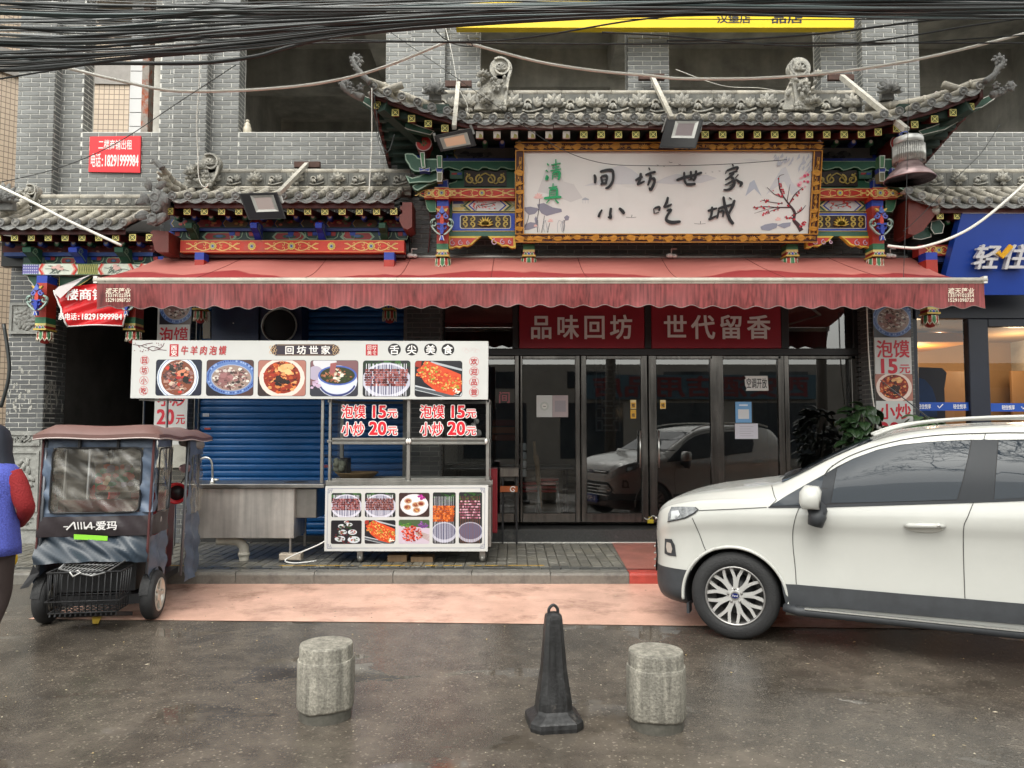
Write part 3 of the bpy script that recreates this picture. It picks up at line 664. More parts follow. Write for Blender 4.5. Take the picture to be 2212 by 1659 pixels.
def finial(parent, Y, cx, cy, rp, base_y, lean, mir=1, flowers=()):
    """scroll-headed ridge end: disc at cx,cy (px) with radius rp, stem down to base_y"""
    pl = front(Y); m_ = MB(); c = pl.px(cx, cy); r_ = rp/FPX*Y; b = pl.px(cx+lean, base_y)
    m_.slab(pl, circ(c[0], c[1], r_, r_, 28), -.09, .0); 
    P = [(c[0]+r_*(.93-.028*k)*math.cos(2.2-mir*k*.33), c[1]+r_*(.93-.028*k)*math.sin(2.2-mir*k*.33)) for k in range(24)]
    m_.stroke(pl, P, r_*.16, 0, .035)
    for k in range(5): petal(m_, pl, c[0], c[1]-.2*r_, 90+(k-2)*42, .6*r_, .26*r_, .04)
    s = 1 if lean >= 0 else 1
    m_.slab(pl, [(c[0]-r_*.55, c[1]-r_*.7), (c[0]+r_*.8*mir if mir > 0 else c[0]-r_*.8*-mir+r_*1.35, c[1]-r_*.55), (b[0]+r_*.9, b[1]), (b[0]-r_*1.9, b[1]), (b[0]-r_*1.6, b[1]+(c[1]-b[1])*.45)], -.09, .0)
    m_.stroke(pl, spl([(c[0]+mir*r_*.85, c[1]-r_*.3), (c[0]+mir*r_*.6, c[1]-r_*1.3), (b[0]+mir*r_*.8, b[1])], 4), r_*.22, 0, .03)
    for k, (dx, dy, sc_) in enumerate(flowers):
        q = pl.px(cx+dx, cy+dy)
        (lotus if k % 2 == 0 else flower5)(m_, pl, q[0], q[1], sc_, .055)
    rr = random.Random(int(cx))
    for k in range(16):
        petal(m_, pl, b[0]+rr.uniform(-1.6, .8)*r_, b[1]+rr.uniform(.1, 1.0)*(c[1]-b[1]-r_), rr.uniform(20, 160), rr.uniform(.35,.7)*r_, r_*.35, .07)
    return m_.build('ridge_finial', M_relief, parent)
def crest(parent, Y, cx, cy, s):
    pl = front(Y); m_ = MB(); q = pl.px(cx, cy)
    for k in range(9): petal(m_, pl, q[0], q[1]-.2*s, 90+(k-4)*24, .62*s, .24*s, .06)
    for k in range(6): petal(m_, pl, q[0], q[1]-.25*s, 90+(k-2.5)*30, .42*s, .22*s, .11)
    for k in (-1, 1): flower5(m_, pl, q[0]+k*.3*s, q[1]-.18*s, s*.6, .10)
    m_.slab(pl, [(q[0]-.3*s, q[1]-.55*s), (q[0]+.3*s, q[1]-.55*s), (q[0]+.25*s, q[1]+.1*s), (q[0]-.25*s, q[1]+.1*s)], -.08, 0)
    return m_.build('lotus_crest', M_tiled, parent)

# --- middle (restaurant) roof with upturned corners
dL = [(807,187),(837,200),(868,210),(902,221),(933,232),(966,240),(999,249)]
dR = [(1909,247),(1942,240.6),(1977,231),(2011,222),(2046,211),(2080,198),(2116,186)]
dM = [(1031+(1909-1031)*i/26, 254.5+1.2*math.sin(i*2.1)) for i in range(26)]
YE, YR = 8.4, 9.2; zr = at(1400, 250, YR).z
hl, hr = at(950, 230, YR).x, at(1862, 230, YR).x
r1, E1 = roof(B, dL+dM+dR, YE, YR, zr, hl, hr)
fascia(r1, E1, YE+.03, -.12, -.045); 
fp_ = MB(); xx = E1[7].x
while xx < at(1500,270,YE).x:      # peeling pale strip on the fascia
    l = R.uniform(.12,.3); z = E1[10].z-.05; fp_.add([(xx,YE+.026,z-R.uniform(.03,.07)),(xx+l,YE+.026,z-R.uniform(.03,.07)),(xx+l,YE+.026,z),(xx,YE+.026,z)], [(0,1,2,3)]); xx += l*R.uniform(.9,1.1)
fp_.build('peeling_film', mat('peeling_film', (.50,.42,.38), .6, noise=(20,.5)), r1)
sqL = [(815,227),(854,243),(889,256),(925,267),(961,277),(998,286)]; sqM = [(1036+37.5*i, 290.5) for i in range(23)]; sqR = [(1897,285),(1937,278),(1976,269),(2019,257),(2059,243),(2097,230)]
rdL = [(860,260),(898,272),(932,285)]; rdM = [(1010+37.4*i, 309) for i in range(4)]+[(1770+37*i, 308) for i in range(4)]
rafters(r1, sqL+sqM+sqR, rdL+rdM+[(1945,291),(1984,278)], YE+.12, YE+.45, 9.3, peel=(5,6,7,8,9,10,11))
for i in range(len(E1)-1): pass
so_ = MB()
for a, b in zip(E1, E1[1:]):
    so_.add([(a.x,YE+.06,a.z-.09),(b.x,YE+.06,b.z-.09),(b.x,9.55,b.z*.35+.65*5.3-.0),(a.x,9.55,a.z*.35+.65*5.3)], [(0,1,2,3)])
so_.build('soffit_board', mat('dark_green_soffit', C(22,44,38), .7), r1)
x0, x1 = at(945,225,YR).x, at(1862,225,YR).x
ridge(r1, x0, x1, YR, 203, 246, .265, ['scroll','lotus'])
finial(r1, YR-.06, 1082, 147, 25, 236, -12, 1, ((-38,18,.20),(-10,45,.22),(-32,75,.2),(4,84,.24)))
finial(r1, YR-.06, 1727, 147, 25, 236, 12, -1, ((38,18,.20),(10,45,.22),(32,75,.2),(-4,84,.24)))
crest(r1, 8.95, 940, 192, .26); crest(r1, 8.95, 1918, 190, .26)
def hip(parent, px, Ys, Yend, rad=.05, name='hip_ridge', curl=True, mir=1, m=M_tile):
    n = len(px); P = [at(x, y, Ys+(Yend-Ys)*(i/(n-1))) for i, (x, y) in enumerate(px)]; m_ = MB(); Q = spl([tuple(p) for p in P], 5)
    m_.tube(Q, [rad*(.35+.65*min(1, i/7)) for i in range(len(Q))], 10)
    m_.tube([Vector(q)+Vector((0,.02,-.075)) for q in Q[4:]], rad*.8, 8); m_.tube([Vector(q)+Vector((0,.03,-.14)) for q in Q[6:]], rad*.8, 8)
    for i in range(6, len(Q), 3): m_.tube([Vector(Q[i]), Vector(Q[i])+(Vector(Q[min(i+1,len(Q)-1)])-Vector(Q[i-1])).normalized()*.025], rad*1.12, 10)
    return m_.build(name, m, parent)
hip(r1, [(790,168),(820,183),(860,203),(905,220),(945,232)], 8.38, 9.1); hip(r1, [(2148,170),(2110,178),(2060,197),(2000,215),(1940,226),(1868,232)], 8.38, 9.1)
def horn(parent, px, Y, w0, w1, spikes=3, mir=1):
    pl = front(Y); P = pl.pts(px); Q = spl(P, 5); n = len(Q); m_ = MB()
    m_.tube([pl.w(q[0], q[1], .02) for q in Q], [w0+(w1-w0)*i/(n-1) for i in range(n)], 8)
    for k in range(3, n-2, 3):
        d = (Q[k+1][0]-Q[k-1][0], Q[k+1][1]-Q[k-1][1]); a = math.degrees(math.atan2(d[1], d[0])); petal(m_, pl, Q[k][0], Q[k][1], a+40*mir, .065, .04, .03); petal(m_, pl, Q[k][0], Q[k][1], a-35*mir, .055, .035, .03)
    return m_.build('corner_finial', M_tiled, parent)
horn(r1, [(800,180),(784,163),(772,150),(766,138),(764,128),(770,126),(777,131),(775,138)], 8.36, .035, .012, mir=1)
horn(r1, [(2125,178),(2145,163),(2152,150),(2161,143),(2164,133),(2158,126),(2150,129),(2152,134)], 8.36, .035, .012, mir=-1)
horn(r1, [(785,213),(768,206),(752,196),(742,186),(745,179),(752,182),(754,190)], 8.36, .05, .02, mir=1)
horn(r1, [(2140,207),(2160,200),(2174,190),(2180,183),(2186,188),(2180,197)], 8.36, .045, .02, mir=-1)
def crn(parent, x, y):
    pl = front(8.34); q = pl.px(x, y); m_ = MB(); [flower5(m_, pl, q[0]+dx, q[1]+dz, .17, .05) for dx, dz in ((0,0),(.08,.05),(-.05,.07))]; m_.build('corner_flower', M_tiled, parent)
crn(r1, 765, 200); crn(r1, 2158, 200)
# side eaves running back to the wall, with their rafter ends in profile
for s_, xc, zz in ((1, E1[0].x-.04, E1[0].z), (-1, E1[-1].x+.04, E1[-1].z)):
    m_ = MB(); m_.add([(xc,YE,zz-.04),(xc,9.72,zz-.36),(xc,9.72,zz-.50),(xc,YE,zz-.14),(xc+s_*.04,YE,zz-.04),(xc+s_*.04,9.72,zz-.36),(xc+s_*.04,9.72,zz-.50),(xc+s_*.04,YE,zz-.14)], [(0,1,2,3),(7,6,5,4),(0,4,5,1),(3,2,6,7),(0,3,7,4)])
    m_.build('side_fascia', M_redwood, r1)
    for k in range(7):
        t = (k+.5)/7; y = YE+.1+t*1.2; z = zz-.16-.30*t; m_ = MB(); m_.box((xc+s_*.02, y-.035, z-.04), (xc+s_*.9, y+.035, z+.04)); m_.box((xc+s_*.14, y-.05, z-.14), (xc+s_*.9, y+.05, z-.05)); m_.build('side_rafter', mat('green_rafter', C(24,50,40), .6), r1)
        lk = link('rafter_end', SQ, r1, loc=(xc+s_*.018, y, z)); lk.rotation_euler = (0, 0, math.radians(-90*s_))
        for j in range(3):
            t2 = (k+j/3)/7; 
    # side tiles above
    m_ = MB()
    for k in range(7):
        t = (k+.5)/7; y = YE+.1+t*1.25; z = zz-.0-.30*t; m_.tube([(xc-s_*.05, y, z-.0), (xc+s_*.35, y, z+.13)], .045, 8)
    m_.build('side_cover_tiles', M_tile, r1)
    # deep corner beams in dark green with pale edge line
    m_ = MB(); ycs = [(YE+.05, zz-.2), (9.0, zz-.42), (9.6, zz-.75)]
    for (ya, za), (yb, zb) in zip(ycs, ycs[1:]):
        m_.bar((xc+s_*(.1+.9*(ya-YE)/1.2), ya, za), (xc+s_*(.1+.9*(yb-YE)/1.2), yb, zb), .12, .16)
    m_.build('hip_rafter', mat('green_rafter', C(24,50,40), .6), r1)
GRN, GRL, BLU, RED, GLD, WHT, DK = C(25,72,52), C(140,170,140), C(28,58,165), C(175,48,32), C(205,175,85), C(205,205,195), C(24,18,16)
def trace(parent, Y, pts, col, name='painted_board', th=.05, edge=WHT, ew=.010, mirror=None, h=0):
    """flat painted board cut to an outline, with a pale line round its edge"""
    if mirror is not None: pts = [(2*mirror-x, y) for x, y in pts]
    pl = front(Y); P = pl.pts(pts); m_ = MB(); m_.slab(pl, P, h-th, h, col=col)
    if edge:
        cx = sum(p[0] for p in P)/len(P); cy = sum(p[1] for p in P)/len(P)
        A = sum(P[i][0]*P[(i+1) % len(P)][1]-P[(i+1) % len(P)][0]*P[i][1] for i in range(len(P))); s = 1 if A > 0 else -1; n = len(P); inn = []
        for i in range(n):
            a, b, c = P[i-1], P[i], P[(i+1) % n]; d1 = Vector((b[0]-a[0], b[1]-a[1])); d2 = Vector((c[0]-b[0], c[1]-b[1]))
            if d1.length < 1e-7 or d2.length < 1e-7: inn.append(b); continue
            n1 = Vector((-d1.y, d1.x)).normalized(); n2 = Vector((-d2.y, d2.x)).normalized(); q = n1+n2; q = q.normalized() if q.length > .2 else n1; inn.append((b[0]+q.x*ew*s, b[1]+q.y*ew*s))
        for i in range(n):
            j = (i+1) % n; m_.add([pl.w(*P[i], h+.003), pl.w(*P[j], h+.003), pl.w(*inn[j], h+.003), pl.w(*inn[i], h+.003)], [(0,1,2,3) if s > 0 else (3,2,1,0)], col=edge)
    return m_.build(name, M_paint, parent)
for mir in (None, 1461):
    trace(r1, 8.66, [(760,196),(800,212),(835,222),(862,232),(868,250),(880,262),(906,272),(938,283),(930,292),(880,280),(850,262),(838,240),(800,232),(775,215)], GRN, 'corner_beam', .1, mirror=mir)
# --- lower roof over the shutter
sp = 34.1; d2 = [(373+sp*i, 423.5) for i in range(15)]
r2, E2 = roof(B, d2, 8.85, 9.45, at(600,410,9.45).z)
fascia(r2, E2, 8.9, -.13, -.05); rafters(r2, [(367+37.2*i, 456.4) for i in range(14)], [(383+36.6*i, 470) for i in range(14)], 8.98, 9.15, 9.6, rise=.12)
soffit(r2, E2[0].x, E2[-1].x, 8.93, E2[0].z-.10, 9.6, E2[0].z+.12)
ridge(r2, at(440,390,9.45).x, at(887,390,9.45).x, 9.45, 373, 402, .275, ['lotus','scroll'])
finial(r2, 9.38, 455, 352, 22, 405, -20, 1, ((-40,22,.24),(-10,26,.2),(-22,12,.2),(-2,44,.22)))
hip(r2, [(345,352),(357,372),(372,392),(395,408)], 8.82, 9.3, .05); hip(r2, [(340,385),(360,398),(385,412)], 8.85, 9.2, .045); hip(r2, [(340,372),(362,388),(388,404)], 8.9, 9.3, .04)
horn(r2, [(352,365),(345,356),(338,350),(334,349)], 8.8, .04, .015)
m_ = MB(); pl = front(8.8)
for k in range(18):
    q = pl.px(335+R.uniform(-14,18), 410+k*4.6); petal(m_, pl, q[0], q[1], R.uniform(0,360), .16, .10, .08)
for (x, y) in ((343,452),(340,430),(335,475)): q = pl.px(x, y); m_.lathe(pl.w(q[0], q[1], .02), [(.06,0),(.06,.06),(.04,.065),(.03,.03)], 12, (0,-1,0))
q0, q1 = pl.px(322,480), pl.px(352,420); m_.slab(pl, [(q0[0],q0[1]),(q1[0],q0[1]+.1),(q1[0],q1[1]),(q0[0]+.06,q1[1])], -.2, 0); m_.build('corner_finial', M_tiled, r2)
for pts in ([(863,437),(869,437),(869,444),(864,446),(864,452),(869,454),(869,461),(863,464),(863,478),(870,492),(880,496),(890,490),(890,437)], [(364,500),(330,497),(324,503),(331,508),(324,516),(330,522),(334,540),(340,545),(364,545)]):
    trace(r2, 8.9, pts, C(105,40,30), 'gable_board', .35, edge=None)
# --- far-left roof over the alley
d3 = [(-97+33.1*i, 481) for i in range(12)]
r3, E3 = roof(B, d3, 8.85, 9.35, at(200,455,9.35).z)
fascia(r3, E3, 8.9, -.13, -.05); rafters(r3, [(-5+36.4*i, 513) for i in range(10)], [(-19+35.5*i, 526) for i in range(10)], 8.98, 9.12, 9.6, rise=.1)
soffit(r3, E3[0].x, E3[-1].x+.1, 8.93, E3[0].z-.10, 9.6, E3[0].z+.1)
ridge(r3, at(71,435,9.3).x, at(326,435,9.3).x, 9.3, 428, 445, .27, ['small'])
finial(r3, 9.25, 68, 412, 15, 440, -10, 1, ((-20,10,.15),(-12,4,.14)))
crest(r3, 8.9, 10, 420, .34); hip(r3, [(-60,478),(-20,470),(20,455),(60,430)], 8.85, 9.2, .05)
# --- right roof over the hotel
d4 = [(1962,412),(1990,424),(2030,434)]+[(2064+35.2*i, 434.5) for i in range(8)]
r4, E4 = roof(B, d4, 8.85, 9.45, at(2100,408,9.45).z)
fascia(r4, E4[2:], 8.9, -.13, -.05); rafters(r4, [(2031+37*i, 466) for i in range(8)], [(2048+37*i, 480) for i in range(6)], 8.98, 9.12, 9.6, rise=.1)
soffit(r4, E4[2].x, E4[-1].x, 8.93, E4[2].z-.10, 9.6, E4[2].z+.1)
ridge(r4, at(1950,390,9.45).x, at(2330,390,9.45).x, 9.45, 373, 402, .285, ['lotus','scroll'])
hip(r4, [(1938,400),(1965,412),(1998,424),(2030,432)], 9.2, 8.85, .05)
trace(r4, 8.9, [(1962,430),(2012,446),(2020,450),(2013,456),(2020,464),(2010,478),(1995,498),(1975,508),(1962,505)], C(105,40,30), 'gable_board', .35, edge=None)
# ---------------------------------------------------------------- painted woodwork under the eaves
def curl(mb, pl, cx, cy, r, a0, turns, wd, h, col, th=0, mir=1):
    P = [(cx+mir*r*(1-.75*k/14)*math.cos(math.radians(a0+turns*360*k/14)), cy+r*(1-.75*k/14)*math.sin(math.radians(a0+turns*360*k/14))) for k in range(15)]
    mb.stroke(pl, P, [wd*(1-.5*k/14) for k in range(15)], h, th, col=col)
def ornament(mb, pl, cx, cy, L, H, h, col=C(222,190,110)):
    for m_ in (-1, 1):
        for s in (-1, 1):
            P = [(cx+m_*L*t, cy+s*H*(.30*math.sin(t*9.0)+.05)) for t in [q/12*.44+.06 for q in range(13)]]
            mb.stroke(pl, P, .011, h+.0004*(s+2), col=col)
            curl(mb, pl, cx+m_*L*.16, cy+s*H*.16, H*.17, 90*s, .8*s, .009, h+.002+.0003*s, col, mir=m_)
            curl(mb, pl, cx+m_*L*.33, cy+s*H*.2, H*.16, -90*s, -.8*s, .009, h+.003+.0003*s, col, mir=m_)
            mb.stroke(pl, [(cx+m_*L*.40, cy+s*H*.12), (cx+m_*L*.45, cy+s*H*.26), (cx+m_*L*.5, cy+s*H*.2)], .008, h+.004+.0002*s, col=col)
        mb.sheet(pl, [(cx+m_*L*.24, cy-H*.09), (cx+m_*L*.30, cy), (cx+m_*L*.24, cy+H*.09), (cx+m_*L*.18, cy)], h+.0045, col=C(215,55,35))
    disc(mb, pl, cx, cy, H*.33, h+.006)
def disc(mb, pl, cx, cy, r, h):
    for k in range(10): mb.sheet(pl, circ(cx+r*.72*math.cos(k*.628), cy+r*.72*math.sin(k*.628), r*.28, r*.28, 7), h+.0001*k, col=C(215,190,90))
    mb.sheet(pl, circ(cx, cy, r*.72, r*.72, 12), h+.0015, col=C(190,165,70)); mb.sheet(pl, circ(cx, cy, r*.45, r*.45, 10), h+.002, col=C(150,170,180)); mb.sheet(pl, circ(cx, cy, r*.26, r*.26, 8), h+.0025, col=C(30,45,120))
def board(parent, Y, x0, y0, x1, y1, th, col, name='painted_beam', extra=None, edges=None):
    pl = front(Y); a = pxbox(pl, x0, y0, x1, y1); m_ = MB(); P = [(a[0],a[1]),(a[2],a[1]),(a[2],a[3]),(a[0],a[3])]
    m_.slab(pl, P, -th, 0, col=col)
    if edges:
        t = edges[1]; m_.slab(pl, [(a[0],a[1]),(a[2],a[1]),(a[2],a[1]+t),(a[0],a[1]+t)], 0, .004, col=edges[0]); m_.slab(pl, [(a[0],a[3]-t),(a[2],a[3]-t),(a[2],a[3]),(a[0],a[3])], 0, .004, col=edges[0])
    if extra: extra(m_, pl, a)
    return m_.build(name, M_paint, parent)
def bracket(parent, Y, cx, y0, y1, w_, col, Lc=GRL, dep=.22):
    """curled cloud bracket that leans out under the eave"""
    pl = Pl((0,0,0), (0,-1,0), (0,0,1)); a = at(cx, y0, Y); b = at(cx, y1, Y); H = a.z-b.z; W = w_/FPX*Y; m_ = MB()
    P = [(-Y, b.z), (-Y+.05, b.z), (-Y+dep*.55, b.z+H*.35), (-Y+dep, b.z+H*.55), (-Y+dep*1.05, b.z+H*.85), (-Y+dep*.75, a.z), (-Y, a.z)]
    pl = Pl((a.x-W/2, 0, 0), (0,-1,0), (0,0,1)); m_.slab(pl, P, 0, W if pl.n.x > 0 else -W, col=col)
    pl2 = Pl((a.x+(W/2+.002), 0, 0), (0,-1,0), (0,0,1)); s = 1 if pl2.n.x > 0 else -1
    for q, sg in ((a.x+W/2+.003, 1), (a.x-W/2-.003, -1)):
        p3 = Pl((q, 0, 0), (0, 1, 0), (0,0,1)) if sg > 0 else Pl((q,0,0), (0,-1,0), (0,0,1)); f = 1 if sg < 0 else -1
        curl(m_, p3, f*(-Y+dep*.66), b.z+H*.66, H*.26, 0, 1.3, .014, .002, Lc)
        m_.stroke(p3, [(f*(-Y+.04), b.z+.02), (f*(-Y+dep*.5), b.z+H*.4), (f*(-Y+dep*.95), b.z+H*.6)], .014, .003, col=Lc)
    for k in (-.36, 0, .36):
        m_.stroke(Pl((0,Y-dep*.6,0)), [(a.x+k*W, b.z+H*.38), (a.x+k*W, b.z+H*.9)], W*.12, dep*.5 if False else .0, col=Lc)
    return m_.build('cloud_bracket', M_paint, parent)
def cart(mb, pl, x0, y0, x1, y1, h, flip=False):
    """red and blue cartouche with pale outline, local coords"""
    w_ = x1-x0; H = y1-y0
    mb.sheet(pl, [(x0+w_*.1,y0),(x1-w_*.1,y0),(x1,y0+H*.4),(x1-w_*.12,y1),(x0+w_*.12,y1),(x0,y0+H*.4)], h, col=GRL)
    mb.sheet(pl, [(x0+w_*.14,y0+H*.06),(x1-w_*.14,y0+H*.06),(x1-w_*.07,y0+H*.4),(x1-w_*.16,y1-H*.1),(x0+w_*.16,y1-H*.1),(x0+w_*.07,y0+H*.4)], h+.001, col=C(150,35,38))
    mb.sheet(pl, circ((x0+x1)/2, y0+H*.45, w_*.2, H*.28, 10), h+.002, col=GRN); mb.sheet(pl, circ((x0+x1)/2, y0+H*.5, w_*.11, H*.18, 8), h+.003, col=C(60,90,150))
def hook(mb, pl, x, y, w_, H, h, m_=1):
    """green hook with red and blue square, the pattern between brackets"""
    P = [(x, y+H*.9), (x+m_*w_*.1, y+H*.35), (x+m_*w_*.35, y+H*.12), (x+m_*w_*.9, y+H*.12), (x+m_*w_*.95, y+H*.45)]
    mb.stroke(pl, P, .011, h, col=GRL)
    mb.sheet(pl, [(x+m_*w_*.25,y+H*.45),(x+m_*w_*.55,y+H*.45),(x+m_*w_*.55,y+H*.9),(x+m_*w_*.2,y+H*.9)][::m_], h+.001, col=C(165,38,45)); mb.sheet(pl, [(x+m_*w_*.62,y+H*.5),(x+m_*w_*.98,y+H*.5),(x+m_*w_*1.05,y+H*.95),(x+m_*w_*.58,y+H*.95)][::m_], h+.002, col=BLU)
# section over the shutter
board(r2, 9.42, 352, 462, 884, 552, .1, C(20,22,24), 'back_board')
def ex2(m_, pl, a):
    n = 9; w_ = (a[2]-a[0])/n; H = a[3]-a[1]; rr = random.Random(3)
    for i in range(n):
        x = a[0]+i*w_; c = [C(40,55,50), C(135,40,40), C(105,85,55), C(120,42,40), C(75,72,66), C(75,72,66), C(125,38,40), C(95,80,55), C(120,40,42)][i]
        m_.sheet(pl, [(x+w_*.1,a[1]+H*.1),(x+w_*.9,a[1]+H*.1),(x+w_,a[1]+H*.5),(x+w_*.9,a[1]+H*.9),(x+w_*.1,a[1]+H*.9),(x,a[1]+H*.5)], .001, col=c)
        m_.stroke(pl, [(x+w_*.1,a[1]+H*.9),(x-.0,a[1]+H*.5),(x+w_*.1,a[1]+H*.1)], .012, .002, col=C(40,70,140)); m_.stroke(pl, [(x+w_*.14,a[1]+H*.9),(x+w_*.04,a[1]+H*.5),(x+w_*.14,a[1]+H*.1)], .006, .003, col=GLD)
        for k in range(6):
            m_.sheet(pl, circ(x+w_*rr.uniform(.25,.8), a[1]+H*rr.uniform(.3,.75), .025, .016, 7), .004+k*2e-4, col=rr.choice([C(200,110,80), C(190,150,80), C(90,95,60), C(170,60,60)]))
board(r2, 9.35, 368, 473, 872, 492.5, .05, C(30,45,60), 'painted_panel', ex2)
board(r2, 9.28, 368, 493, 880, 499, .12, C(28,50,120), 'painted_beam')
def ex3(m_, pl, a):
    H = a[3]-a[1]
    for i, cx in enumerate((474, 625, 772)):
        q = pl.px(cx, 510); cart(m_, pl, q[0]-.22, a[1]+.004, q[0]+.22, a[1]+H*.85, .002+i*.001)
    for cx in (398, 528, 655, 735, 850):
        for mm in (-1, 1):
            q = pl.px(cx, 519); hook(m_, pl, q[0]+mm*.02, a[1], .17, H, .006, mm)
board(r2, 9.32, 383, 499, 878, 519, .06, C(22,55,50), 'bracket_board', ex3)
for cx, c in ((424, GRN), (561, BLU), (698, BLU), (832, GRN)): bracket(r2, 9.22, cx, 488, 520, 14, c)
def ex4(m_, pl, a):
    H = a[3]-a[1]; cy = (a[1]+a[3])/2
    for cx in (460, 630, 802): ornament(m_, pl, pl.px(cx, 532)[0], cy, .66, H, .002)
    for cx in (544, 716): disc(m_, pl, pl.px(cx, 532)[0], cy, H*.34, .002)
board(r2, 9.1, 389, 519, 873, 545, .16, C(196,52,30), 'painted_beam', ex4, (C(212,140,80), .008))
board(r2, 9.2, 380, 547, 875, 556, .1, C(70,32,32), 'painted_beam')
# section over the alley
board(r3, 9.4, 2, 515, 338, 575, .1, C(20,22,24), 'back_board')
def ex5(m_, pl, a):
    rr = random.Random(5)
    for k in range(70):
        x = rr.uniform(a[0], a[2]); y = rr.uniform(a[1], a[3]); m_.sheet(pl, circ(x, y, rr.uniform(.01,.025), .009, 6), .001+k*5e-5, col=rr.choice([C(170,60,60), C(190,130,120), C(140,40,40), C(90,60,55)]))
board(r3, 9.33, 5, 531, 335, 545, .05, C(110,32,34), 'painted_panel', ex5)
board(r3, 9.26, 8, 545, 330, 553, .12, C(35,70,140), 'painted_beam')
def ex6(m_, pl, a):
    H = a[3]-a[1]
    for cx in (130, 230, 320):
        for mm in (-1, 1): q = pl.px(cx, 565); hook(m_, pl, q[0]+mm*.03, a[1], .16, H, .003, mm)
    for cx in (148, 246): q = pl.px(cx, 565); cart(m_, pl, q[0]-.1, a[1], q[0]+.1, a[1]+H*.8, .008)
board(r3, 9.3, 50, 553, 335, 570, .06, C(22,62,55), 'bracket_board', ex6)
for cx, c in ((83, GRN), (180, BLU), (277, GRN)): bracket(r3, 9.2, cx, 540, 570, 18, c)
def ex7(m_, pl, a):
    rr = random.Random(9); X = lambda px: pl.px(px, 582)[0]; lo, hi = a[1], a[3]; H = hi-lo; mid = (lo+hi)/2
    m_.sheet(pl, [(X(49),lo),(X(84),lo),(X(84),hi),(X(49),hi)], .001, col=C(95,90,160))
    for i in range(7):
        for j in range(4): m_.sheet(pl, circ(X(52+i*4.6), lo+H*(j+.5)/4, .009, .009, 8), .002, col=C(190,190,215))
    m_.sheet(pl, [(X(168),lo),(X(212),lo),(X(212),hi),(X(168),hi)], .001, col=C(110,115,45))
    for i in range(9):
        m_.stroke(pl, [(X(168+i*5),lo),(X(172+i*5),hi)], .004, .002+i*1e-4, col=C(205,200,120)); m_.stroke(pl, [(X(172+i*5),lo),(X(168+i*5),hi)], .004, .0035+i*1e-4, col=C(205,200,120))
    for x0, x1 in ((86,166),(214,288),(300,336)):
        m_.sheet(pl, [(X(x0+8),lo),(X(x1-8),lo),(X(x1),mid),(X(x1-8),hi),(X(x0+8),hi),(X(x0),mid)], .0055, col=C(215,220,205))
        for s, x in ((1,x0),(-1,x1)):
            m_.stroke(pl, [(X(x+s*7),hi),(X(x),mid),(X(x+s*7),lo)], .028, .0065, col=C(205,55,40)); m_.stroke(pl, [(X(x+s*11),hi),(X(x+s*4.5),mid),(X(x+s*11),lo)], .012, .0075, col=C(225,150,130))
        cx = (x0+x1)/2
        for k in range(9):
            m_.stroke(pl, spl([(X(cx+rr.uniform(-18,10)), lo+H*.1), (X(cx+rr.uniform(-14,14)), mid), (X(cx+rr.uniform(-30,30)), mid+H*rr.uniform(-.2,.4))], 4), .006, .009+k*1e-4, col=C(70,85,75))
        for k in range(6): m_.sheet(pl, circ(X(cx+rr.uniform(-10,10)), mid+H*rr.uniform(0,.35), .03, .018, 7), .011+k*1e-4, col=C(225,180,170))
board(r3, 9.1, 49, 570, 338, 593.5, .14, C(215,215,200), 'painted_beam', ex7, (C(90,130,90), .006))
trace(r3, 9.15, [(58,594),(110,594),(110,620),(75,622),(68,612),(62,606)], GRN, 'side_bracket'); trace(r3, 9.2, [(128,594),(205,594),(190,606),(160,625),(140,640),(128,640)], C(30,75,50), 'side_bracket', edge=GLD)
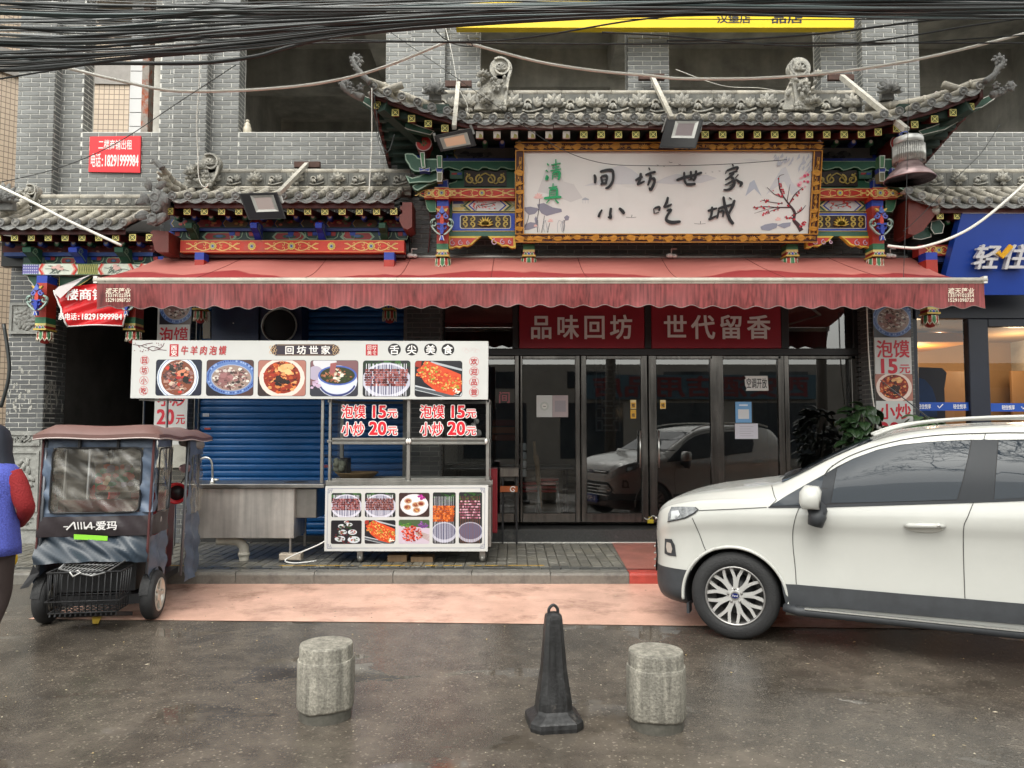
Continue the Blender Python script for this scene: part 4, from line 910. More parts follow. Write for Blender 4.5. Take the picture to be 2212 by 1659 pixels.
def lotus_post(parent, Y, xl, xr, ytop, ybot, W3=.15, orn=True, full=True):
    """square painted hanging post ending in a lotus bud"""
    a = at(xl, ybot, Y); b = at(xr, ybot, Y); x0, x1 = a.x, b.x; zt = at(xl, ytop, Y).z; zb = a.z; m_ = MB(); S = x1-x0
    zz = lambda py: at(xl, py, Y).z
    bands = [(ytop, ytop+(16 if full else 0), BLU), (ytop+(16 if full else 0), ybot-56, C(172,48,34)), (ybot-56, ybot-43, C(50,110,75)), (ybot-43, ybot-38, C(215,200,120)), (ybot-38, ybot-28, C(150,42,36))]
    for y0, y1, c in bands:
        if y1 > y0: m_.box((x0, Y, zz(y1)), (x1, Y+W3, zz(y0)-.0005), col=c)
    pl = front(Y-.001); cz = zz(ybot-33); s = S/2; cx = (x0+x1)/2
    for px_, col in ((-.55, C(60,120,80)), (.55, C(60,120,80)), (0, C(40,70,180))):
        m_.sheet(pl, [(cx+px_*s-.4*s, cz-.03), (cx+px_*s+.4*s, cz-.03), (cx+px_*s+.25*s, cz+.01), (cx+px_*s, cz+.03), (cx+px_*s-.25*s, cz+.01)], .002+.002*(px_ == 0), col=col); m_.stroke(pl, [(cx+px_*s-.4*s, cz-.03), (cx+px_*s-.2*s, cz+.012), (cx+px_*s, cz+.03), (cx+px_*s+.2*s, cz+.012), (cx+px_*s+.4*s, cz-.03)], .007, .006, col=WHT)
    m_.box((x0-.012, Y-.012, zz(ybot-28)), (x1+.012, Y+W3+.012, zz(ybot-28)+.02), col=C(205,175,80))
    # lotus bud: ring of petals
    cy = Y+W3/2; zt2, zb2 = zz(ybot-27), zz(ybot); H = zt2-zb2
    m_.lathe((cx, cy, zb2), [(.01,0),(s*.7,.012),(s*1.0,H*.35),(s*1.1,H*.7),(s*1.0,H)], 16, col=C(165,45,40))
    for k in range(12):
        t = k*math.pi/6; out = Vector((math.cos(t), math.sin(t), 0)); tn = Vector((-math.sin(t), math.cos(t), 0)); w_ = s*.36; g = k % 2
        c = C(60,125,80) if g else C(185,70,55); r_ = s*(1.22 if g else 1.15); o = Vector((cx, cy, zb2))
        P = [o+out*r_*1.0+Vector((0,0,H*.98)), ]
        vs = [o+out*r_*1.0+tn*w_*1.0+Vector((0,0,H*.95)), o+out*r_*1.05+tn*w_*1.1+Vector((0,0,H*.5)), o+out*r_*1.15+Vector((0,0,H*.18)), o+out*r_*1.05-tn*w_*1.1+Vector((0,0,H*.5)), o+out*r_*1.0-tn*w_+Vector((0,0,H*.95)), o+out*r_*1.16+Vector((0,0,H*.7))]
        m_.add(vs, [(0,5,1),(1,5,2),(2,5,3),(3,5,4),(4,5,0)], col=c)
        for p, q in ((0,1),(1,2),(2,3),(3,4)): m_.tube([vs[p]+out*.002, vs[q]+out*.002], .005, 5, col=C(220,215,195))
    po = m_.build('lotus_post', M_paint, parent)
    if orn:
        m_ = MB(); pl = front(Y-.06); cy = zz(ytop+ (ybot-ytop)*(.36 if full else .3)); f = S*1.25
        for mm in (-1, 1):
            curl(m_, pl, cx+mm*f*.30, cy+f*.42, f*.20, 90, 1.1, f*.13, 0, C(95,105,185), .03, mm)
            curl(m_, pl, cx+mm*f*.52, cy-f*.08, f*.30, 100, -.9, f*.13, 0, C(150,175,165), .03, mm)
            curl(m_, pl, cx+mm*f*.2, cy-f*.35, f*.24, 60, .9, f*.14, 0, C(40,65,165), .04, mm)
            m_.stroke(pl, spl([(cx+mm*f*.66, cy+f*.1),(cx+mm*f*.72, cy-f*.25),(cx+mm*f*.35, cy-f*.72),(cx+mm*f*.1, cy-f*.85)], 4), f*.09, 0, .03, col=C(165,185,175))
            petal_c(m_, pl, cx+mm*f*.1, cy+f*.75, 90-mm*55, f*.4, f*.2, C(205,165,70))
        m_.slab(pl, circ(cx, cy+f*.05, f*.14, f*.42, 12), 0, .035, col=C(200,62,45)); m_.slab(pl, circ(cx, cy-f*.5, f*.14, f*.38, 12), 0, .05, col=C(38,60,165)); m_.slab(pl, [(cx-f*.2,cy+f*.7),(cx,cy+f*1.15),(cx+f*.2,cy+f*.7),(cx,cy+f*.6)], 0, .04, col=C(80,105,190))
        m_.slab(pl, [(cx-f*.12,cy-f*1.25),(cx+f*.12,cy-f*1.25),(cx+f*.12,cy-f*.95),(cx-f*.12,cy-f*.95)], 0, .05, col=C(60,85,190))
        for mm in (-1, 1): m_.stroke(pl, [(cx+mm*f*.05, cy-f*.95),(cx+mm*f*.16, cy-f*1.3)], f*.05, .052+.001*mm, col=WHT)
        m_.build('carved_scroll', M_paint, parent)
    return po
def petal_c(mb, pl, cx, cy, ang, L, W, col):
    a = math.radians(ang); ca, sa = math.cos(a), math.sin(a)
    mb.slab(pl, [(cx, cy), (cx+ca*L*.4-sa*W/2, cy+sa*L*.4+ca*W/2), (cx+ca*L, cy+sa*L), (cx+ca*L*.4+sa*W/2, cy+sa*L*.4-ca*W/2)], 0, .03, col=col)
lotus_post(r3, 9.0, 74, 97, 595, 741, .2); lotus_post(r3, 9.0, 268, 291, 595, 741, .2)
lotus_post(r2, 9.0, 417, 437, 545, 697, .15, False); lotus_post(r2, 9.0, 828, 850, 545, 697, .15, False)
lotus_post(r4, 9.0, 2005, 2030, 545, 706, .17, False)
# section over the restaurant, both wings (mirrored about the sign)
MX = 1427.5
def both(f):
    for mir in (None, MX): f(mir)
def mpx(x, mir): return x if mir is None else 2*mir-x
def mboard(Y, x0, y0, x1, y1, th, col, name, extra=None, edges=None):
    for mir in (None, MX):
        a, b = mpx(x0, mir), mpx(x1, mir); board(r1, Y, min(a, b), y0, max(a, b), y1, th, col, name, extra, edges)
board(r1, 9.5, 880, 296, 1985, 552, .05, C(18,20,22), 'back_board') if False else None
board(r1, 9.42, 884, 296, 1972, 345, .08, C(22,30,60), 'back_board')
board(r1, 9.40, 905, 400, 1948, 430, .08, C(24,26,28), 'back_board')
def ink(m_, pl, a):
    rr = random.Random(int(abs(a[0]*100))); w_ = a[2]-a[0]; H = a[3]-a[1]
    m_.sheet(pl, [(a[0]+w_*.12,a[1]+.01),(a[2]-w_*.02,a[1]+.01),(a[2],a[1]+H*.5),(a[2]-w_*.02,a[3]-.01),(a[0]+w_*.12,a[3]-.01),(a[0]+w_*.05,a[1]+H*.5)], .001, col=C(125,118,115))
    for k in range(40):
        x = a[0]+w_*rr.uniform(.2,.62); y = a[1]+H*rr.uniform(.1,.55); m_.sheet(pl, circ(x, y, rr.uniform(.02,.06), rr.uniform(.01,.03), 7), .002+k*5e-5, col=rr.choice([C(60,60,62), C(85,85,85), C(105,100,98), C(50,50,55)]))
    for s in (.10, .14): m_.stroke(pl, [(a[0]+w_*s,a[3]),(a[0]+w_*(s-.07),a[1]+H*.5),(a[0]+w_*s,a[1])], .014, .006+s*.01, col=GRN if s < .12 else GLD)
mboard(9.25, 893, 317, 968, 345, .15, C(32,62,165), 'painted_panel'); mboard(9.28, 968, 318, 1112, 343, .12, C(40,60,90), 'painted_panel', ink)
mboard(9.18, 900, 342, 1112, 348, .2, C(30,52,140), 'painted_beam')
def wavy(mir):
    pts = [(895,348),(1114,348),(1114,366)]+[(1114-8*k, 364.5+2.6*math.sin(k*1.3)+(3 if k % 5 == 0 else 0)) for k in range(1, 27)]+[(898,360)]
    trace(r1, 9.16, pts, C(28,92,66), 'scalloped_beam', .1, edge=GRL, ew=.012, mirror=mir)
both(wavy)
def fret(m_, pl, a):
    w_ = a[2]-a[0]; H = a[3]-a[1]; cx, cy = (a[0]+a[2])/2, (a[1]+a[3])/2; n = 4
    for i, t in enumerate((-.36, -.13, .13, .36)):
        curl(m_, pl, cx+t*w_, cy-H*.08, H*.3, 90 if i % 2 else 90, 1.2, .02, .0, GLD, .012, 1 if i < 2 else -1)
    for s in (-1, 1):
        m_.stroke(pl, spl([(cx, cy+H*.3),(cx+s*w_*.12, cy+H*.1),(cx+s*w_*.25, cy-H*.38),(cx+s*w_*.44, cy+H*.3)], 5), .016, .013+.001*s, .006, col=C(170,145,65))
def carved(mir):
    trace(r1, 9.22, [(970,368),(1112,368),(1112,407),(940,407),(944,395),(965,398),(985,392),(992,380)], C(24,88,60), 'carved_board', .08, edge=GRL, mirror=mir)
    x0, x1 = mpx(1003, mir), mpx(1094, mir); board(r1, 9.20, min(x0,x1), 368, max(x0,x1), 402, .05, C(40,24,18), 'fret_panel', fret)
    x0, x1 = mpx(972, mir), mpx(999, mir)
    def hk(m_, pl, a): m_.sheet(pl, [(a[0],a[1]),(a[2],a[1]),(a[2],a[3]),(a[0],a[3])], .001, col=C(60,100,80)); m_.sheet(pl, [(a[0]+.02,a[1]+.05),(a[0]+.08,a[1]+.05),(a[0]+.09,a[3]-.02),(a[0]+.02,a[3]-.02)], .003, col=C(170,40,45)); m_.sheet(pl, [(a[0]+.09,a[1]+.05),(a[2]-.01,a[1]+.05),(a[2]-.01,a[3]-.02),(a[0]+.1,a[3]-.02)], .003, col=BLU)
    board(r1, 9.17, min(x0,x1), 370, max(x0,x1), 386, .02, GRN, 'painted_panel', hk)
both(carved)
def ex8(m_, pl, a): H = a[3]-a[1]; ornament(m_, pl, (a[0]+a[2])/2, (a[1]+a[3])/2, .80, H, .002)
mboard(9.02, 970, 407, 1112, 427.5, .2, C(188,48,32), 'painted_beam', ex8, (C(205,150,85), .007))
def ex9(m_, pl, a): H = a[3]-a[1]; ornament(m_, pl, (a[0]+a[2])/2, (a[1]+a[3])/2, .34, H, .002)
mboard(8.92, 938.5, 405, 969.5, 429, .3, C(196,56,34), 'beam_end', ex9, (C(215,165,85), .006)); mboard(8.97, 916, 409, 938, 427.5, .2, C(190,50,32), 'beam_end', ex9, (C(205,150,85), .006))
def hexp(m_, pl, a):
    rr = random.Random(int(abs(a[0]*77))); w_ = a[2]-a[0]; H = a[3]-a[1]; lo, hi, mid = a[1], a[3], (a[1]+a[3])/2
    for k, (c, d) in enumerate(((C(150,150,95),0),(GRN,.05),(C(215,205,150),.09),(BLU,.13),(C(210,215,215),.16))):
        m_.sheet(pl, [(a[0]+w_*(.22+d)*1.0,lo+.004),(a[2]-w_*(.10+d),lo+.004),(a[2]-w_*(.0+d),mid),(a[2]-w_*(.10+d),hi-.004),(a[0]+w_*(.22+d),hi-.004),(a[0]+w_*(.12+d),mid)], .001+.001*k, col=c)
    cx = a[0]+w_*.5
    m_.stroke(pl, spl([(cx-w_*.12,lo+.01),(cx-w_*.1,mid),(cx,mid+H*.05),(cx+w_*.2,mid+H*.25)], 5), .010, .007, col=C(95,75,65)); m_.stroke(pl, spl([(cx-w_*.05,mid),(cx+w_*.05,mid-H*.1),(cx+w_*.15,mid-.0)], 4), .007, .008, col=C(95,75,65))
    for k in range(26): m_.sheet(pl, circ(cx+w_*rr.uniform(-.16,.2), mid+H*rr.uniform(-.3,.36), .012, .009, 6), .009+k*5e-5, col=rr.choice([C(205,95,85), C(195,70,70), C(225,150,140)]))
    m_.sheet(pl, [(a[0]+.01,lo+H*.1),(a[0]+w_*.16,lo+H*.1),(a[0]+w_*.22,lo+H*.35),(a[0]+.01,lo+H*.35)], .002, col=C(215,190,110)); m_.sheet(pl, [(a[0]+.01,lo+H*.65),(a[0]+w_*.2,lo+H*.65),(a[0]+w_*.16,lo+H*.9),(a[0]+.01,lo+H*.9)], .002, col=C(60,70,130))
mboard(9.14, 977, 432, 1112, 456.5, .1, C(190,195,170), 'painted_panel', hexp, (C(200,180,100), .006))
def fret2(m_, pl, a):
    w_ = a[2]-a[0]; H = a[3]-a[1]; cx, cy = (a[0]+a[2])/2, (a[1]+a[3])/2
    m_.slab(pl, rrect(a[0]+w_*.12, a[1]+H*.14, a[2]-w_*.06, a[3]-H*.14, .03), 0, .004, col=WHT); m_.slab(pl, rrect(a[0]+w_*.135, a[1]+H*.18, a[2]-w_*.075, a[3]-H*.18, .02), .004, .006, col=C(45,26,18)); cx = a[0]+w_*.53
    for i, t in enumerate((-.33, -.21, .21, .33)):
        for s in (-1, 1): curl(m_, pl, cx+t*w_, cy+s*H*.13, H*.15, 90*s, 1.1*s, .02, .006, C(190,165,75), .012, -1 if t < 0 else 1)
    for k in range(9): petal_c(m_, Pl((0, pl.o.y-.012, 0)), cx, cy-H*.22, 90+(k-4)*20, H*(.5-.02*abs(k-4)), H*.13, C(222,192,70) if k % 2 else C(200,165,55))
mboard(9.12, 977, 459, 1112, 500, .1, C(42,76,185), 'painted_panel', fret2, (C(215,190,90), .008))
mboard(9.1, 969, 501, 1114, 510, .12, C(60,105,85), 'painted_beam')
mboard(9.16, 968, 430, 976.5, 501, .1, C(40,98,68), 'painted_post')
def spandrel(mir):
    for P, c in (([(967,510),(1040,510),(1030,517),(1019,528),(1010,532),(1001,530.5),(992,535),(984,533),(975,537),(967,536)], 0), ([(1054,510),(1114,510),(1114,535),(1105,536),(1097,531),(1085,532),(1077,526),(1064,520)], 1)):
        trace(r1, 9.08, P, C(222,192,72), 'spandrel', .06, edge=None, mirror=mir)
        cx = sum(p[0] for p in P)/len(P); cy = sum(p[1] for p in P)/len(P); Q = [(cx+(x-cx)*.80, cy-1+(y-cy)*.70) for x, y in P]; trace(r1, 9.078, Q, C(195,60,45), 'spandrel_field', .004, edge=None, mirror=mir)
        pl = front(9.07); m_ = MB(); q = pl.px(mpx(cx-8, mir), cy-2); 
        for dx, r_ in ((-.07,.04),(.03,.035),(.12,.025)): curl(m_, pl, q[0]+dx, q[1], r_, 90, 1.1, .012, 0, C(200,170,190), .006)
        m_.build('scroll_carving', M_paint, r1)
both(spandrel)
for mir in (None, MX):
    x0, x1 = mpx(943, mir), mpx(968, mir); lotus_post(r1, 8.98, min(x0,x1), max(x0,x1), 429, 582, .2)
    x0, x1 = mpx(1130, mir), mpx(1155, mir); lotus_post(r1, 9.1, min(x0,x1), max(x0,x1), 524, 582, .18, False, False)
    # cloud-headed arms reaching out from the post, and the round red boss above
    A = [(874,333),(880,331),(892,332),(899,336),(903,341),(912,343),(945,343),(955,350),(950,366),(930,372),(910,372),(895,370),(886,364),(883,356),(876,346)]
    D_ = [(876,379),(890,384),(905,380),(920,372),(940,366),(955,368),(953,386),(930,394),(905,394),(884,396),(880,388)]
    E_ = [(890,402),(905,394),(925,392),(945,394),(925,400),(902,412),(896,410)]
    for k, P in enumerate((A, D_, E_)): trace(r1, 8.78+.05*k, P, C(30,82,60), 'dragon_bracket', .12, edge=C(150,178,158), ew=.016, mirror=mir)
    trace(r1, 8.70, [(907,329),(917,329),(918,352),(919,362),(911,362),(909,350)], C(60,110,70), 'bracket_strap', .1, edge=WHT, ew=.010, mirror=mir); trace(r1, 8.74, [(943,336),(955,336),(955,363),(945,363)], C(70,115,80), 'bracket_strap', .1, edge=WHT, ew=.010, mirror=mir); trace(r1, 8.72, [(944,372),(956,372),(955,392),(944,392)], C(110,110,85), 'bracket_strap', .1, edge=WHT, mirror=mir)
    trace(r1, 8.71, [(905,362),(917,365),(929,362),(927,371),(917,369),(906,370)], C(45,62,150), 'bracket_cap', .1, edge=WHT, ew=.006, mirror=mir); trace(r1, 8.76, [(941,363),(957,363),(955,372),(943,372)], C(45,62,150), 'bracket_cap', .1, edge=WHT, ew=.006, mirror=mir)
    trace(r1, 9.0, [(938,392),(968,388),(968,405),(940,405)], C(40,70,170), 'bracket_cap', .1, edge=WHT, ew=.008, mirror=mir); trace(r1, 9.05, [(918,429),(942,429),(942,458),(928,458),(922,450)], C(45,110,75), 'side_bracket', .08, edge=GRL, mirror=mir)
    m_ = MB(); pl = front(8.9); q = pl.px(mpx(915.5, mir), 310); r_ = .098
    m_.lathe(pl.w(q[0], q[1], -.5), [(r_,0),(r_,.5),(r_*.97,.505)], 24, (0,-1,0), col=C(110,40,35)); m_.sheet(pl, circ(*q, r_, r_, 28), .008, col=C(200,170,165)); m_.sheet(pl, circ(*q, r_*.88, r_*.88, 28), .009, col=C(195,42,40))
    for k in range(8): petal_flat = [(q[0]+r_*.55*math.cos(k*.785+d)*s_, q[1]+r_*.55*math.sin(k*.785+d)*s_) for d, s_ in ((-.35,.55),(0,1),(.35,.55))]+[q]; m_.sheet(pl, petal_flat, .010+k*1e-4, col=C(120,115,60) if k % 2 else C(60,90,60))
    m_.sheet(pl, circ(*q, r_*.14, r_*.14, 10), .012, col=C(170,60,50)); m_.build('round_boss', M_paint, r1)
# wing of the right-hand neighbour eave
board(r4, 9.4, 1960, 460, 2230, 560, .08, C(20,22,24), 'back_board'); board(r4, 9.15, 1985, 529, 2070, 552, .15, C(160,42,34), 'painted_beam', ex9)
trace(r4, 9.1, [(1969,492),(1990,486),(2010,492),(2012,512),(1990,518),(1972,516)], C(34,74,60), 'cloud_bracket'); trace(r4, 9.05, [(2012,478),(2030,474),(2040,486),(2036,504),(2018,506),(2010,494)], C(34,74,60), 'cloud_bracket')
board(r4, 9.2, 2000, 553, 2060, 566, .1, C(40,60,120), 'painted_beam')
# ---------------------------------------------------------------- restaurant name board
zb_, zt_ = at(1113,524,9.0), at(1113,308,8.76)
pN = Pl(zb_, (1,0,0), (0, zt_.y-zb_.y, zt_.z-zb_.z))
NB = thing('name_board', (1.9, 8.9, 3.86), 'large white painted name board in a carved gold and maroon frame over the awning', 'shop sign')
o4 = pN.pts([(1113,308),(1778,308),(1760,524),(1113,524)]); W_ = max(p[0] for p in o4[:3]); W_ = (o4[1][0]+o4[2][0])/2; H_ = o4[0][1]
fw = .105
m_ = MB(); m_.slab(pN, [(0,0),(W_,0),(W_,H_),(0,H_)], -.05, 0); m_.build('face_panel', mat('white_sign_face', (.80,.795,.77), .35, noise=(1.5,.05)), NB)
M_gold = mat('gold_carving', C(200,140,48), .42, metal=.15, noise=(12,.25), bump=(40,.3)); M_mar = mat('maroon_wood', C(72,28,24), .5, noise=(8,.2))
for (a, b) in (((0,0),(W_,fw)), ((0,H_-fw),(W_,H_)), ((0,fw),(fw,H_-fw)), ((W_-fw,fw),(W_,H_-fw))):
    m_ = MB(); m_.slab(pN, [(a[0],a[1]),(b[0],a[1]),(b[0],b[1]),(a[0],b[1])], 0, .03); fo = m_.build('frame', M_mar, NB)
    g = MB(); hor = (b[0]-a[0]) > (b[1]-a[1]); L = (b[0]-a[0]) if hor else (b[1]-a[1]); rr = random.Random(int(L*100)+int(a[1]*10)); e = .010
    for q in ((a[1], a[1]+e), (b[1]-e, b[1])) if hor else (): g.slab(pN, [(a[0],q[0]),(b[0],q[0]),(b[0],q[1]),(a[0],q[1])], .03, .05)
    for q in ((a[0], a[0]+e), (b[0]-e, b[0])) if not hor else (): g.slab(pN, [(q[0],a[1]),(q[1],a[1]),(q[1],b[1]),(q[0],b[1])], .03, .05)
    t = .06; k = 0
    while t < L-.04:
        c = (a[0]+t, (a[1]+b[1])/2+rr.uniform(-.008,.008)) if hor else ((a[0]+b[0])/2+rr.uniform(-.008,.008), a[1]+t)
        kind = k % 4; an = rr.uniform(0, 360); s = rr.uniform(.85,1.1)
        if kind in (0, 2):     # leaf
            n = 11; g.slab(pN, [(c[0]+s*.052*math.cos(6.283*i/n+.3)*(1+.18*math.sin(3*6.283*i/n)), c[1]+s*.034*math.sin(6.283*i/n+.3)*(1+.25*math.cos(2*6.283*i/n+an))) for i in range(n)], .03, .048)
            g.stroke(pN, [(c[0]-.04,c[1]),(c[0]+.04,c[1]+.01)], .005, .049, .004)
        elif kind == 1:        # lotus flower
            for j in range(7): 
                A_ = math.radians(90+(j-3)*28+(0 if hor else 20)); g.slab(pN, [(c[0],c[1]-.02),(c[0]+.028*math.cos(A_)-.010*math.sin(A_),c[1]-.02+.028*math.sin(A_)+.010*math.cos(A_)),(c[0]+.058*math.cos(A_),c[1]-.02+.058*math.sin(A_)),(c[0]+.028*math.cos(A_)+.010*math.sin(A_),c[1]-.02+.028*math.sin(A_)-.010*math.cos(A_))], .03, .052+.001*j)
        else:
            g.slab(pN, circ(c[0], c[1], .016, .022, 8), .03, .055)
        for j in range(4):
            dx = rr.uniform(-.06,.06); P = spl([(c[0]-.07,c[1]+rr.uniform(-.02,.02)),(c[0],c[1]+rr.uniform(-.03,.03)),(c[0]+.07,c[1]+rr.uniform(-.02,.02))] if hor else [(c[0]+rr.uniform(-.02,.02),c[1]-.07),(c[0]+rr.uniform(-.03,.03),c[1]),(c[0]+rr.uniform(-.02,.02),c[1]+.07)], 3)
            g.stroke(pN, P, .004, .030+j*.0006, .006)
        t += .115*s; k += 1
    g.build('frame_carving', M_gold, fo)
# painted face: coordinates zz() are measured on the board
def zz(x, y): return pN.px(1097.2+x*.3224, 285.3+y*.3224)
PT = MB(); hh = [.0012]
def nx(d=.00006): hh[0] += d; return hh[0]
def ps(P, wd, col): Q = [zz(*p) for p in P]; Q = spl(Q, 4) if len(Q) > 2 else Q; wl = wd if isinstance(wd, list) else [wd]*len(P); ws = [q*.00165 for q in ([wl[0]]*(len(Q)) if not isinstance(wd, list) else [wl[min(len(wl)-1, int(i/(len(Q)-1)*(len(wl)-1)+.0))]+(wl[min(len(wl)-1, int(i/(len(Q)-1)*(len(wl)-1))+1)]-wl[min(len(wl)-1, int(i/(len(Q)-1)*(len(wl)-1)))])*((i/(len(Q)-1)*(len(wl)-1)) % 1) for i in range(len(Q))])]; PT.stroke(pN, Q, ws, nx(), col=col)
def pp(P, col): PT.sheet(pN, [zz(*p) for p in P], nx(), col=col)
g1, g2, g3 = C(206,206,208), C(192,195,200), C(175,180,190)
pp([(510,360),(600,330),(690,240),(760,220),(830,250),(880,290),(960,330),(900,350),(700,350)], C(212,213,216)); pp([(980,340),(1060,300),(1130,280),(1230,295),(1330,285),(1400,310),(1300,340),(1100,350)], C(212,213,216)); pp([(200,400),(250,260),(300,215),(340,250),(370,330),(440,350),(500,440),(420,470),(300,420)], C(214,213,212)); pp([(1590,430),(1620,340),(1650,320),(1680,390),(1700,430),(1650,380)], C(185,192,205)); pp([(1730,420),(1780,330),(1830,250),(1860,232),(1900,330),(1960,400),(1900,420),(1850,330)], C(212,214,218)); pp([(1570,185),(1620,177),(1700,190),(1640,200)], C(222,222,222))
pp([(495,450),(517,438),(545,450),(540,456),(500,456)], g3); [ps([(x,456),(x,478)], 2, g3) for x in (502,518,537)]
for x, y, s in ((1090,205,12),(1150,218,8),(1003,222,6),(1045,230,6),(1325,276,4),(1370,268,5),(1418,262,6)): ps([(x-s,y-s*.5),(x,y),(x+s,y-s*.2)], 3, C(90,90,95))
for x, y, w1 in ((825,570,34),(1285,613,38)): ps([(x-w1,y),(x,y+3),(x+w1,y)], 3, C(120,120,120)); ps([(x+6,y-16),(x+4,y)], 4, C(80,80,80))
# lotus leaves on the left, buds, stems
for P in ([(110,505),(150,500),(200,510),(205,520),(180,548),(140,556),(115,530)], [(195,485),(240,475),(300,505),(358,515),(362,535),(320,545),(260,562),(225,545),(205,515)], [(112,620),(150,603),(195,610),(185,640),(140,655),(112,655)], [(178,580),(188,562),(200,590),(200,630),(188,640)], [(376,570),(395,556),(412,568),(405,590),(385,594)]): pp(P, C(142,142,158))
for P, w1 in (([(212,448),(205,530),(195,600),(200,672)],5), ([(245,560),(235,620),(225,674)],4), ([(280,610),(265,674)],4), ([(380,590),(372,674)],4), ([(140,556),(130,600),(112,640)],4)): ps(P, w1, C(70,70,78))
for k in range(10): x = R.uniform(130,420); ps([(x,672),(x+R.uniform(-14,14),620),(x+R.uniform(-30,30),590)], 2.5, C(160,165,175))
for cx, cy, s in ((205,425,34),(285,590,20),(185,625,14),(1810,580,22)):
    for k in range(6): a_ = math.radians(90+(k-2.5)*30); pp([(cx,cy+s*.6),(cx+s*.6*math.cos(a_-.3),cy+s*.6-s*.9*math.sin(a_-.3)),(cx+s*1.1*math.cos(a_),cy+s*.6-s*1.2*math.sin(a_)),(cx+s*.6*math.cos(a_+.3),cy+s*.6-s*.9*math.sin(a_+.3))], C(236,190,185) if k % 2 else C(240,205,200))
# right: lotus leaves, plum tree, bamboo
for P in ([(1690,635),(1720,620),(1770,610),(1805,612),(1800,640),(1750,660),(1700,655)], [(1800,625),(1840,610),(1895,605),(1890,630),(1850,645)], [(1690,650),(1720,640),(1740,660)]): pp(P, C(150,155,172))
BRK = C(70,45,50)
ps([(1965,662),(1940,620),(1915,590),(1920,540),(1895,500)], [34,30,24,20,16], BRK); ps([(1895,500),(1850,440),(1820,380),(1815,300),(1850,285)], [14,10,8,5,3], BRK); ps([(1895,505),(1800,505),(1720,500),(1640,508)], [10,8,6,4], BRK); ps([(1850,440),(1790,420),(1735,370)], [7,5,3], BRK); ps([(1885,480),(1920,420),(1975,370)], [9,7,4], BRK); ps([(1900,560),(1960,530),(1995,490)], [8,6,3], BRK); ps([(1840,480),(1760,470),(1700,455)], [6,5,3], BRK); ps([(1820,510),(1770,525),(1735,545)], [6,4,3], BRK); ps([(1915,580),(1880,575),(1850,570)], [8,5,3], BRK); ps([(1870,460),(1880,400),(1890,350)], [6,4,2], BRK); ps([(1790,505),(1730,520),(1650,545)], [4,3,2], BRK)
for k in range(85):
    b_ = R.choice([((1895,500),(1640,508)),((1850,440),(1815,310)),((1850,440),(1735,370)),((1885,480),(1975,370)),((1900,560),(1995,490)),((1840,480),(1690,455)),((1820,510),(1700,555)),((1960,640),(1985,600)),((1915,580),(1850,570))]); t = R.random(); x = b_[0][0]+(b_[1][0]-b_[0][0])*t+R.uniform(-9,9); y = b_[0][1]+(b_[1][1]-b_[0][1])*t+R.uniform(-9,9); s = R.uniform(4,7.5)
    pp([(x+s*math.cos(q*1.047), y+s*math.sin(q*1.047)) for q in range(6)], R.choice([C(190,40,60), C(205,65,85), C(165,30,50)]))
for k in range(14): x, y = R.uniform(1940,2010), R.uniform(270,370); s = R.uniform(7,13); pp([(x+s*math.cos(q*1.047), y+s*math.sin(q*1.047)) for q in range(6)], R.choice([C(238,185,195), C(240,205,210), C(215,90,120)]))
for k in range(34): x, y = R.uniform(1770,2030), R.uniform(140,240)+0; a_ = R.uniform(1.6,2.9); l = R.uniform(30,60); x += (y-140)*.6; x = min(x, 2035); pp([(x,y),(x-l*.5*math.cos(a_-1.57)*.5-4,y+l*.5),(x-l*math.cos(a_-1.6)*.6,y+l*.9),(x+3,y+l*.45)], C(196,200,210))
PT.build('ink_painting', M_plain, NB)
def calli(name, strokes, col, m, parent=NB, th=.006):
    mb = MB(); h = hh[0]+.004
    for i, (P, wd) in enumerate(strokes):
        Q = [zz(*p) for p in P]; n0 = len(Q); wl = wd if isinstance(wd, list) else [wd]*n0
        Q3 = spl([(*q, w_) for q, w_ in zip(Q, wl)], 5) if n0 > 2 else [(*q, w_) for q, w_ in zip(Q, wl)]
        ws = [q[2]*.0020*(1 if 0 < j < len(Q3)-1 else .55) for j, q in enumerate(Q3)]; mb.stroke(pN, [q[:2] for q in Q3], ws, h+i*.0003, th)
    return mb.build(name, m, parent)
BK = mat('black_letters', C(38,38,42), .5); GNL = mat('green_letters', C(40,165,105), .5)
S = 17
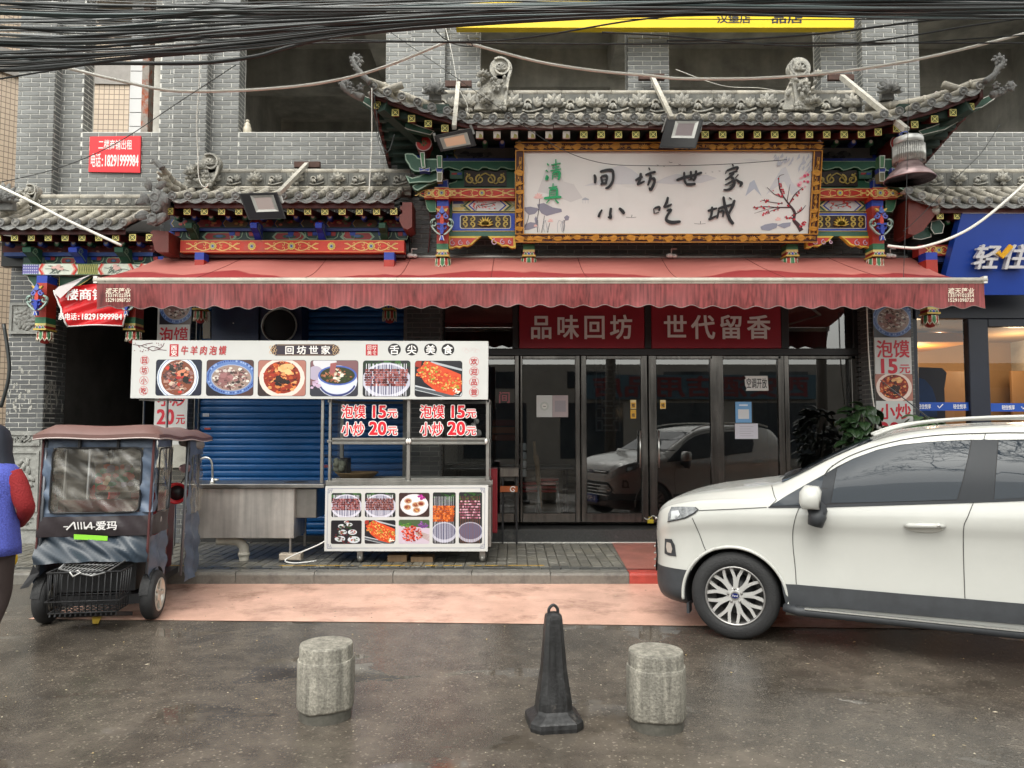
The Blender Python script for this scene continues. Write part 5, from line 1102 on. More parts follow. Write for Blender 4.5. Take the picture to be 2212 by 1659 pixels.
chars_black = [
 [([(577,285),(584,310),(582,345)],[12,18,14]), ([(615,268),(660,256),(695,258),(704,285),(700,330),(676,368),(650,378)],[14,16,18,17,16,16,10]), ([(622,300),(628,325),(632,345)],S-3), ([(622,300),(655,292),(662,310),(655,338)],[12,15,15,12]), ([(634,322),(656,318)],10), ([(618,352),(640,346),(664,342)],[11,14,12])],
 [([(850,325),(880,308),(902,300)],[10,15,12]), ([(888,275),(884,315),(870,348)],[15,17,14]), ([(862,352),(890,342),(915,330)],[15,14,8]), ([(940,240),(950,255)],14), ([(918,290),(950,278),(988,268)],[12,15,14]), ([(955,285),(948,325),(935,360)],[15,16,10]), ([(950,318),(975,312),(978,340),(955,388),(944,372)],[12,16,17,18,9])],
 [([(1125,325),(1180,305),(1240,292),(1298,272)],[14,18,17,15]), ([(1178,268),(1180,320),(1192,350)],[12,14,13]), ([(1222,262),(1226,300),(1224,318)],13), ([(1258,258),(1254,300),(1240,330)],[14,15,12]), ([(1205,322),(1245,316)],12), ([(1190,352),(1225,352),(1255,348)],[15,17,14])],
 [([(1500,215),(1508,232)],14), ([(1460,262),(1455,282)],12), ([(1462,262),(1500,245),(1535,238),(1530,256)],[12,14,15,10]), ([(1478,282),(1510,268),(1535,262)],11), ([(1512,275),(1480,305),(1452,322)],[14,13,7]), ([(1492,300),(1512,325),(1508,360),(1478,386),(1440,388)],[12,16,18,16,10]), ([(1505,325),(1475,345),(1450,355)],[11,12,7]), ([(1508,345),(1480,365)],[10,8]), ([(1540,285),(1518,312)],[13,9]), ([(1520,315),(1545,335),(1562,345),(1550,368)],[10,16,18,10])],
 [([(690,508),(684,545),(686,575),(668,568)],[15,17,18,9]), ([(630,520),(615,545),(606,572)],[10,15,16]), ([(742,510),(765,530),(778,550)],[14,20,16])],
 [([(975,512),(978,550)],[13,12]), ([(978,512),(1012,503),(1010,530)],[12,14,12]), ([(985,545),(1010,538)],11), ([(1070,435),(1060,475),(1040,505)],[14,17,9]), ([(1040,505),(1075,495),(1095,482)],[12,14,10]), ([(1060,528),(1090,522),(1065,560),(1060,590),(1095,606),(1155,600)],[13,16,15,18,22,16])],
 [([(1335,530),(1365,520),(1400,510)],[13,16,10]), ([(1365,500),(1362,545),(1352,580)],[14,15,12]), ([(1340,588),(1375,572),(1398,560)],[16,14,8]), ([(1405,515),(1440,502),(1515,482)],[13,15,13]), ([(1410,520),(1405,550),(1398,580)],[11,13,10]), ([(1412,535),(1440,530),(1436,570)],[11,14,10]), ([(1440,432),(1452,500),(1480,580),(1508,618)],[15,18,20,17]), ([(1515,455),(1500,500),(1470,560)],[15,17,10]), ([(1478,440),(1496,452)],12)],
]
for s_ in chars_black: calli('lettering', s_, None, BK)
calli('lettering', [([(262,212),(272,226)],14), ([(254,255),(266,268)],13), ([(262,290),(258,318),(272,300)],[14,17,8]), ([(290,222),(352,210)],12), ([(296,240),(345,232)],10), ([(284,262),(356,248)],12), ([(320,184),(322,255)],13), ([(300,275),(296,318)],12), ([(300,275),(342,268),(344,300),(335,322)],[11,14,15,10]), ([(304,288),(338,283)],8), ([(304,302),(338,297)],8)], None, GNL)
calli('lettering', [([(272,375),(330,365)],12), ([(302,345),(300,385)],13), ([(280,390),(278,440)],12), ([(280,390),(325,382),(326,440)],[11,14,12]), ([(284,405),(322,400)],8), ([(284,420),(322,416)],8), ([(240,445),(300,438),(358,436)],[13,16,13]), ([(278,455),(255,478)],[13,9]), ([(315,452),(338,478)],[13,18])], None, GNL)

# ---------------------------------------------------------------- awning
AW = thing('retractable_awning', (0.3, 9.3, 3.74), 'long faded red fabric awning with scalloped valance across the shop fronts', 'awning')
aw0 = at(330,556,9.35); aw1 = at(1980,556,9.35); ar0 = at(206,606,7.95); ar1 = at(2139,606,7.95)
XL, XR = -4.48, 5.09; zw, zr_ = aw0.z, ar0.z
def fab():
    m = bpy.data.materials.new('dusty_red_canvas'); m.use_nodes = True; t = m.node_tree; N = t.nodes; L = t.links; b = N['Principled BSDF']
    g = N.new('ShaderNodeNewGeometry'); sp = N.new('ShaderNodeSeparateXYZ'); L.new(g.outputs['Position'], sp.inputs[0])
    n = N.new('ShaderNodeTexNoise'); n.inputs['Scale'].default_value = .9; n.inputs['Detail'].default_value = 3
    mp = N.new('ShaderNodeMapping'); mp.inputs['Scale'].default_value = (1, .25, 1); L.new(g.outputs['Position'], mp.inputs[0]); L.new(mp.outputs[0], n.inputs['Vector'])
    a = N.new('ShaderNodeMath'); a.operation = 'MULTIPLY_ADD'; L.new(n.outputs[0], a.inputs[0]); a.inputs[1].default_value = 1.5; L.new(sp.outputs['Y'], a.inputs[2])
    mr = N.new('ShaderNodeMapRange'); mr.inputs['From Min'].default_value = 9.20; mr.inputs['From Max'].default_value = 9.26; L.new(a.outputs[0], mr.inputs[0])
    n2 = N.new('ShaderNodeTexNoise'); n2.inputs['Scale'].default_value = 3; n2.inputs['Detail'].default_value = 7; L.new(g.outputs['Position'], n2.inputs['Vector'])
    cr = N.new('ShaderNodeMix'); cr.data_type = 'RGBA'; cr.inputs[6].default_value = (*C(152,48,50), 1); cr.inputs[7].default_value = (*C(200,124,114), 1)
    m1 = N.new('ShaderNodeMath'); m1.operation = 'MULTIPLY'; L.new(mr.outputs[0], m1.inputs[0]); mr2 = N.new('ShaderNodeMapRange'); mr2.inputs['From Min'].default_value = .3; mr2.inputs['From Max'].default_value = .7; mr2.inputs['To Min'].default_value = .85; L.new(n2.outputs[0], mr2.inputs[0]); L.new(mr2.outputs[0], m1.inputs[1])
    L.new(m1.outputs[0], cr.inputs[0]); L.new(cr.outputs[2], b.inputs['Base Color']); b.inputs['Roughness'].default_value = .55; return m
m_ = MB()
def fb(u, v):
    x = XL+(XR-XL)*u; s = .035*math.sin(u*17)*math.sin(math.pi*v)+.02*math.sin(u*41+2)*math.sin(math.pi*v)
    return (x, 9.38+(7.97-9.38)*v, zw+(zr_+.03-zw)*v-.05*math.sin(math.pi*v)+s)
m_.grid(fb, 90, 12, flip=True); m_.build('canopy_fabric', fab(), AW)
m_ = MB(); m_.tube([(XL-.02,7.95,zr_+.005),(XR+.02,7.95,zr_+.005)], .028, 12); m_.tube([(XL,7.955,zr_-.022),(XR,7.955,zr_-.022)], .016, 8); m_.build('front_rail', mat('cream_aluminium', (.62,.58,.5), .35, metal=.2, noise=(6,.3), dirt=(20,(.2,.18,.15),.62,.7)), AW)
m_ = MB(); m_.tube([(XL+.05,9.42,zw+.02),(XR-.05,9.42,zw+.02)], .045, 12); m_.build('roller_tube', M_steeld, AW)
for s_, x in ((1, XL), (-1, XR)):
    m_ = MB(); m_.box((x-.02,7.93,zr_-.03),(x+.02,8.0,zr_+.045)); m_.build('end_cap', M_white, AW)
for k in range(8):
    m_ = MB(); u = (k+1)/9; m_.tube([Vector(fb(u, v/10))+Vector((0,0,.001)) for v in range(11)], .004, 4); m_.build('fabric_seam', mat('seam_thread', C(120,55,52), .7), AW)
# folding arms and clamps
for x in (-3.2, .3, 3.9):
    m_ = MB(); a, b, c = Vector((x,9.4,zw-.16)), Vector((x+.75,8.75,zw-.46)), Vector((x+.1,8.02,zr_-.06)); m_.tube([a,b],.02,8); m_.tube([b,c],.017,8); m_.build('folding_arm', M_white, AW)
for px_ in (886, 1447, 1920):
    p = at(px_, 552, 9.3); m_ = MB(); m_.ell(p, .05,.035,.03); m_.ell(p+Vector((.06,0,-.005)), .035,.03,.025); m_.tube([p+Vector((.02,0,.03)), p+Vector((.02,0,.085)), p+Vector((.09,0,.085))], .007, 6); m_.build('crank_bracket', M_white, AW)
m_ = MB(); nsc = 41; n_ = nsc*10; amp = .032
def val(u, v):
    x = XL+.01+(XR-XL-.02)*u; s = u*nsc; zbot = zr_-.30+amp*(.5+.5*math.cos(2*math.pi*(s-.5)))*1.0-.01*math.sin(u*9); z = (zr_-.03)+(zbot-zr_+.03)*v
    return (x, 7.945+.014*math.sin(u*130)*v+.02*math.sin(u*37)*v*v+.02*v, z)
m_.grid(val, n_, 8); m_.build('scalloped_valance', mat('streaked_red_canvas', C(142,66,66), .6, noise=(3,.25), streak=(38,.6)), AW)
m_ = MB(); m_.tube([val(i/n_, 1.0) for i in range(n_+1)], .0045, 4); m_.build('valance_trim', mat('grey_trim', (.20,.15,.14), .7), AW)
pV = front(7.925); TX = mat('cream_print', C(225,215,195), .6)
for x0, x1, y0 in ((1,1,0),):
    for X0, X1, ys in ((227,282,(622,634,645)), (2047,2104,(622,634,645))):
        m_ = MB(); glyphs(m_, pV, '遮天篷业', pxbox(pV, X0, ys[0], X1, ys[0]+12), .0, bold=.012, shear=.15); glyphs(m_, pV, '13319102354', pxbox(pV, X0, ys[1], X1, ys[1]+8), .0, bold=.012); glyphs(m_, pV, '15291098720', pxbox(pV, X0, ys[2]-1, X1, ys[2]+7), .0, bold=.012); m_.build('lettering', TX, AW)

# ---------------------------------------------------------------- rental notices
RS = thing('rental_notice', at(247,372,FW-.02), 'red notice board with white characters and phone number on the grey upper wall', 'notice board')
pl = front(FW-.03); a = pl.pts([(194,295),(304,293.5),(302,373),(191,371)]); m_ = MB(); m_.slab(pl, a, -.02, 0); m_.build('board', mat('bright_red_print', C(225,30,42), .45), RS)
WP = mat('white_print', (.78,.76,.74), .5)
m_ = MB(); glyphs(m_, pl, '二楼商铺出租', pxbox(pl, 212, 302, 286, 323), .003, bold=.012); glyphs(m_, pl, '电话:18291999984', pxbox(pl, 195, 331, 300, 361), .003, bold=.028); m_.build('lettering', WP, RS)
RB_ = thing('rental_banner', at(190,705,8.95), 'sagging red vinyl banner with one corner folded over, tied below the left eave', 'banner')
pb_ = front(8.93); M_redv = mat('red_vinyl', C(215,28,36), .32, noise=(4,.12), bump=(5,.6))
def bn(u, v):
    L = [(118,636),(146,706)]; Rr = [(330,585),(264,704)]; x0 = 118+28*v; x1 = 300-34*v; y0 = 628-22*u-18*u*(1-u); y1 = 706-2*math.sin(u*3)
    y = y0+(y1-y0)*v; q = pb_.px(x0+(x1-x0)*u, y); return pb_.w(q[0], q[1], .02*math.sin(v*11+u*5)*(.4+u)+.012*math.sin(v*23+u*9))
m_ = MB(); m_.grid(bn, 30, 24, flip=True); m_.build('sheet', M_redv, RB_)
m_ = MB(); q = [pb_.px(*t) for t in ((120,632),(135,622),(175,607),(200,594),(186,605),(160,630),(142,648))]
m_.add([pb_.w(x, y, h) for (x, y), h in zip(q, (.05,.08,.09,.03,.07,.10,.11))], [(0,6,5,1),(1,5,4,2),(2,4,3)], smooth=True); m_.build('folded_corner', mat('vinyl_back', (.55,.50,.50), .5), RB_)
m_ = MB(); P0_ = [bn(i/12, 0.985) for i in range(13)]; m_.tube([Vector(p)-Vector((0,.01,0)) for p in P0_], .008, 5); m_.tube([Vector(bn(0, i/8))-Vector((0,.01,0)) for i in range(9)], .012, 5); m_.tube([Vector(bn(1, i/8))-Vector((0,.01,0)) for i in range(9)], .010, 5); m_.build('hem', WP, RB_)
m_ = MB(); pl = front(8.86); glyphs(m_, pl, '楼商铺', pxbox(pl, 141, 624, 228, 648), 0, bold=.028); glyphs(m_, pl, '系电话:18291999984', pxbox(pl, 125, 676, 264, 691), 0, bold=.028); m_.build('lettering', WP, RB_)

# ---------------------------------------------------------------- shutter
SH = thing('roller_shutter', (-2.75, 9.78, .2), 'closed blue corrugated roller shutter behind the food cart', 'shutter')
M_shut = mat('blue_shutter_paint', C(20,92,156), .38, noise=(3,.2), bump=(30,.1)); sx0, sx1 = PA[1]+.06, PC[0]-.06; hs = .084
b = MB(); pr = [(0,0),(-.012,.006),(-.018,.02),(-.018,.05),(-.012,.066),(0,.074),(.008,.079),(.004,.084)]
for (ya, za), (yb, zb2) in zip(pr, pr[1:]): b.add([(0,ya,za),(sx1-sx0,ya,za),(sx1-sx0,yb,zb2),(0,yb,zb2)], [(0,1,2,3)])
sm_ = bpy.data.meshes.new('slat'); sm_.from_pydata(b.v, [], b.f); sm_.materials.append(M_shut)
for k in range(38): link('slat', sm_, SH, loc=(sx0, 9.80, .2+k*hs))
for x in (sx0-.03, sx1+.03): m_ = MB(); m_.box((x-.035, 9.74, .2), (x+.035, 9.86, 3.4)); m_.build('guide_rail', M_steeld, SH)
m_ = MB(); m_.box((sx0, 9.83, .2), (sx1, 9.85, 3.4)); m_.build('backing', M_dark, SH)
pl = front(9.775)
for k, (x0, y0, x1, y1, c) in enumerate(((438,893,452,900,C(200,205,215)), (442,924,455,928,C(190,80,75)), (700,1004,717,1010,C(150,70,80)), (697,981,718,986,C(30,60,95)), (716,1013,732,1018,C(30,60,95)))):
    a = pxbox(pl, x0+18 if k > 5 else x0, y0, x1, y1); m_ = MB(); m_.slab(pl, [(a[0],a[1]),(a[2],a[1]),(a[2],a[3]),(a[0],a[3])], 0, .002, col=c); m_.build('sticker', M_plain, SH)
EX = thing('exhaust_box', at(530,736,9.4), 'dark blue metal exhaust cabinet with a round black duct opening under the awning', 'exhaust duct')
pl = front(9.3); m_ = MB(); m_.spx(pl, [(457,640),(558,640),(558,736),(457,736)], -.4, 0); m_.build('cabinet', mat('navy_sheet', C(28,45,75), .4, noise=(4,.3)), EX)
m_ = MB(); m_.spx(pl, [(559.5,640),(650,640),(650,736),(559.5,736)], -.35, -.03); m_.build('duct_plate', mat('navy_plate', C(14,28,60), .5), EX)
q = pl.px(604,703.5); m_ = MB(); m_.lathe(pl.w(q[0], q[1], -.2), [(.205,0),(.21,.22),(.222,.225),(.222,.2)], 36, (0,-1,0)); m_.build('duct_ring', M_steeld, EX)
m_ = MB(); m_.lathe(pl.w(q[0], q[1], 0.0), [(.2,0),(.2,.003)], 36, (0,-1,0)); m_.build('duct_mouth', mat('duct_shade', (.006,.006,.008), .9), EX)  # flat black disc; the shaded hollow of the duct is its colour
m_ = MB(); pl = front(9.42); m_.spx(pl, [(438,673),(454,673),(454,731),(438,731)], -.1, 0); m_.build('junction_box', mat('beige_metal', (.22,.2,.16), .5), EX)
m_ = MB(); q = at(504,698,9.29); m_.ell(q, .009,.006,.009, None, 8, 5); m_.build('rivet', M_steel, EX)

# ---------------------------------------------------------------- storefront of the restaurant
SF = thing('restaurant_shopfront', (1.9, DY, .28), 'dark steel and glass restaurant front with four doors under two red lettered boxes', 'shopfront')
pG = front(DY); GLA = glass('shop_glass', (.52,.55,.57), .11)
M_mull = mat('worn_steel_frame', (.16,.15,.14), .2, metal=.85, noise=(3,.3), streak=(30,.4))
M_hdr = mat('black_header', (.02,.02,.022), .4)
def post(x0, x1, y0, y1, name='frame', dep=.06, m=M_mull, out=.03, par=SF):
    a = pxbox(pG, x0, y0, x1, y1); m_ = MB(); m_.bevbox((a[0], DY-out, a[1]), (a[2], DY+dep, a[3]), .006); return m_.build(name, m, par)
zt0 = 630; zb0 = 1128
post(955, 1868, 753, 768, 'frame', m=M_hdr)
for x0, x1 in ((1107,1120),(1391.5,1407.5),(1686,1701),(1842,1866),(952,958)): post(x0, x1, zt0, 752.5, 'frame', m=M_hdr)
for x0, x1 in ((1112,1121),(1124,1128.5),(1243.5,1252),(1256,1266),(1387,1397),(1404,1416.5),(1538,1547),(1551,1560.5),(1686,1693),(1697,1702),(1846,1866),(952,958)): post(x0, x1, 768.5, zb0)
for x0, x1 in ((1129,1243),(1266.5,1386.5),(1417,1537.5),(1561,1685.5),(958.5,1111.5),(1702.5,1845.5)):
    post(x0, x1, 1108, zb0, 'bottom_rail'); post(x0, x1, 769, 776, 'top_rail')
panes = [(1129,1243,776.5,1107.5),(1266.5,1386.5,776.5,1107.5),(1417,1537.5,776.5,1107.5),(1561,1685.5,776.5,1107.5),(958.5,1111.5,776.5,1107.5),(1702.5,1845.5,776.5,1107.5),(958.5,1106.5,zt0,752.5),(1701.5,1841.5,zt0,752.5)]
for x0, x1, y0, y1 in panes:
    a = pxbox(pG, x0, y0, x1, y1); m_ = MB(); y_ = DY+.01; m_.add([(a[0],y_,a[1]),(a[2],y_,a[1]),(a[2],y_,a[3]),(a[0],y_,a[3])], [(0,1,2,3)]); m_.build('glass_pane', GLA, SF)
for x in (1381, 1421):
    a = pG.px(x, 930); b = pG.px(x, 1010); m_ = MB(); p, q = pG.w(*a, .07), pG.w(*b, .07); m_.tube([p, q], .013, 8); m_.tube([p+Vector((0,.0,-.05)), p+Vector((0,.1,-.05))], .008, 6); m_.tube([q+Vector((0,0,.05)), q+Vector((0,.1,.05))], .008, 6); m_.build('door_handle', M_steel, SF)
# chain and yellow padlock at the middle doors
m_ = MB(); P = [pG.w(*pG.px(1390+i*1.4, 1117+4*math.sin(i*.35)), .06+.01*(i % 2)) for i in range(20)]
for i in range(19): m_.tube([P[i], P[i+1]], .007, 5)
lc = m_.build('chain', M_steel); tag(lc, 'short steel chain looped round the foot of the middle doors', 'chain')
m_ = MB(); q = pG.px(1403, 1124); m_.bevbox(pG.w(q[0]-.04, q[1]-.03, .09), pG.w(q[0]+.04, q[1]+.02, .04), .006); m_.tube([pG.w(q[0]-.02,q[1]+.02,.065), pG.w(q[0]-.02,q[1]+.05,.065), pG.w(q[0]+.02,q[1]+.05,.065), pG.w(q[0]+.02,q[1]+.02,.065)], .006, 6)
tag(m_.build('padlock', mat('yellow_lock', C(170,150,40), .4)), 'yellow padlock hanging on the chain of the middle doors', 'padlock')
for nm, s_, x0, x1, tx in (('red_sign_box','品味回坊',1121.5,1391,(1140,1370)), ('red_sign_box','世代留香',1408,1685.5,(1428,1668))):
    T = thing(nm, at((x0+x1)/2, 752, DY-.05), 'dark red sign box reading %s over the %s pair of doors' % (s_, 'left' if x0 < 1200 else 'right'), 'shop sign')
    pl = front(DY-.06); m_ = MB(); a = pxbox(pl, x0, 636, x1, 752); m_.bevbox((a[0], DY-.06, a[1]), (a[2], DY+.05, a[3]), .006); m_.build('box', mat('wine_red_box', C(150,30,48), .45, noise=(4,.15)), T)
    m_ = MB(); n = 4; w_ = (tx[1]-tx[0])/n
    for i, c in enumerate(s_): q = pxbox(pl, tx[0]+i*w_+w_*.07, 681, tx[0]+(i+1)*w_-w_*.07, 732); glyphs(m_, pl, c, q, 0, .02, bold=.028)
    m_.build('lettering', mat('grey_white_letters', (.82,.80,.82), .4), T)
# papers and stickers on the glass
pg = front(DY-.004)
def paper(x0, y0, x1, y1, col, label, cat='notice', extra=None, torn=False, name='paper_notice'):
    T = thing(name, at((x0+x1)/2, y1, DY-.004), label, cat); a = pxbox(pg, x0, y0, x1, y1); m_ = MB()
    P = [(a[0],a[1]),(a[2],a[1]),(a[2],a[3]),(a[0],a[3])]
    if torn: P = [(a[0]+.012,a[1]),(a[2]+.01,a[1]),(a[2],a[3]),(a[0],a[3]),(a[0]+.02,a[3]-.03),(a[0]-.0,a[3]-.05),(a[0]+.006,a[1]+.07),(a[0]+.025,a[1]+.03)]
    m_.slab(pg, P, 0, .0015, col=col)
    if extra: extra(m_, a)
    m_.build('sheet', M_plain, T); return T, a
def lines(n, c=C(140,140,150), x=(.2,.8), y=(.2,.8)):
    def f(m_, a):
        for i in range(n): yy = a[1]+(a[3]-a[1])*(y[0]+(y[1]-y[0])*i/max(1,n-1)); m_.stroke(pg, [(a[0]+(a[2]-a[0])*x[0], yy), (a[0]+(a[2]-a[0])*(x[1]-.1*(i % 2)), yy)], .004, .002, col=c)
    return f
def ringx(m_, a): cx, cy = (a[0]+a[2])/2, (a[1]+a[3])/2; m_.sheet(pg, circ(cx, cy, .06, .06, 20), .002, col=C(185,190,185)); m_.sheet(pg, circ(cx, cy, .035, .035, 16), .0025, col=C(215,215,210)); m_.sheet(pg, [(cx-.018,cy-.008),(cx+.02,cy-.008),(cx+.02,cy+.002),(cx-.018,cy+.002)], .003, col=C(120,120,115))
paper(1159, 854, 1193, 901, C(200,202,200), 'white poster with a pale round emblem on the left door glass', extra=ringx)
paper(1193.5, 854, 1227, 901, C(172,158,160), 'greyish pink poster next to the round-emblem poster on the left door glass', extra=lambda m_, a: (m_.sheet(pg, [(a[0]+.03,a[1]+.07),(a[2]-.03,a[1]+.07),(a[2]-.03,a[3]-.07),(a[0]+.03,a[3]-.07)], .002, col=C(150,145,150)), lines(2, x=(.15,.85), y=(.88,.94))(m_, a)))
paper(1589, 868, 1623, 913, C(110,160,205), 'blue payment card on the right door glass above the typed sheet', extra=lambda m_, a: (m_.sheet(pg, [(a[0]+.035,a[1]+.05),(a[2]-.035,a[1]+.05),(a[2]-.035,a[3]-.1),(a[0]+.035,a[3]-.1)], .002, col=C(205,208,210)), m_.stroke(pg, [(a[0]+.05,a[3]-.045),(a[2]-.05,a[3]-.045)], .02, .0025, col=C(215,225,235))))
paper(1588, 915, 1637, 948, C(195,195,205), 'white typed sheet of paper below the blue card on the right door glass', extra=lines(5))
T, a = paper(1609, 812, 1658, 844, C(208,208,205), 'torn white paper reading 空调开放 on the right door glass', torn=True); m_ = MB(); glyphs(m_, pg, '空调开放', (a[0]+.02, a[1]+.035, a[2]-.01, a[3]-.03), .002, bold=.028); m_.build('lettering', BK, T)
for x, y, c, lb in ((1362,864,C(225,205,150),'small yellow 推 push sticker on the second door from the left'), (1426,864,C(225,205,150),'small yellow 推 push sticker on the third door from the left'), (1362,885,C(205,160,60),'small round-cornered amber sticker under the 推 sticker of the second door')):
    T, a = paper(x, y, x+12, y+19, c, lb, 'sticker', lambda m_, a: m_.sheet(pg, rrect(a[0]+.006, a[1]+.008, a[2]-.006, a[3]-.035, .005), .002, col=C(215,165,50)), name='push_sticker'); m_ = MB(); glyphs(m_, pg, '推', (a[0]+.014, a[1]+.02, a[2]-.014, a[1]+.07), .0028, bold=.028); m_.build('lettering', BK, T)
m_ = MB(); q = pxbox(pg, 1076, 846, 1103, 870); glyphs(m_, pg, '间', q, .0, bold=.028); tag(m_.build('reflected_lettering', mat('dull_pink_letters', C(150,85,90), .5)), 'dull pink character 间 painted in as a reflection on the glass right of the cart', 'lettering')  # reflection of a sign character, laid on the pane as flat colour
# ---------------------------------------------------------------- hotel front on the right
HX0 = PD[1]
HT = thing('hotel_front', (6.6, 9.7, ZP), 'navy framed hotel window front with a warm lit lobby behind, right of the restaurant', 'shopfront')
M_navy = mat('navy_frame', (.012,.016,.03), .4, noise=(4,.2)); pH = front(9.62)
def hb(x0, y0, x1, y1, Y0=9.6, Y1=9.72, m=M_navy, name='frame', par=HT):
    a = pxbox(front(Y0), x0, y0, x1, y1); m_ = MB(); m_.bevbox((a[0],Y0,a[1]),(a[2],Y1,a[3]),.008); return m_.build(name, m, par)
hb(1977, 560, 2420, 688); hb(2108, 688.5, 2134, 1170); hb(1977, 688.5, 1981, 1170, 9.62); hb(2134.5, 688.5, 2420, 706, 9.61); hb(1981.5, 1100, 2107.5, 1170, 9.62); hb(2134.5, 1100, 2420, 1170, 9.62); hb(2270,706.5,2290,1099.5)
for x0, x1, y0 in ((1981.5,2107.5,689),(2134.5,2269.5,706.5),(2290.5,2400,706.5)):
    a = pxbox(front(9.66), x0, y0, x1, 1099.5); m_ = MB(); m_.add([(a[0],9.66,a[1]),(a[2],9.66,a[1]),(a[2],9.66,a[3]),(a[0],9.66,a[3])],[(0,1,2,3)]); m_.build('glass_pane', glass('hotel_glass', (.85,.86,.88), .02), HT)
M_beige = mat('lobby_wall', C(150,122,88), .8, noise=(2,.1)); M_pan = mat('lobby_panel', C(140,108,72), .5, noise=(1.5,.12))
m_ = MB(); m_.box((HX0-.02,9.8,0),(HX0,12.6,3.1)); m_.box((HX0,12.5,0),(9.6,12.6,3.1)); m_.box((HX0,9.75,3.02),(9.6,12.5,3.1)); m_.box((9.5,9.75,0),(9.6,12.5,3.1)); m_.box((HX0,9.75,.1),(9.6,12.5,.13)); m_.build('lobby_shell', M_beige, HT)
m_ = MB(); m_.box((HX0+.02,11.0,2.86),(6.9,12.48,3.0)); m_.build('cove_ceiling', mat('cove_paint', C(215,150,60), .7), HT)
for x, y in ((6.65,11.9),(8.0,11.9)):
    m_ = MB(); m_.bevbox((x,y,.6),(x+.75,y+.06,2.5),.01); m_.build('wall_panel', M_pan, HT); m_ = MB(); m_.bevbox((x+.76,y-.02,.6),(x+.82,y+.06,2.52),.01); m_.build('panel_edge', mat('dark_brown', (.05,.03,.02), .5), HT)
m_ = MB(); a = at(2035,800,10.4)
pS_ = front(10.4); m_.slab(pS_, pS_.pts([(1968,792),(2035,795),(2045,805),(2040,840),(2046,1000),(1968,1000)]), -.06, 0); m_.build('archway_board', mat('navy_board', (.02,.03,.06), .5), HT)
pS_ = front(10.33); m_ = MB(); m_.slab(pS_, pS_.pts([(1960,812),(1975,813),(1998,820),(2014,838),(2022,862),(2025,900),(1960,900)]), -.02, 0); m_.build('blue_wall_print', mat('blue_print', C(20,75,135), .5, noise=(3,.3), dirt=(4,C(90,120,150),.6,.8)), HT)
for px_, py_ in ((2027,734),(1978,766)):
    p = at(px_, py_, 11.2 if px_ > 2000 else 12.0); p.z = 2.99 if px_ < 2000 else 2.99
    m_ = MB(); m_.lathe((p.x,p.y,3.0), [(.05,0),(.05,.02)], 14); m_.build('downlight', mat('lit_lamp', (1,1,1), .5, emit=((1,.85,.6),14)), HT)
for x, y, e in ((6.3,11.6,13),(7.7,11.3,17),(8.9,11.2,13)):
    l = bpy.data.lights.new('lobby_lamp','POINT'); l.energy = e; l.color = (1,.72,.42); l.shadow_soft_size = .15; o = bpy.data.objects.new('lobby_lamp', l); COL.objects.link(o); o.location = (x,y,2.65)
hbnd = mat('blue_film', C(22,72,160), .4); pf = front(9.652)
for x0, y0, x1, y1, words in ((1972,869,2108,887,((1974,2002),(2050,2078))),(2135,871,2269,889,((2155,2183),(2225,2253)))):
    a = pxbox(pf, max(x0,1982), y0, x1, y1); m_ = MB(); m_.slab(pf, [(a[0],a[1]),(a[2],a[1]),(a[2],a[3]),(a[0],a[3])], 0, .001); m_.build('window_film', hbnd, HT)
    m_ = MB()
    for wx0, wx1 in words: glyphs(m_, pf, '轻住悦享', pxbox(pf, wx0+9, (y0+y1)/2-5, wx1+9, (y0+y1)/2+5), .002, bold=.028); q = pf.px(wx1+30, (y0+y1)/2); m_.stroke(pf, [(q[0]-.04,q[1]+.01),(q[0]-.02,q[1]-.02),(q[0]+.03,q[1]+.03)], .012, .002)
    m_.build('lettering', WP, HT)
BS = thing('blue_shop_sign', at(2150,637,9.0), 'blue tilted shop sign with raised white 轻住 letters at the right edge', 'shop sign')
pB = Pl(at(2078,637,9.05), (1,0,0), (0,-.14,1)); m_ = MB(); m_.slab(pB, pB.pts([(2032,637),(2330,637),(2330,461),(2078,461)]), -.12, 0); m_.build('panel', mat('blue_panel', C(28,62,150), .3, noise=(.8,.15)), BS)
m_ = MB(); m_.slab(pB, pB.pts([(2078,460.9),(2330,460.9),(2330,459),(2079,459)]), -.12, .012); m_.build('edge_trim', WP, BS)
m_ = MB(); glyphs(m_, pB, '轻', pxbox(pB, 2088, 530, 2146, 582), .03, .07, bold=.028, shear=.22); glyphs(m_, pB, '住', pxbox(pB, 2150, 530, 2208, 582), .03, .07, bold=.028, shear=.22); m_.build('raised_letters', mat('white_letter', (.55,.54,.56), .35), BS)
m_ = MB(); m_.stroke(pB, pB.pts([(2142,546),(2150,556),(2170,533)]), .055, .105, .03); m_.build('amber_tick', mat('amber', C(215,160,20), .4), BS)

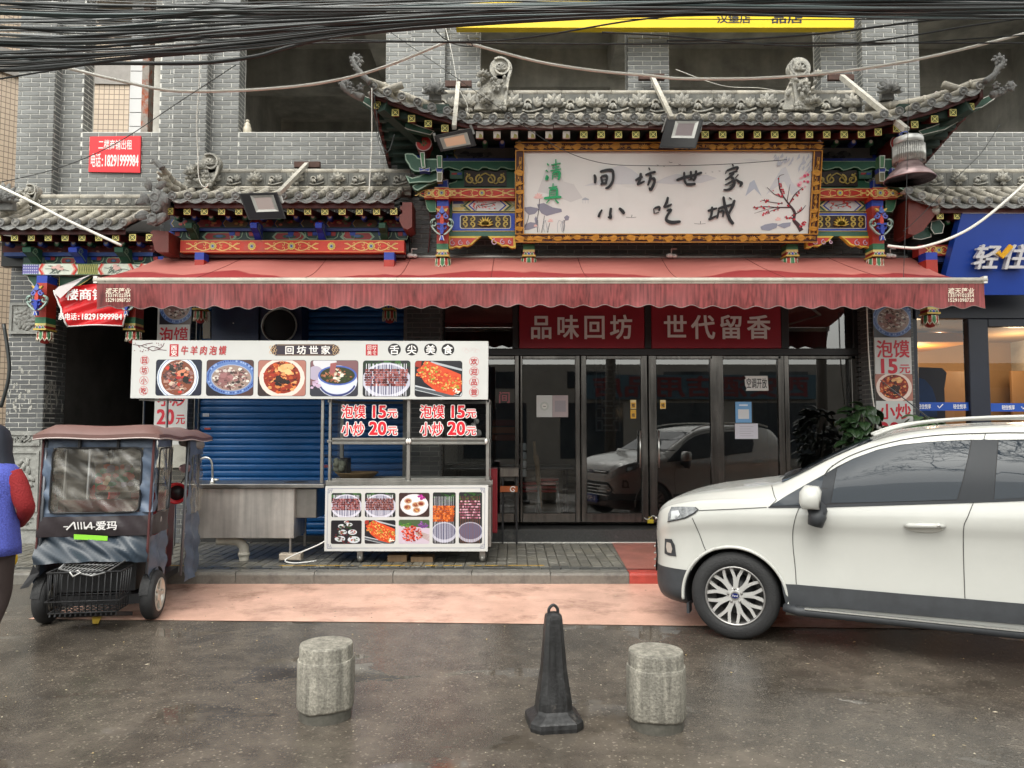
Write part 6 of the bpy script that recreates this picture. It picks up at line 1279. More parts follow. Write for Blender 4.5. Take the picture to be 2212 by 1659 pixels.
# ---------------------------------------------------------------- beige tiled building on the left, yellow board above
TB = thing('tiled_building', (-12, 12, 0), 'beige tiled building standing behind the grey brick one at the left edge', 'building')
def tiles_mat():
    m = bpy.data.materials.new('beige_mosaic'); m.use_nodes = True; t = m.node_tree; N = t.nodes; L = t.links; b = N['Principled BSDF']; b.inputs['Roughness'].default_value = .45
    g = N.new('ShaderNodeNewGeometry'); br = N.new('ShaderNodeTexBrick'); mp = N.new('ShaderNodeMapping'); mp.inputs['Rotation'].default_value = (math.radians(90), 0, math.radians(0)); 
    sp = N.new('ShaderNodeSeparateXYZ'); cb = N.new('ShaderNodeCombineXYZ'); L.new(g.outputs['Position'], sp.inputs[0]); ad = N.new('ShaderNodeMath'); ad.operation = 'ADD'; L.new(sp.outputs['X'], ad.inputs[0]); L.new(sp.outputs['Y'], ad.inputs[1]); L.new(ad.outputs[0], cb.inputs['X']); L.new(sp.outputs['Z'], cb.inputs['Y'])
    L.new(cb.outputs[0], br.inputs['Vector']); br.offset = 0; br.inputs['Scale'].default_value = 1; br.inputs['Brick Width'].default_value = .11; br.inputs['Row Height'].default_value = .11; br.inputs['Mortar Size'].default_value = .008
    br.inputs['Color1'].default_value = (*C(196,178,156), 1); br.inputs['Color2'].default_value = (*C(186,168,148), 1); br.inputs['Mortar'].default_value = (*C(120,105,95), 1); L.new(br.outputs[0], b.inputs['Base Color']); return m
MT = tiles_mat()
m_ = MB(); 
m_.add([(-14.5,9.0,0),(-9.2,15.5,0),(-9.2,15.5,14),(-14.5,9.0,14)],[(0,1,2,3)]); m_.add([(-9.2,15.5,0),(-3.2,15.8,0),(-3.2,15.8,14),(-9.2,15.5,14)],[(0,1,2,3)]); m_.build('wall', MT, TB)
m_ = MB()
for z in (5.2, 8.6): m_.add([(-14.48,8.97,z),(-9.15,15.45,z),(-9.15,15.45,z+.5),(-14.48,8.97,z+.5)],[(0,1,2,3)]); m_.add([(-9.2,15.46,z+.3),(-3.2,15.76,z+.3),(-3.2,15.76,z+.8),(-9.2,15.46,z+.8)],[(0,1,2,3)])
m_.build('grey_band', mat('grey_band', (.28,.26,.24), .5, noise=(6,.2)), TB)
m_ = MB(); m_.box((-11.6,11.4,0),(-8.2,11.6,2.4)); sh_ = m_.build('side_shop', mat('dark_brown_wall', C(70,50,45), .6), TB)
YB = thing('yellow_billboard', (2.2, 9.4, 6.9), 'bright yellow billboard fixed high on the brick wall behind the cable bundle', 'billboard')
pY = front(9.4); m_ = MB(); m_.spx(pY, [(985,59.5),(1845,59.5),(1846,-8),(985,-8)], -.12, 0); m_.build('panel', mat('yellow_panel', C(240,205,10), .45, noise=(2,.1)), YB)
m_ = MB(); glyphs(m_, pY, '汉堡店', pxbox(pY, 1548, 30, 1622, 50), .003, bold=.028); glyphs(m_, pY, '品店', pxbox(pY, 1665, 30, 1735, 50), .003, bold=.028); m_.build('lettering', BK, YB)

# ---------------------------------------------------------------- printed food pictures
def food(kind, pl, box, h, mb, seed=1):
    """a printed photo of a dish: coloured patches clipped to a rounded picture"""
    x0, y0, x1, y1 = box; W, H = x1-x0, y1-y0; win = rrect(x0, y0, x1, y1, min(W, H)*.07, 3); rr = random.Random(seed); hh = [h]
    def P(poly, col):
        q = [(x0+a*W, y0+b*H) for a, b in poly]; q = clip(q, win)
        if len(q) > 2: hh[0] += 3e-5; mb.sheet(pl, q, hh[0], col=col)
    def E(cx, cy, rx, ry, col, n=22): P([(cx+rx*math.cos(6.2832*i/n), cy+ry*math.sin(6.2832*i/n)) for i in range(n)], col)
    def chunks(n, cx, cy, rx, ry, s, cols, asp=.7):
        for _ in range(n):
            a = rr.uniform(0, 6.28); r_ = math.sqrt(rr.random()); x, y = cx+rx*r_*math.cos(a), cy+ry*r_*math.sin(a); m = rr.randint(4, 6); rot = rr.uniform(0, 6.28); ss = s*rr.uniform(.4, 1.3)
            c = rr.choice(cols); k = rr.uniform(.8, 1.15); P([(x+ss*math.cos(rot+6.28*i/m)*rr.uniform(.6,1), y+ss*asp*W/H*math.sin(rot+6.28*i/m)*rr.uniform(.6,1)) for i in range(m)], tuple(min(1, v*k) for v in c))
    beef = [C(120,85,85), C(95,62,60), C(150,110,105), C(205,185,165), C(55,45,45), C(170,130,115)]
    if kind == 'beef':
        P([(0,0),(1,0),(1,1),(0,1)], C(28,32,50)); E(.48,.5,.46,.62,C(205,212,220)); E(.48,.5,.435,.585,C(110,130,175)); E(.48,.5,.42,.565,C(214,218,222)); E(.48,.5,.37,.5,C(125,70,50)); chunks(120,.47,.5,.33,.44,.06,beef+[C(190,60,50)]); chunks(14,.62,.55,.13,.15,.09,[C(180,50,50),C(30,32,30),C(205,130,100)]); chunks(10,.45,.8,.15,.1,.06,[C(30,35,30),C(60,55,50)])
    elif kind == 'blue':
        P([(0,0),(1,0),(1,1),(0,1)], C(75,52,50)); P([(0,0),(.6,0),(0,.4)], C(28,26,36)); E(.53,.52,.55,.5,C(95,125,180)); 
        for i in range(60): a = 6.28*i/60; E(.53+.5*math.cos(a), .53+.45*math.sin(a), .018, .028, rr.choice([C(45,65,135), C(150,170,210), C(60,85,155)]), 6)
        E(.53,.5,.44,.38,C(155,165,190)); E(.53,.5,.42,.36,C(150,130,120)); chunks(130,.53,.5,.38,.31,.055,[C(140,100,98), C(190,180,175), C(95,65,62), C(215,210,200), C(60,50,48), C(160,125,118)]); chunks(10,.42,.5,.15,.12,.1,[C(150,105,105), C(130,88,88)])
    elif kind == 'red':
        P([(0,0),(1,0),(1,1),(0,1)], C(165,110,98)); P([(0,0),(.45,0),(0,.55)], C(50,38,36)); E(.5,.5,.48,.56,C(225,205,195)); E(.5,.52,.39,.46,C(140,45,25)); chunks(150,.5,.52,.36,.43,.055,[C(190,85,40), C(160,50,28), C(215,130,70), C(110,30,20), C(225,160,100), C(80,25,18)]); chunks(14,.5,.42,.14,.14,.08,[C(28,22,22), C(50,28,22)]); chunks(8,.6,.76,.14,.1,.1,[C(235,190,130), C(220,165,105)])
    elif kind == 'soup':
        P([(0,0),(1,0),(1,1),(0,1)], C(120,85,90)); P([(0,0),(1,0),(1,.45),(0,.3)], C(50,50,60)); E(.3,.95,.25,.2,C(205,205,210)); E(.1,.65,.16,.2,C(170,160,180)); E(.57,.42,.42,.45,C(205,210,225)); 
        for i in range(40): E(.57+.38*math.cos(3.4+2.6*i/40), .4+.38*math.sin(3.4+2.6*i/40), .02, .035, C(45,55,110), 6)
        E(.57,.58,.41,.28,C(70,95,170)); E(.57,.58,.37,.24,C(45,50,25)); chunks(60,.57,.56,.32,.18,.035,[C(70,80,30), C(150,90,60), C(40,60,25), C(180,120,90)]); chunks(30,.55,.6,.12,.2,.05,[C(200,190,165), C(160,90,75), C(220,215,200)]); P([(.4,.62),(.52,.66),(.55,.95),(.42,.92)], C(150,85,85)); chunks(8,.12,.3,.1,.12,.07,[C(190,165,190)])
    elif kind in ('skewer', 'skewer2', 'pork', 'wings'):
        P([(0,0),(1,0),(1,1),(0,1)], C(38,40,42)); chunks(30,.5,.9,.5,.12,.09,[C(40,80,35), C(60,100,50), C(30,50,30)]); (E(.5,.45,.52,.5,C(190,190,205)), E(.5,.47,.45,.43,C(105,105,130))) if W > H else (E(.5,.22,.56,.2,C(175,175,190)), E(.5,.24,.5,.16,C(90,90,115))); n = 22 if kind[0] == 's' else 12
        st = C(225,225,235) if kind != 'pork' else C(125,75,55)
        for i in range(n):
            x = .06+.88*i/n+rr.uniform(-.015,.015); P([(x,rr.uniform(-.02,.08)),(x+.014,-.02),(x+.018,.92),(x+.006,.92)], st)
        meat = {'skewer':[C(110,45,42), C(140,75,70), C(75,30,30), C(165,100,98)], 'skewer2':[C(110,58,52), C(85,42,40), C(150,90,80)], 'pork':[C(165,105,125), C(120,65,80), C(205,160,175)], 'wings':[C(190,90,35), C(150,62,25), C(215,120,55)]}[kind]
        lo, hi = (.32,.74) if kind[0] == 's' else (.5,.82)
        if kind == 'wings': lo, hi = .45, .72
        for i in range(n):
            for j in range(7): x = .05+.9*i/n+rr.uniform(-.02,.03); y = lo+(hi-lo)*j/6; s = .035*(1.4 if kind == 'wings' else 1)*(22/n)**.6; P([(x+s*math.cos(6.28*q/6)*rr.uniform(.7,1.1), y+s*W/H*.9*math.sin(6.28*q/6)*rr.uniform(.7,1)) for q in range(6)], rr.choice(meat))
    elif kind == 'fish':
        P([(0,0),(1,0),(1,1),(0,1)], C(28,28,34)); P([(0,.18),(.75,-.05),(1,-.02),(1,.12),(.95,.02),(0,.32)], C(190,195,200)); P([(0,.2),(.8,-.05),(.98,.0),(0,.28)], C(80,85,90)); P([(.35,1),(1,.78),(1,.72),(.3,.95)], C(170,175,180)); P([(.03,.75),(.28,1.0),(.98,.62),(.99,.15),(.8,.03),(.45,.15),(.2,.4)], C(205,75,40))
        for _ in range(260):
            t = rr.random(); s_ = rr.uniform(-1,1); x = .12+.82*t+s_*.1; y = .82-.55*t+s_*.2-.03; s = rr.uniform(.012,.03); P([(x+s*math.cos(6.28*q/5), y+s*1.2*math.sin(6.28*q/5)) for q in range(5)], rr.choice([C(225,95,50), C(235,150,70), C(205,60,35), C(240,190,110), C(150,160,60)]))
        P([(0,.85),(.12,.8),(.14,1),(0,1)], C(150,45,35)); chunks(9,.88,.16,.07,.08,.04,[C(235,225,205)])
    elif kind == 'plate':
        P([(0,0),(1,0),(1,1),(0,1)], C(60,42,40)); E(.5,.5,.46,.45,C(215,210,215)); E(.5,.5,.4,.38,C(228,222,226))
        for x, y in ((.3,.66),(.28,.4),(.55,.5),(.58,.28),(.72,.55)): E(x,y,.13,.12,C(190,165,140),12); E(x,y,.09,.08,C(150,80,60),10); chunks(6,x,y,.06,.05,.04,[C(205,160,90), C(120,50,40)])
        chunks(14,.72,.8,.11,.09,.06,[C(150,35,120), C(185,60,150)])
    elif kind == 'dark':
        P([(0,0),(1,0),(1,1),(0,1)], C(26,24,30))
        for x, y, r_ in ((.35,.75,.12),(.6,.82,.1),(.38,.5,.14),(.7,.5,.15),(.3,.22,.17),(.75,.18,.2),(.5,.93,.08)): E(x,y,r_,r_*.75,C(200,205,210),14); chunks(10,x,y,r_*.6,r_*.5,.04,[C(130,45,50), C(170,90,70), C(60,90,50)])
        chunks(40,.45,.4,.3,.4,.05,[C(40,70,40), C(110,50,55), C(60,50,55)])
    elif kind == 'balls':
        P([(0,0),(1,0),(1,1),(0,1)], C(195,180,195)); P([(0,.75),(1,.65),(1,1),(0,1)], C(70,90,60)); chunks(16,.2,.8,.2,.12,.08,[C(110,140,60), C(60,110,50)]); chunks(12,.8,.8,.15,.12,.07,[C(150,90,170), C(110,60,130)])
        for i in range(5): P([(.55,.4+i*.03),(1,.1+i*.06),(1,.13+i*.06),(.55,.44+i*.03)], C(170,150,140))
        chunks(170,.42,.42,.34,.32,.045,[C(190,50,35), C(215,75,50), C(150,30,25), C(225,110,80)])
M_food = mat('food_print', (1,1,1), .3, attr=True)

# ---------------------------------------------------------------- food cart
CY = 8.2; FC = thing('food_cart', (-1.0, 8.5, ZP), 'stainless street food cart with glass case, long picture menu board on top and price lettering', 'food cart')
M_ban = mat('banner_white', (.56,.565,.55), .3, noise=(1.2,.06)); M_cg = glass('cart_glass', (.86,.88,.88), .02)
pC = front(CY-.06)
m_ = MB(); q = pC.pts([(286,735),(1055,737),(1054,863),(281.5,860)]); m_.slab(pC, q, -.12, 0); mbn = m_.build('menu_board', M_ban, FC)
pcs = ['beef','blue','red','soup','skewer','fish']
for i, (x0, x1) in enumerate(((336,436),(445.5,548),(557,661),(670,773.5),(784,886),(896.5,998))):
    m_ = MB(); b = pxbox(pC, x0, 777.5+i*.5, x1, 854+i*.5); m_.sheet(pC, rrect(b[0]-.004, b[1]-.004, b[2]+.004, b[3]+.004, .03, 3), .0006, col=C(30,30,34)); food(pcs[i], pC, b, .001, m_, 11+i); m_.build('food_picture', M_food, mbn)
M_prt = mat('printed_ink', (1,1,1), .45, attr=True); RDP = C(178,38,48); m_ = MB()
def G(s, x0, y0, x1, y1, col, h=.003, bold=.028, pl=pC, shear=0): glyphs(m_, pl, s, pxbox(pl, x0, y0, x1, y1), h, bold=bold, col=col, shear=shear)
for i, c in enumerate('回坊小吃'):
    cy = 778+i*22; q = pC.px(312.5-i*.8, cy); m_.stroke(pC, circ(q[0], q[1], .047, .047, 20)+[circ(q[0], q[1], .047, .047, 20)[0]], .004, .001+i*1e-4, col=C(200,70,70)); G(c, 306-i*.8, cy-7, 319-i*.8, cy+6.5, RDP)
for i, c in enumerate('欢迎品尝'):
    cy = 781+i*22; q = pC.px(1024, cy); m_.stroke(pC, circ(q[0], q[1], .05, .05, 20)+[circ(q[0], q[1], .05, .05, 20)[0]], .004, .0015+i*1e-4, col=C(200,70,70)); G(c, 1017, cy-7, 1031, cy+6.5, RDP)
b = pxbox(pC, 366, 743.5, 386, 770); m_.sheet(pC, [(b[0],b[1]),(b[2],b[1]),(b[2],b[3]),(b[0],b[3])], .0008, col=RDP); G('西', 369, 746, 383, 757, C(235,225,220)); G('安', 369, 757.5, 383, 768.5, C(235,225,220))
for i, c in enumerate('牛羊肉泡馍'): G(c, 390+i*20.5, 748, 407+i*20.5, 767, C(150,120,115), .0022, .012, shear=.12); G(c, 389+i*20.5, 747, 406+i*20.5, 766, RDP, .0032, .012, shear=.12)
P = [(596,743.5),(722,743.5),(730,748),(734,756),(730,764),(722,768.5),(596,768.5),(588,764),(584,756),(588,748)]
m_.sheet(pC, pC.pts(P), .0008, col=C(42,32,46)); m_.stroke(pC, pC.pts([(598,745),(720,745)]), .003, .0012, col=C(200,165,120)); m_.stroke(pC, pC.pts([(598,767),(720,767)]), .003, .0012, col=C(200,165,120))
for s, x in ((1,598),(-1,719)):
    for k, (dx, dy) in enumerate(((-4,-7),(-4,7),(-12,-5),(-12,5),(-8,0),(-2,0))): q = pC.px(x+s*dx, 756+dy); curl(m_, pC, q[0], q[1], .022, 90, 1.1, .006, .0015+k*2e-4, C(205,170,125))
for i, c in enumerate('回坊世家'): G(c, 615+i*26, 747, 636+i*26, 765, C(228,224,220), .003, .028)
b = pxbox(pC, 790, 744, 816, 768); m_.sheet(pC, [(b[0],b[1]),(b[2],b[1]),(b[2],b[3]),(b[0],b[3])], .0008, col=RDP)
for c, x, y in (('回',793,746),('坊',804,746),('美',793,757),('食',804,757)): G(c, x, y, x+10, y+9.5, C(230,215,210), .003, .012)
for i, c in enumerate('舌尖美食'):
    cx = (852,889.5,930,967.5)[i]; q = pC.px(cx, 755); m_.sheet(pC, circ(q[0], q[1], .071, .066, 24), .0008+i*1e-4, col=C(25,22,25)); G(c, cx-10.5, 745.5, cx+10.5, 765, C(232,230,228), .003, .028)
for k in range(5): q = pC.px(1002+k*7, 756+3*math.sin(k*2)); curl(m_, pC, q[0], q[1], .03, 90*k, 1.0, .003, .0015+k*2e-4, C(205,180,178))
PB = C(80,55,60)
for P in ([(287,744),(305,747),(318,752),(330,758)], [(305,747),(316,743),(330,741)], [(318,752),(330,748),(345,752)], [(330,758),(342,755),(352,748),(355,741)], [(342,755),(360,757)]): m_.stroke(pC, pC.pts(P), .008, nx(1e-4)*0+.0016, col=PB)
for k in range(26): q = pC.px(R.uniform(288,360), R.uniform(741,760)); m_.sheet(pC, circ(q[0], q[1], .006, .006, 5), .0026+k*2e-5, col=C(110,40,55))
m_.build('lettering', M_prt, mbn)
# case frame
def bar_(x0, y0, x1, y1, Y0=CY, dep=.035, m=M_steel, name='frame_bar', par=FC):
    a = pxbox(front(Y0), x0, y0, x1, y1); mm = MB(); mm.bevbox((a[0],Y0,a[1]),(a[2],Y0+dep,a[3]),.004); return mm.build(name, m, par)
for x0, x1 in ((708,716),(877.5,886.5),(1049.5,1057)): bar_(x0, 862, x1, 1047, CY, .04, M_steeld)
for y0, y1 in ((946,951),(955,960),(1034,1038)):
    for x0, x1 in ((717,876),(888,1048)): bar_(x0, y0, x1, y1, CY-.015, .03)
bar_(706, 951.5, 1058, 954.5, CY-.003, .03, M_steeld); bar_(703, 1038.5, 1064, 1047, CY-.02, .1, M_steel)
for x in (880, 885, 1050): q = at(x, 953, CY-.03); m_ = MB(); m_.ell(q, .018, .015, .03, None, 8, 5); m_.build('hinge_knob', M_white, FC)
CB = CY+.62
for x in (712, 1053): p = at(x, 950, CY); zt_, zb_ = at(x,862,CY).z, at(x,1047,CY).z; m_ = MB(); m_.bevbox((p.x-.02, CB-.04, zb_), (p.x+.02, CB, zt_), .004); m_.build('frame_bar', M_steeld, FC)
xa, xb = at(710,950,CY).x, at(1055,950,CY).x; zA, zM, zB_ = at(900,862,CY).z, at(900,953,CY).z, at(900,1040,CY).z
for z in (zM, zA-.02, zB_): m_ = MB(); m_.bar((xb,CY,z),(xb,CB,z),.03,.03); m_.bar((xa,CY,z),(xa,CB,z),.03,.03); m_.bar((xa,CB,z),(xb,CB,z),.03,.03); m_.build('frame_bar', M_steeld, FC)
for x0, x1 in ((717,876),(888,1048)):
    for y0, y1 in ((864,945),(961,1033)):
        a = pxbox(front(CY+.02), x0, y0, x1, y1); m_ = MB(); m_.add([(a[0],CY+.02,a[1]),(a[2],CY+.02,a[1]),(a[2],CY+.02,a[3]),(a[0],CY+.02,a[3])],[(0,1,2,3)]); m_.build('glass_pane', M_cg, FC)
for x in (xa-.005, xb+.005):
    for z0, z1 in ((zB_+.02, zM-.02), (zM+.02, zA)): m_ = MB(); m_.add([(x,CY+.04,z0),(x,CB-.05,z0),(x,CB-.05,z1),(x,CY+.04,z1)],[(0,1,2,3)]); m_.build('glass_pane', M_cg, FC)
m_ = MB(); m_.box((xa,CY+.02,zM-.03),(xb,CB-.02,zM-.018)); m_.build('glass_shelf', M_cg, FC); m_ = MB(); m_.box((xa-.02,CY,zB_-.05),(xb+.03,CB,zB_-.02)); m_.build('case_floor', M_steeld, FC)
pL = front(CY+.012)
for x0 in (737, 907):
    m_ = MB(); m2 = MB()
    for s, y0, y1, xs_ in (('泡馍',875,903,(0,53)),('15',875,902,(62,98)),('元',883,902,(99,122)),('小炒',912,941,(0,51)),('20',910,939,(60,98)),('元',920,940,(99,122))):
        b = pxbox(pL, x0+xs_[0], y0, x0+xs_[1], y1); glyphs(m_, pL, s, b, .0015, bold=.028)
        for ox, oz in ((-.008,0),(.008,0),(0,.008),(0,-.008),(-.006,-.006),(.006,.006),(.006,-.006),(-.006,.006)): glyphs(m2, pL, s, (b[0]+ox,b[1]+oz,b[2]+ox,b[3]+oz), .0002+abs(ox)*.02+abs(oz)*.013+(ox+oz)*.003, bold=.028)
    m2.build('lettering_outline', WP, FC); m_.build('lettering', mat('bright_red_letters', C(205,22,40), .4), FC)
# lower menu panel
pD = front(CY-.04); m_ = MB(); q = pD.pts([(703,1050),(1054.6,1048),(1053.5,1191),(700.5,1190.5)]); m_.slab(pD, q, -.03, 0); lp = m_.build('menu_panel', M_ban, FC)
for kind, x0, y0, x1, y1 in (('skewer',715.5,1065,781,1117),('skewer2',788,1064.5,854.5,1117),('plate',861.5,1064.5,928,1116.5),('dark',714.5,1124,781.5,1175),('fish',787.5,1123.5,854.5,1174.5),('balls',861,1122.5,928,1174.5),('wings',934.5,1063.5,984.5,1174.5),('pork',991,1063,1041.5,1174)):
    m_ = MB(); food(kind, pD, pxbox(pD, x0, y0, x1, y1), .001, m_, int(x0)); m_.build('food_picture', M_food, lp)
m_ = MB(); c = C(70,80,120)
for P in ([(716,1055.5),(1042,1054)], [(1047.5,1062),(1046.5,1178)], [(1040,1183.5),(715,1184)], [(706.5,1178),(708.5,1062)]): m_.stroke(pD, pD.pts(P), .004, .001, col=c)
for x, y, sx, sy in ((709,1056,1,1),(1047,1054.5,-1,1),(1046,1184,-1,-1),(707,1184.5,1,-1)):
    for P in ([(0,0),(9,0),(9,3),(3,3),(3,9),(0,9),(0,0)], [(5,5),(7,5),(7,8)]): m_.stroke(pD, pD.pts([(x+a*sx, y+b*sy) for a, b in P]), .005, .0018, col=c)
m_.build('printed_border', M_prt, lp)
m_ = MB(); zl = at(800,1050,CY).z; m_.box((xa-.03,CY+.0,.30),(xb+.03,CB,zl-.01)); m_.build('cart_body', M_steeld, FC)
for px_ in (778, 1042): p = at(px_, 1195, CY+.06); m_ = MB(); m_.box((p.x-.03,CY+.04,ZP+.05),(p.x+.03,CY+.1,.31)); m_.ell((p.x,CY+.07,ZP+.045),.035,.045,.045); m_.build('foot', M_steeld, FC)
for x0, x1, z in ((-1.35,-.95,0),(-1.25,-.65,.05)): pass
m_ = MB(); a = at(870,1200,CY+.15); 
for k, dx in enumerate((-.0,.22)): m_.box((a.x+dx-.12,CY+.1,ZP+.0),(a.x+dx+.12,CY+.25,ZP+.06))
wb = m_.v; tag(MB().box((a.x-.16,CY+.1,ZP),(a.x+.05,CY+.3,ZP+.07)).build('wooden_block', M_wood), 'rough wooden block wedged on the pavers under the middle of the cart', 'block'); tag(MB().box((a.x+.10,CY+.08,ZP),(a.x+.34,CY+.28,ZP+.055)).build('wooden_block', M_wood), 'flatter wooden block under the cart, right of the thicker one', 'block')
# left half: counter with sink
SK = thing('sink_counter', (-3.2, 8.5, ZP), 'stainless counter with tap and sink tub at the left end of the food cart', 'counter')
def wbox(x0, y0, x1, y1, Y0, Y1, m, name, par, r_=.006):
    a = pxbox(front(Y0), x0, y0, x1, y1); mm = MB(); mm.bevbox((a[0],Y0,a[1]),(a[2],Y1,a[3]),r_); return mm.build(name, m, par)
wbox(366, 1046, 700, 1054, CY, CY+.62, M_steel, 'worktop', SK); wbox(425, 1054.5, 636, 1163, CY+.04, CY+.5, mat('brushed_tub', (.60,.57,.53), .3, metal=.55, noise=(2,.3), streak=(14,.35)), 'sink_tub', SK); wbox(637, 1056, 684, 1119, CY+.12, CY+.5, M_steel, 'side_tub', SK)
for x0, x1, y1, Y in ((624,631,1199,CY+.06),(655,662,1180,CY+.5),(372,379,1180,CY+.5),(368,375,1200,CY+.06)): wbox(x0, 1060, x1, y1, Y, Y+.03, M_steeld, 'leg', SK, .003)
m_ = MB(); p = lambda x, y, Y=CY+.2: at(x, y, Y); m_.tube(spl([tuple(p(470,1166)),tuple(p(500,1167)),tuple(p(516,1170)),tuple(p(526,1180)),tuple(p(527,1196)),tuple(p(527,1212))],4), .055, 14); q = p(527,1196); m_.lathe((q.x,q.y,q.z-.02), [(.055,0),(.066,.002),(.066,.035),(.055,.037)], 16); m_.build('drain_pipe', mat('dirty_pvc', (.55,.52,.45), .4, noise=(7,.3)), SK)
m_ = MB(); Y = CY+.2; m_.tube(spl([tuple(p(430,1003,Y)),tuple(p(433,993,Y)),tuple(p(443,988,Y)),tuple(p(454,992,Y)),tuple(p(458,1003,Y)),tuple(p(459,1022,Y)),tuple(p(459,1040,Y))],5), .011, 10); q = p(459,1040,Y); m_.lathe((q.x,q.y,q.z-.02), [(.03,0),(.03,.02),(.018,.03),(.018,.06)], 12); m_.tube([q+Vector((0,0,.02)), q+Vector((.07,0,.02))], .012, 8); m_.build('tap', M_steel, SK)
m_ = MB(); q = p(550,1045,CY+.35); m_.ell(q, .2,.1,.012); m_.build('basin_rim', M_steeld, SK); m_ = MB(); m_.ell(p(640,1043,CY+.3), .16,.1,.02); m_.build('burner_grate', M_blackp, SK)
# board posts between counter and case
for x0, x1, y0, y1, Y in ((691,700,862,1044,CY+.02),(301.5,309,861,1180,CY+.3),(354,361.5,861,1046,CY+.02)): wbox(x0, y0, x1, y1, Y, Y+.035, M_steel if x0 > 600 else M_steeld, 'board_post', FC, .004)
wbox(300, 862, 372, 865, CY+.02, CY+.3, M_steeld, 'cross_bar', FC, .002)
tag(wbox(602, 1197, 649, 1211, CY+.0, CY+.12, mat('pale_brick_block', (.42,.36,.29), .8, noise=(9,.3), bump=(50,.4)), 'paving_block', None, .01), 'pale brick under the right front leg of the sink counter', 'brick')
m_ = MB(); m_.tube(spl([(-2.15,8.3,ZP+.01),(-2.35,8.15,ZP+.012),(-2.45,8.2,ZP+.05),(-2.05,8.22,.35),(-1.95,8.3,.5)],6), .008, 6); tag(m_.build('power_cord', M_white), 'thin white cord trailing from the cart panel onto the pavers', 'cord')
# things on and in the cart
BW = MB(); q = at(771,1034,CY+.3); BW.lathe((q.x,q.y,zB_-.015), [(.11,0),(.17,.03),(.235,.09),(.245,.10),(.225,.095),(.15,.03),(.02,.012)], 30); tag(BW.build('clay_basin', mat('straw_coloured_basin', C(165,135,95), .7, noise=(14,.3))), 'wide tan basin inside the lower left glass case of the cart', 'basin')
wb_ = wbox(734, 990, 750, 1030, CY+.3, CY+.5, M_blackp, 'black_box', None, .01); tag(wb_, 'black upright box behind the tan basin in the cart case', 'box')
m_ = MB(); q = at(735,990,CY+.28); 
for k in range(9): m_.ell(q+Vector((R.uniform(-.05,.03),R.uniform(-.03,.03),-.02-R.uniform(0,.12))), .035,.02,.04, Matrix.Rotation(R.uniform(0,3),3,'Y'), 7, 5)
tag(m_.build('crumpled_cloth', mat('grey_green_cloth', (.22,.23,.18), .9, noise=(20,.3))), 'grey-green crumpled cloth hung on the black box in the cart', 'cloth')
m_ = MB(); q = at(1008,930,CY+.3)
for k in range(22): m_.ell(q+Vector((R.uniform(-.12,.14),R.uniform(-.08,.08),-.05+R.uniform(0,.12)*(k % 3))), R.uniform(.02,.05),.03,R.uniform(.02,.045), Matrix.Rotation(R.uniform(0,3),3,'Y'), 7, 5)
tag(m_.build('plastic_bag', mat('thin_white_bag', (.6,.58,.56), .35, noise=(18,.4))), 'crumpled white plastic bag on the upper shelf of the cart, right side', 'bag')
m_ = MB(); q = at(979,925,CY+.3); m_.bevbox((q.x-.03,q.y,zM-.015),(q.x+.04,q.y+.06,zM+.13),.008); tag(m_.build('paper_carton', mat('orange_carton', C(180,120,70), .6)), 'small orange carton beside the bag on the upper cart shelf', 'carton')
tag(wbox(1059, 1013, 1074, 1152, 8.85, 9.15, mat('red_cabinet', C(125,20,32), .4), 'red_cabinet', None, .01), 'narrow deep red cabinet standing right behind the cart', 'cabinet')

# ---------------------------------------------------------------- price banners
def price_banner(label, x0, x1, skew, Y, seed, dx):
    T = thing('price_banner', at((x0+x1)/2, 960, Y), label, 'banner'); pl = front(Y); f = lambda x, y: x+skew*(y-680)/280
    m_ = MB(); m_.spx(pl, [(f(x0,660),652),(f(x1,660),652),(f(x1,1010),1010),(f(x0,1010),1010)], -.03, 0); m_.build('board', M_ban, T)
    for kind, y0, y1 in (('blue',652+dx,729+dx),('red',808+dx,866+dx)):
        m_ = MB(); a = pxbox(pl, f(x0,y0)+1, y0, f(x1,y0)+1, y1); m_.sheet(pl, [(a[0],a[1]),(a[2],a[1]),(a[2],a[3]),(a[0],a[3])], .0005, col=C(30,28,30)); food(kind, pl, a, .001, m_, seed); m_.build('food_picture', M_food, T)
    m_ = MB(); W = x1-x0
    for s, y0, y1, a, b in (('泡馍',735,772,.06,.96),('15',774,806,.08,.62),('元',786,806,.66,.96),('小炒',872,905,.08,.96),('20',911,944,.08,.62),('元',922,944,.66,.96)):
        xx = f(x0, y0); glyphs(m_, pl, s, pxbox(pl, xx+a*W, y0+dx, xx+b*W, y1+dx), .003, bold=.028)
    m_.build('lettering', mat('price_red', C(190,32,52), .45), T); return T
price_banner('vertical white price banner with bowl pictures on the right brick pier beside the hotel', 1887, 1966, 8, 9.55, 3, 0); price_banner('vertical white price banner half hidden behind the cart menu board', 341, 412, -10, 9.55, 4, -28)
wbox(412, 656, 426, 1168, 9.5, 9.6, M_steeld, 'frame', SH, .006)

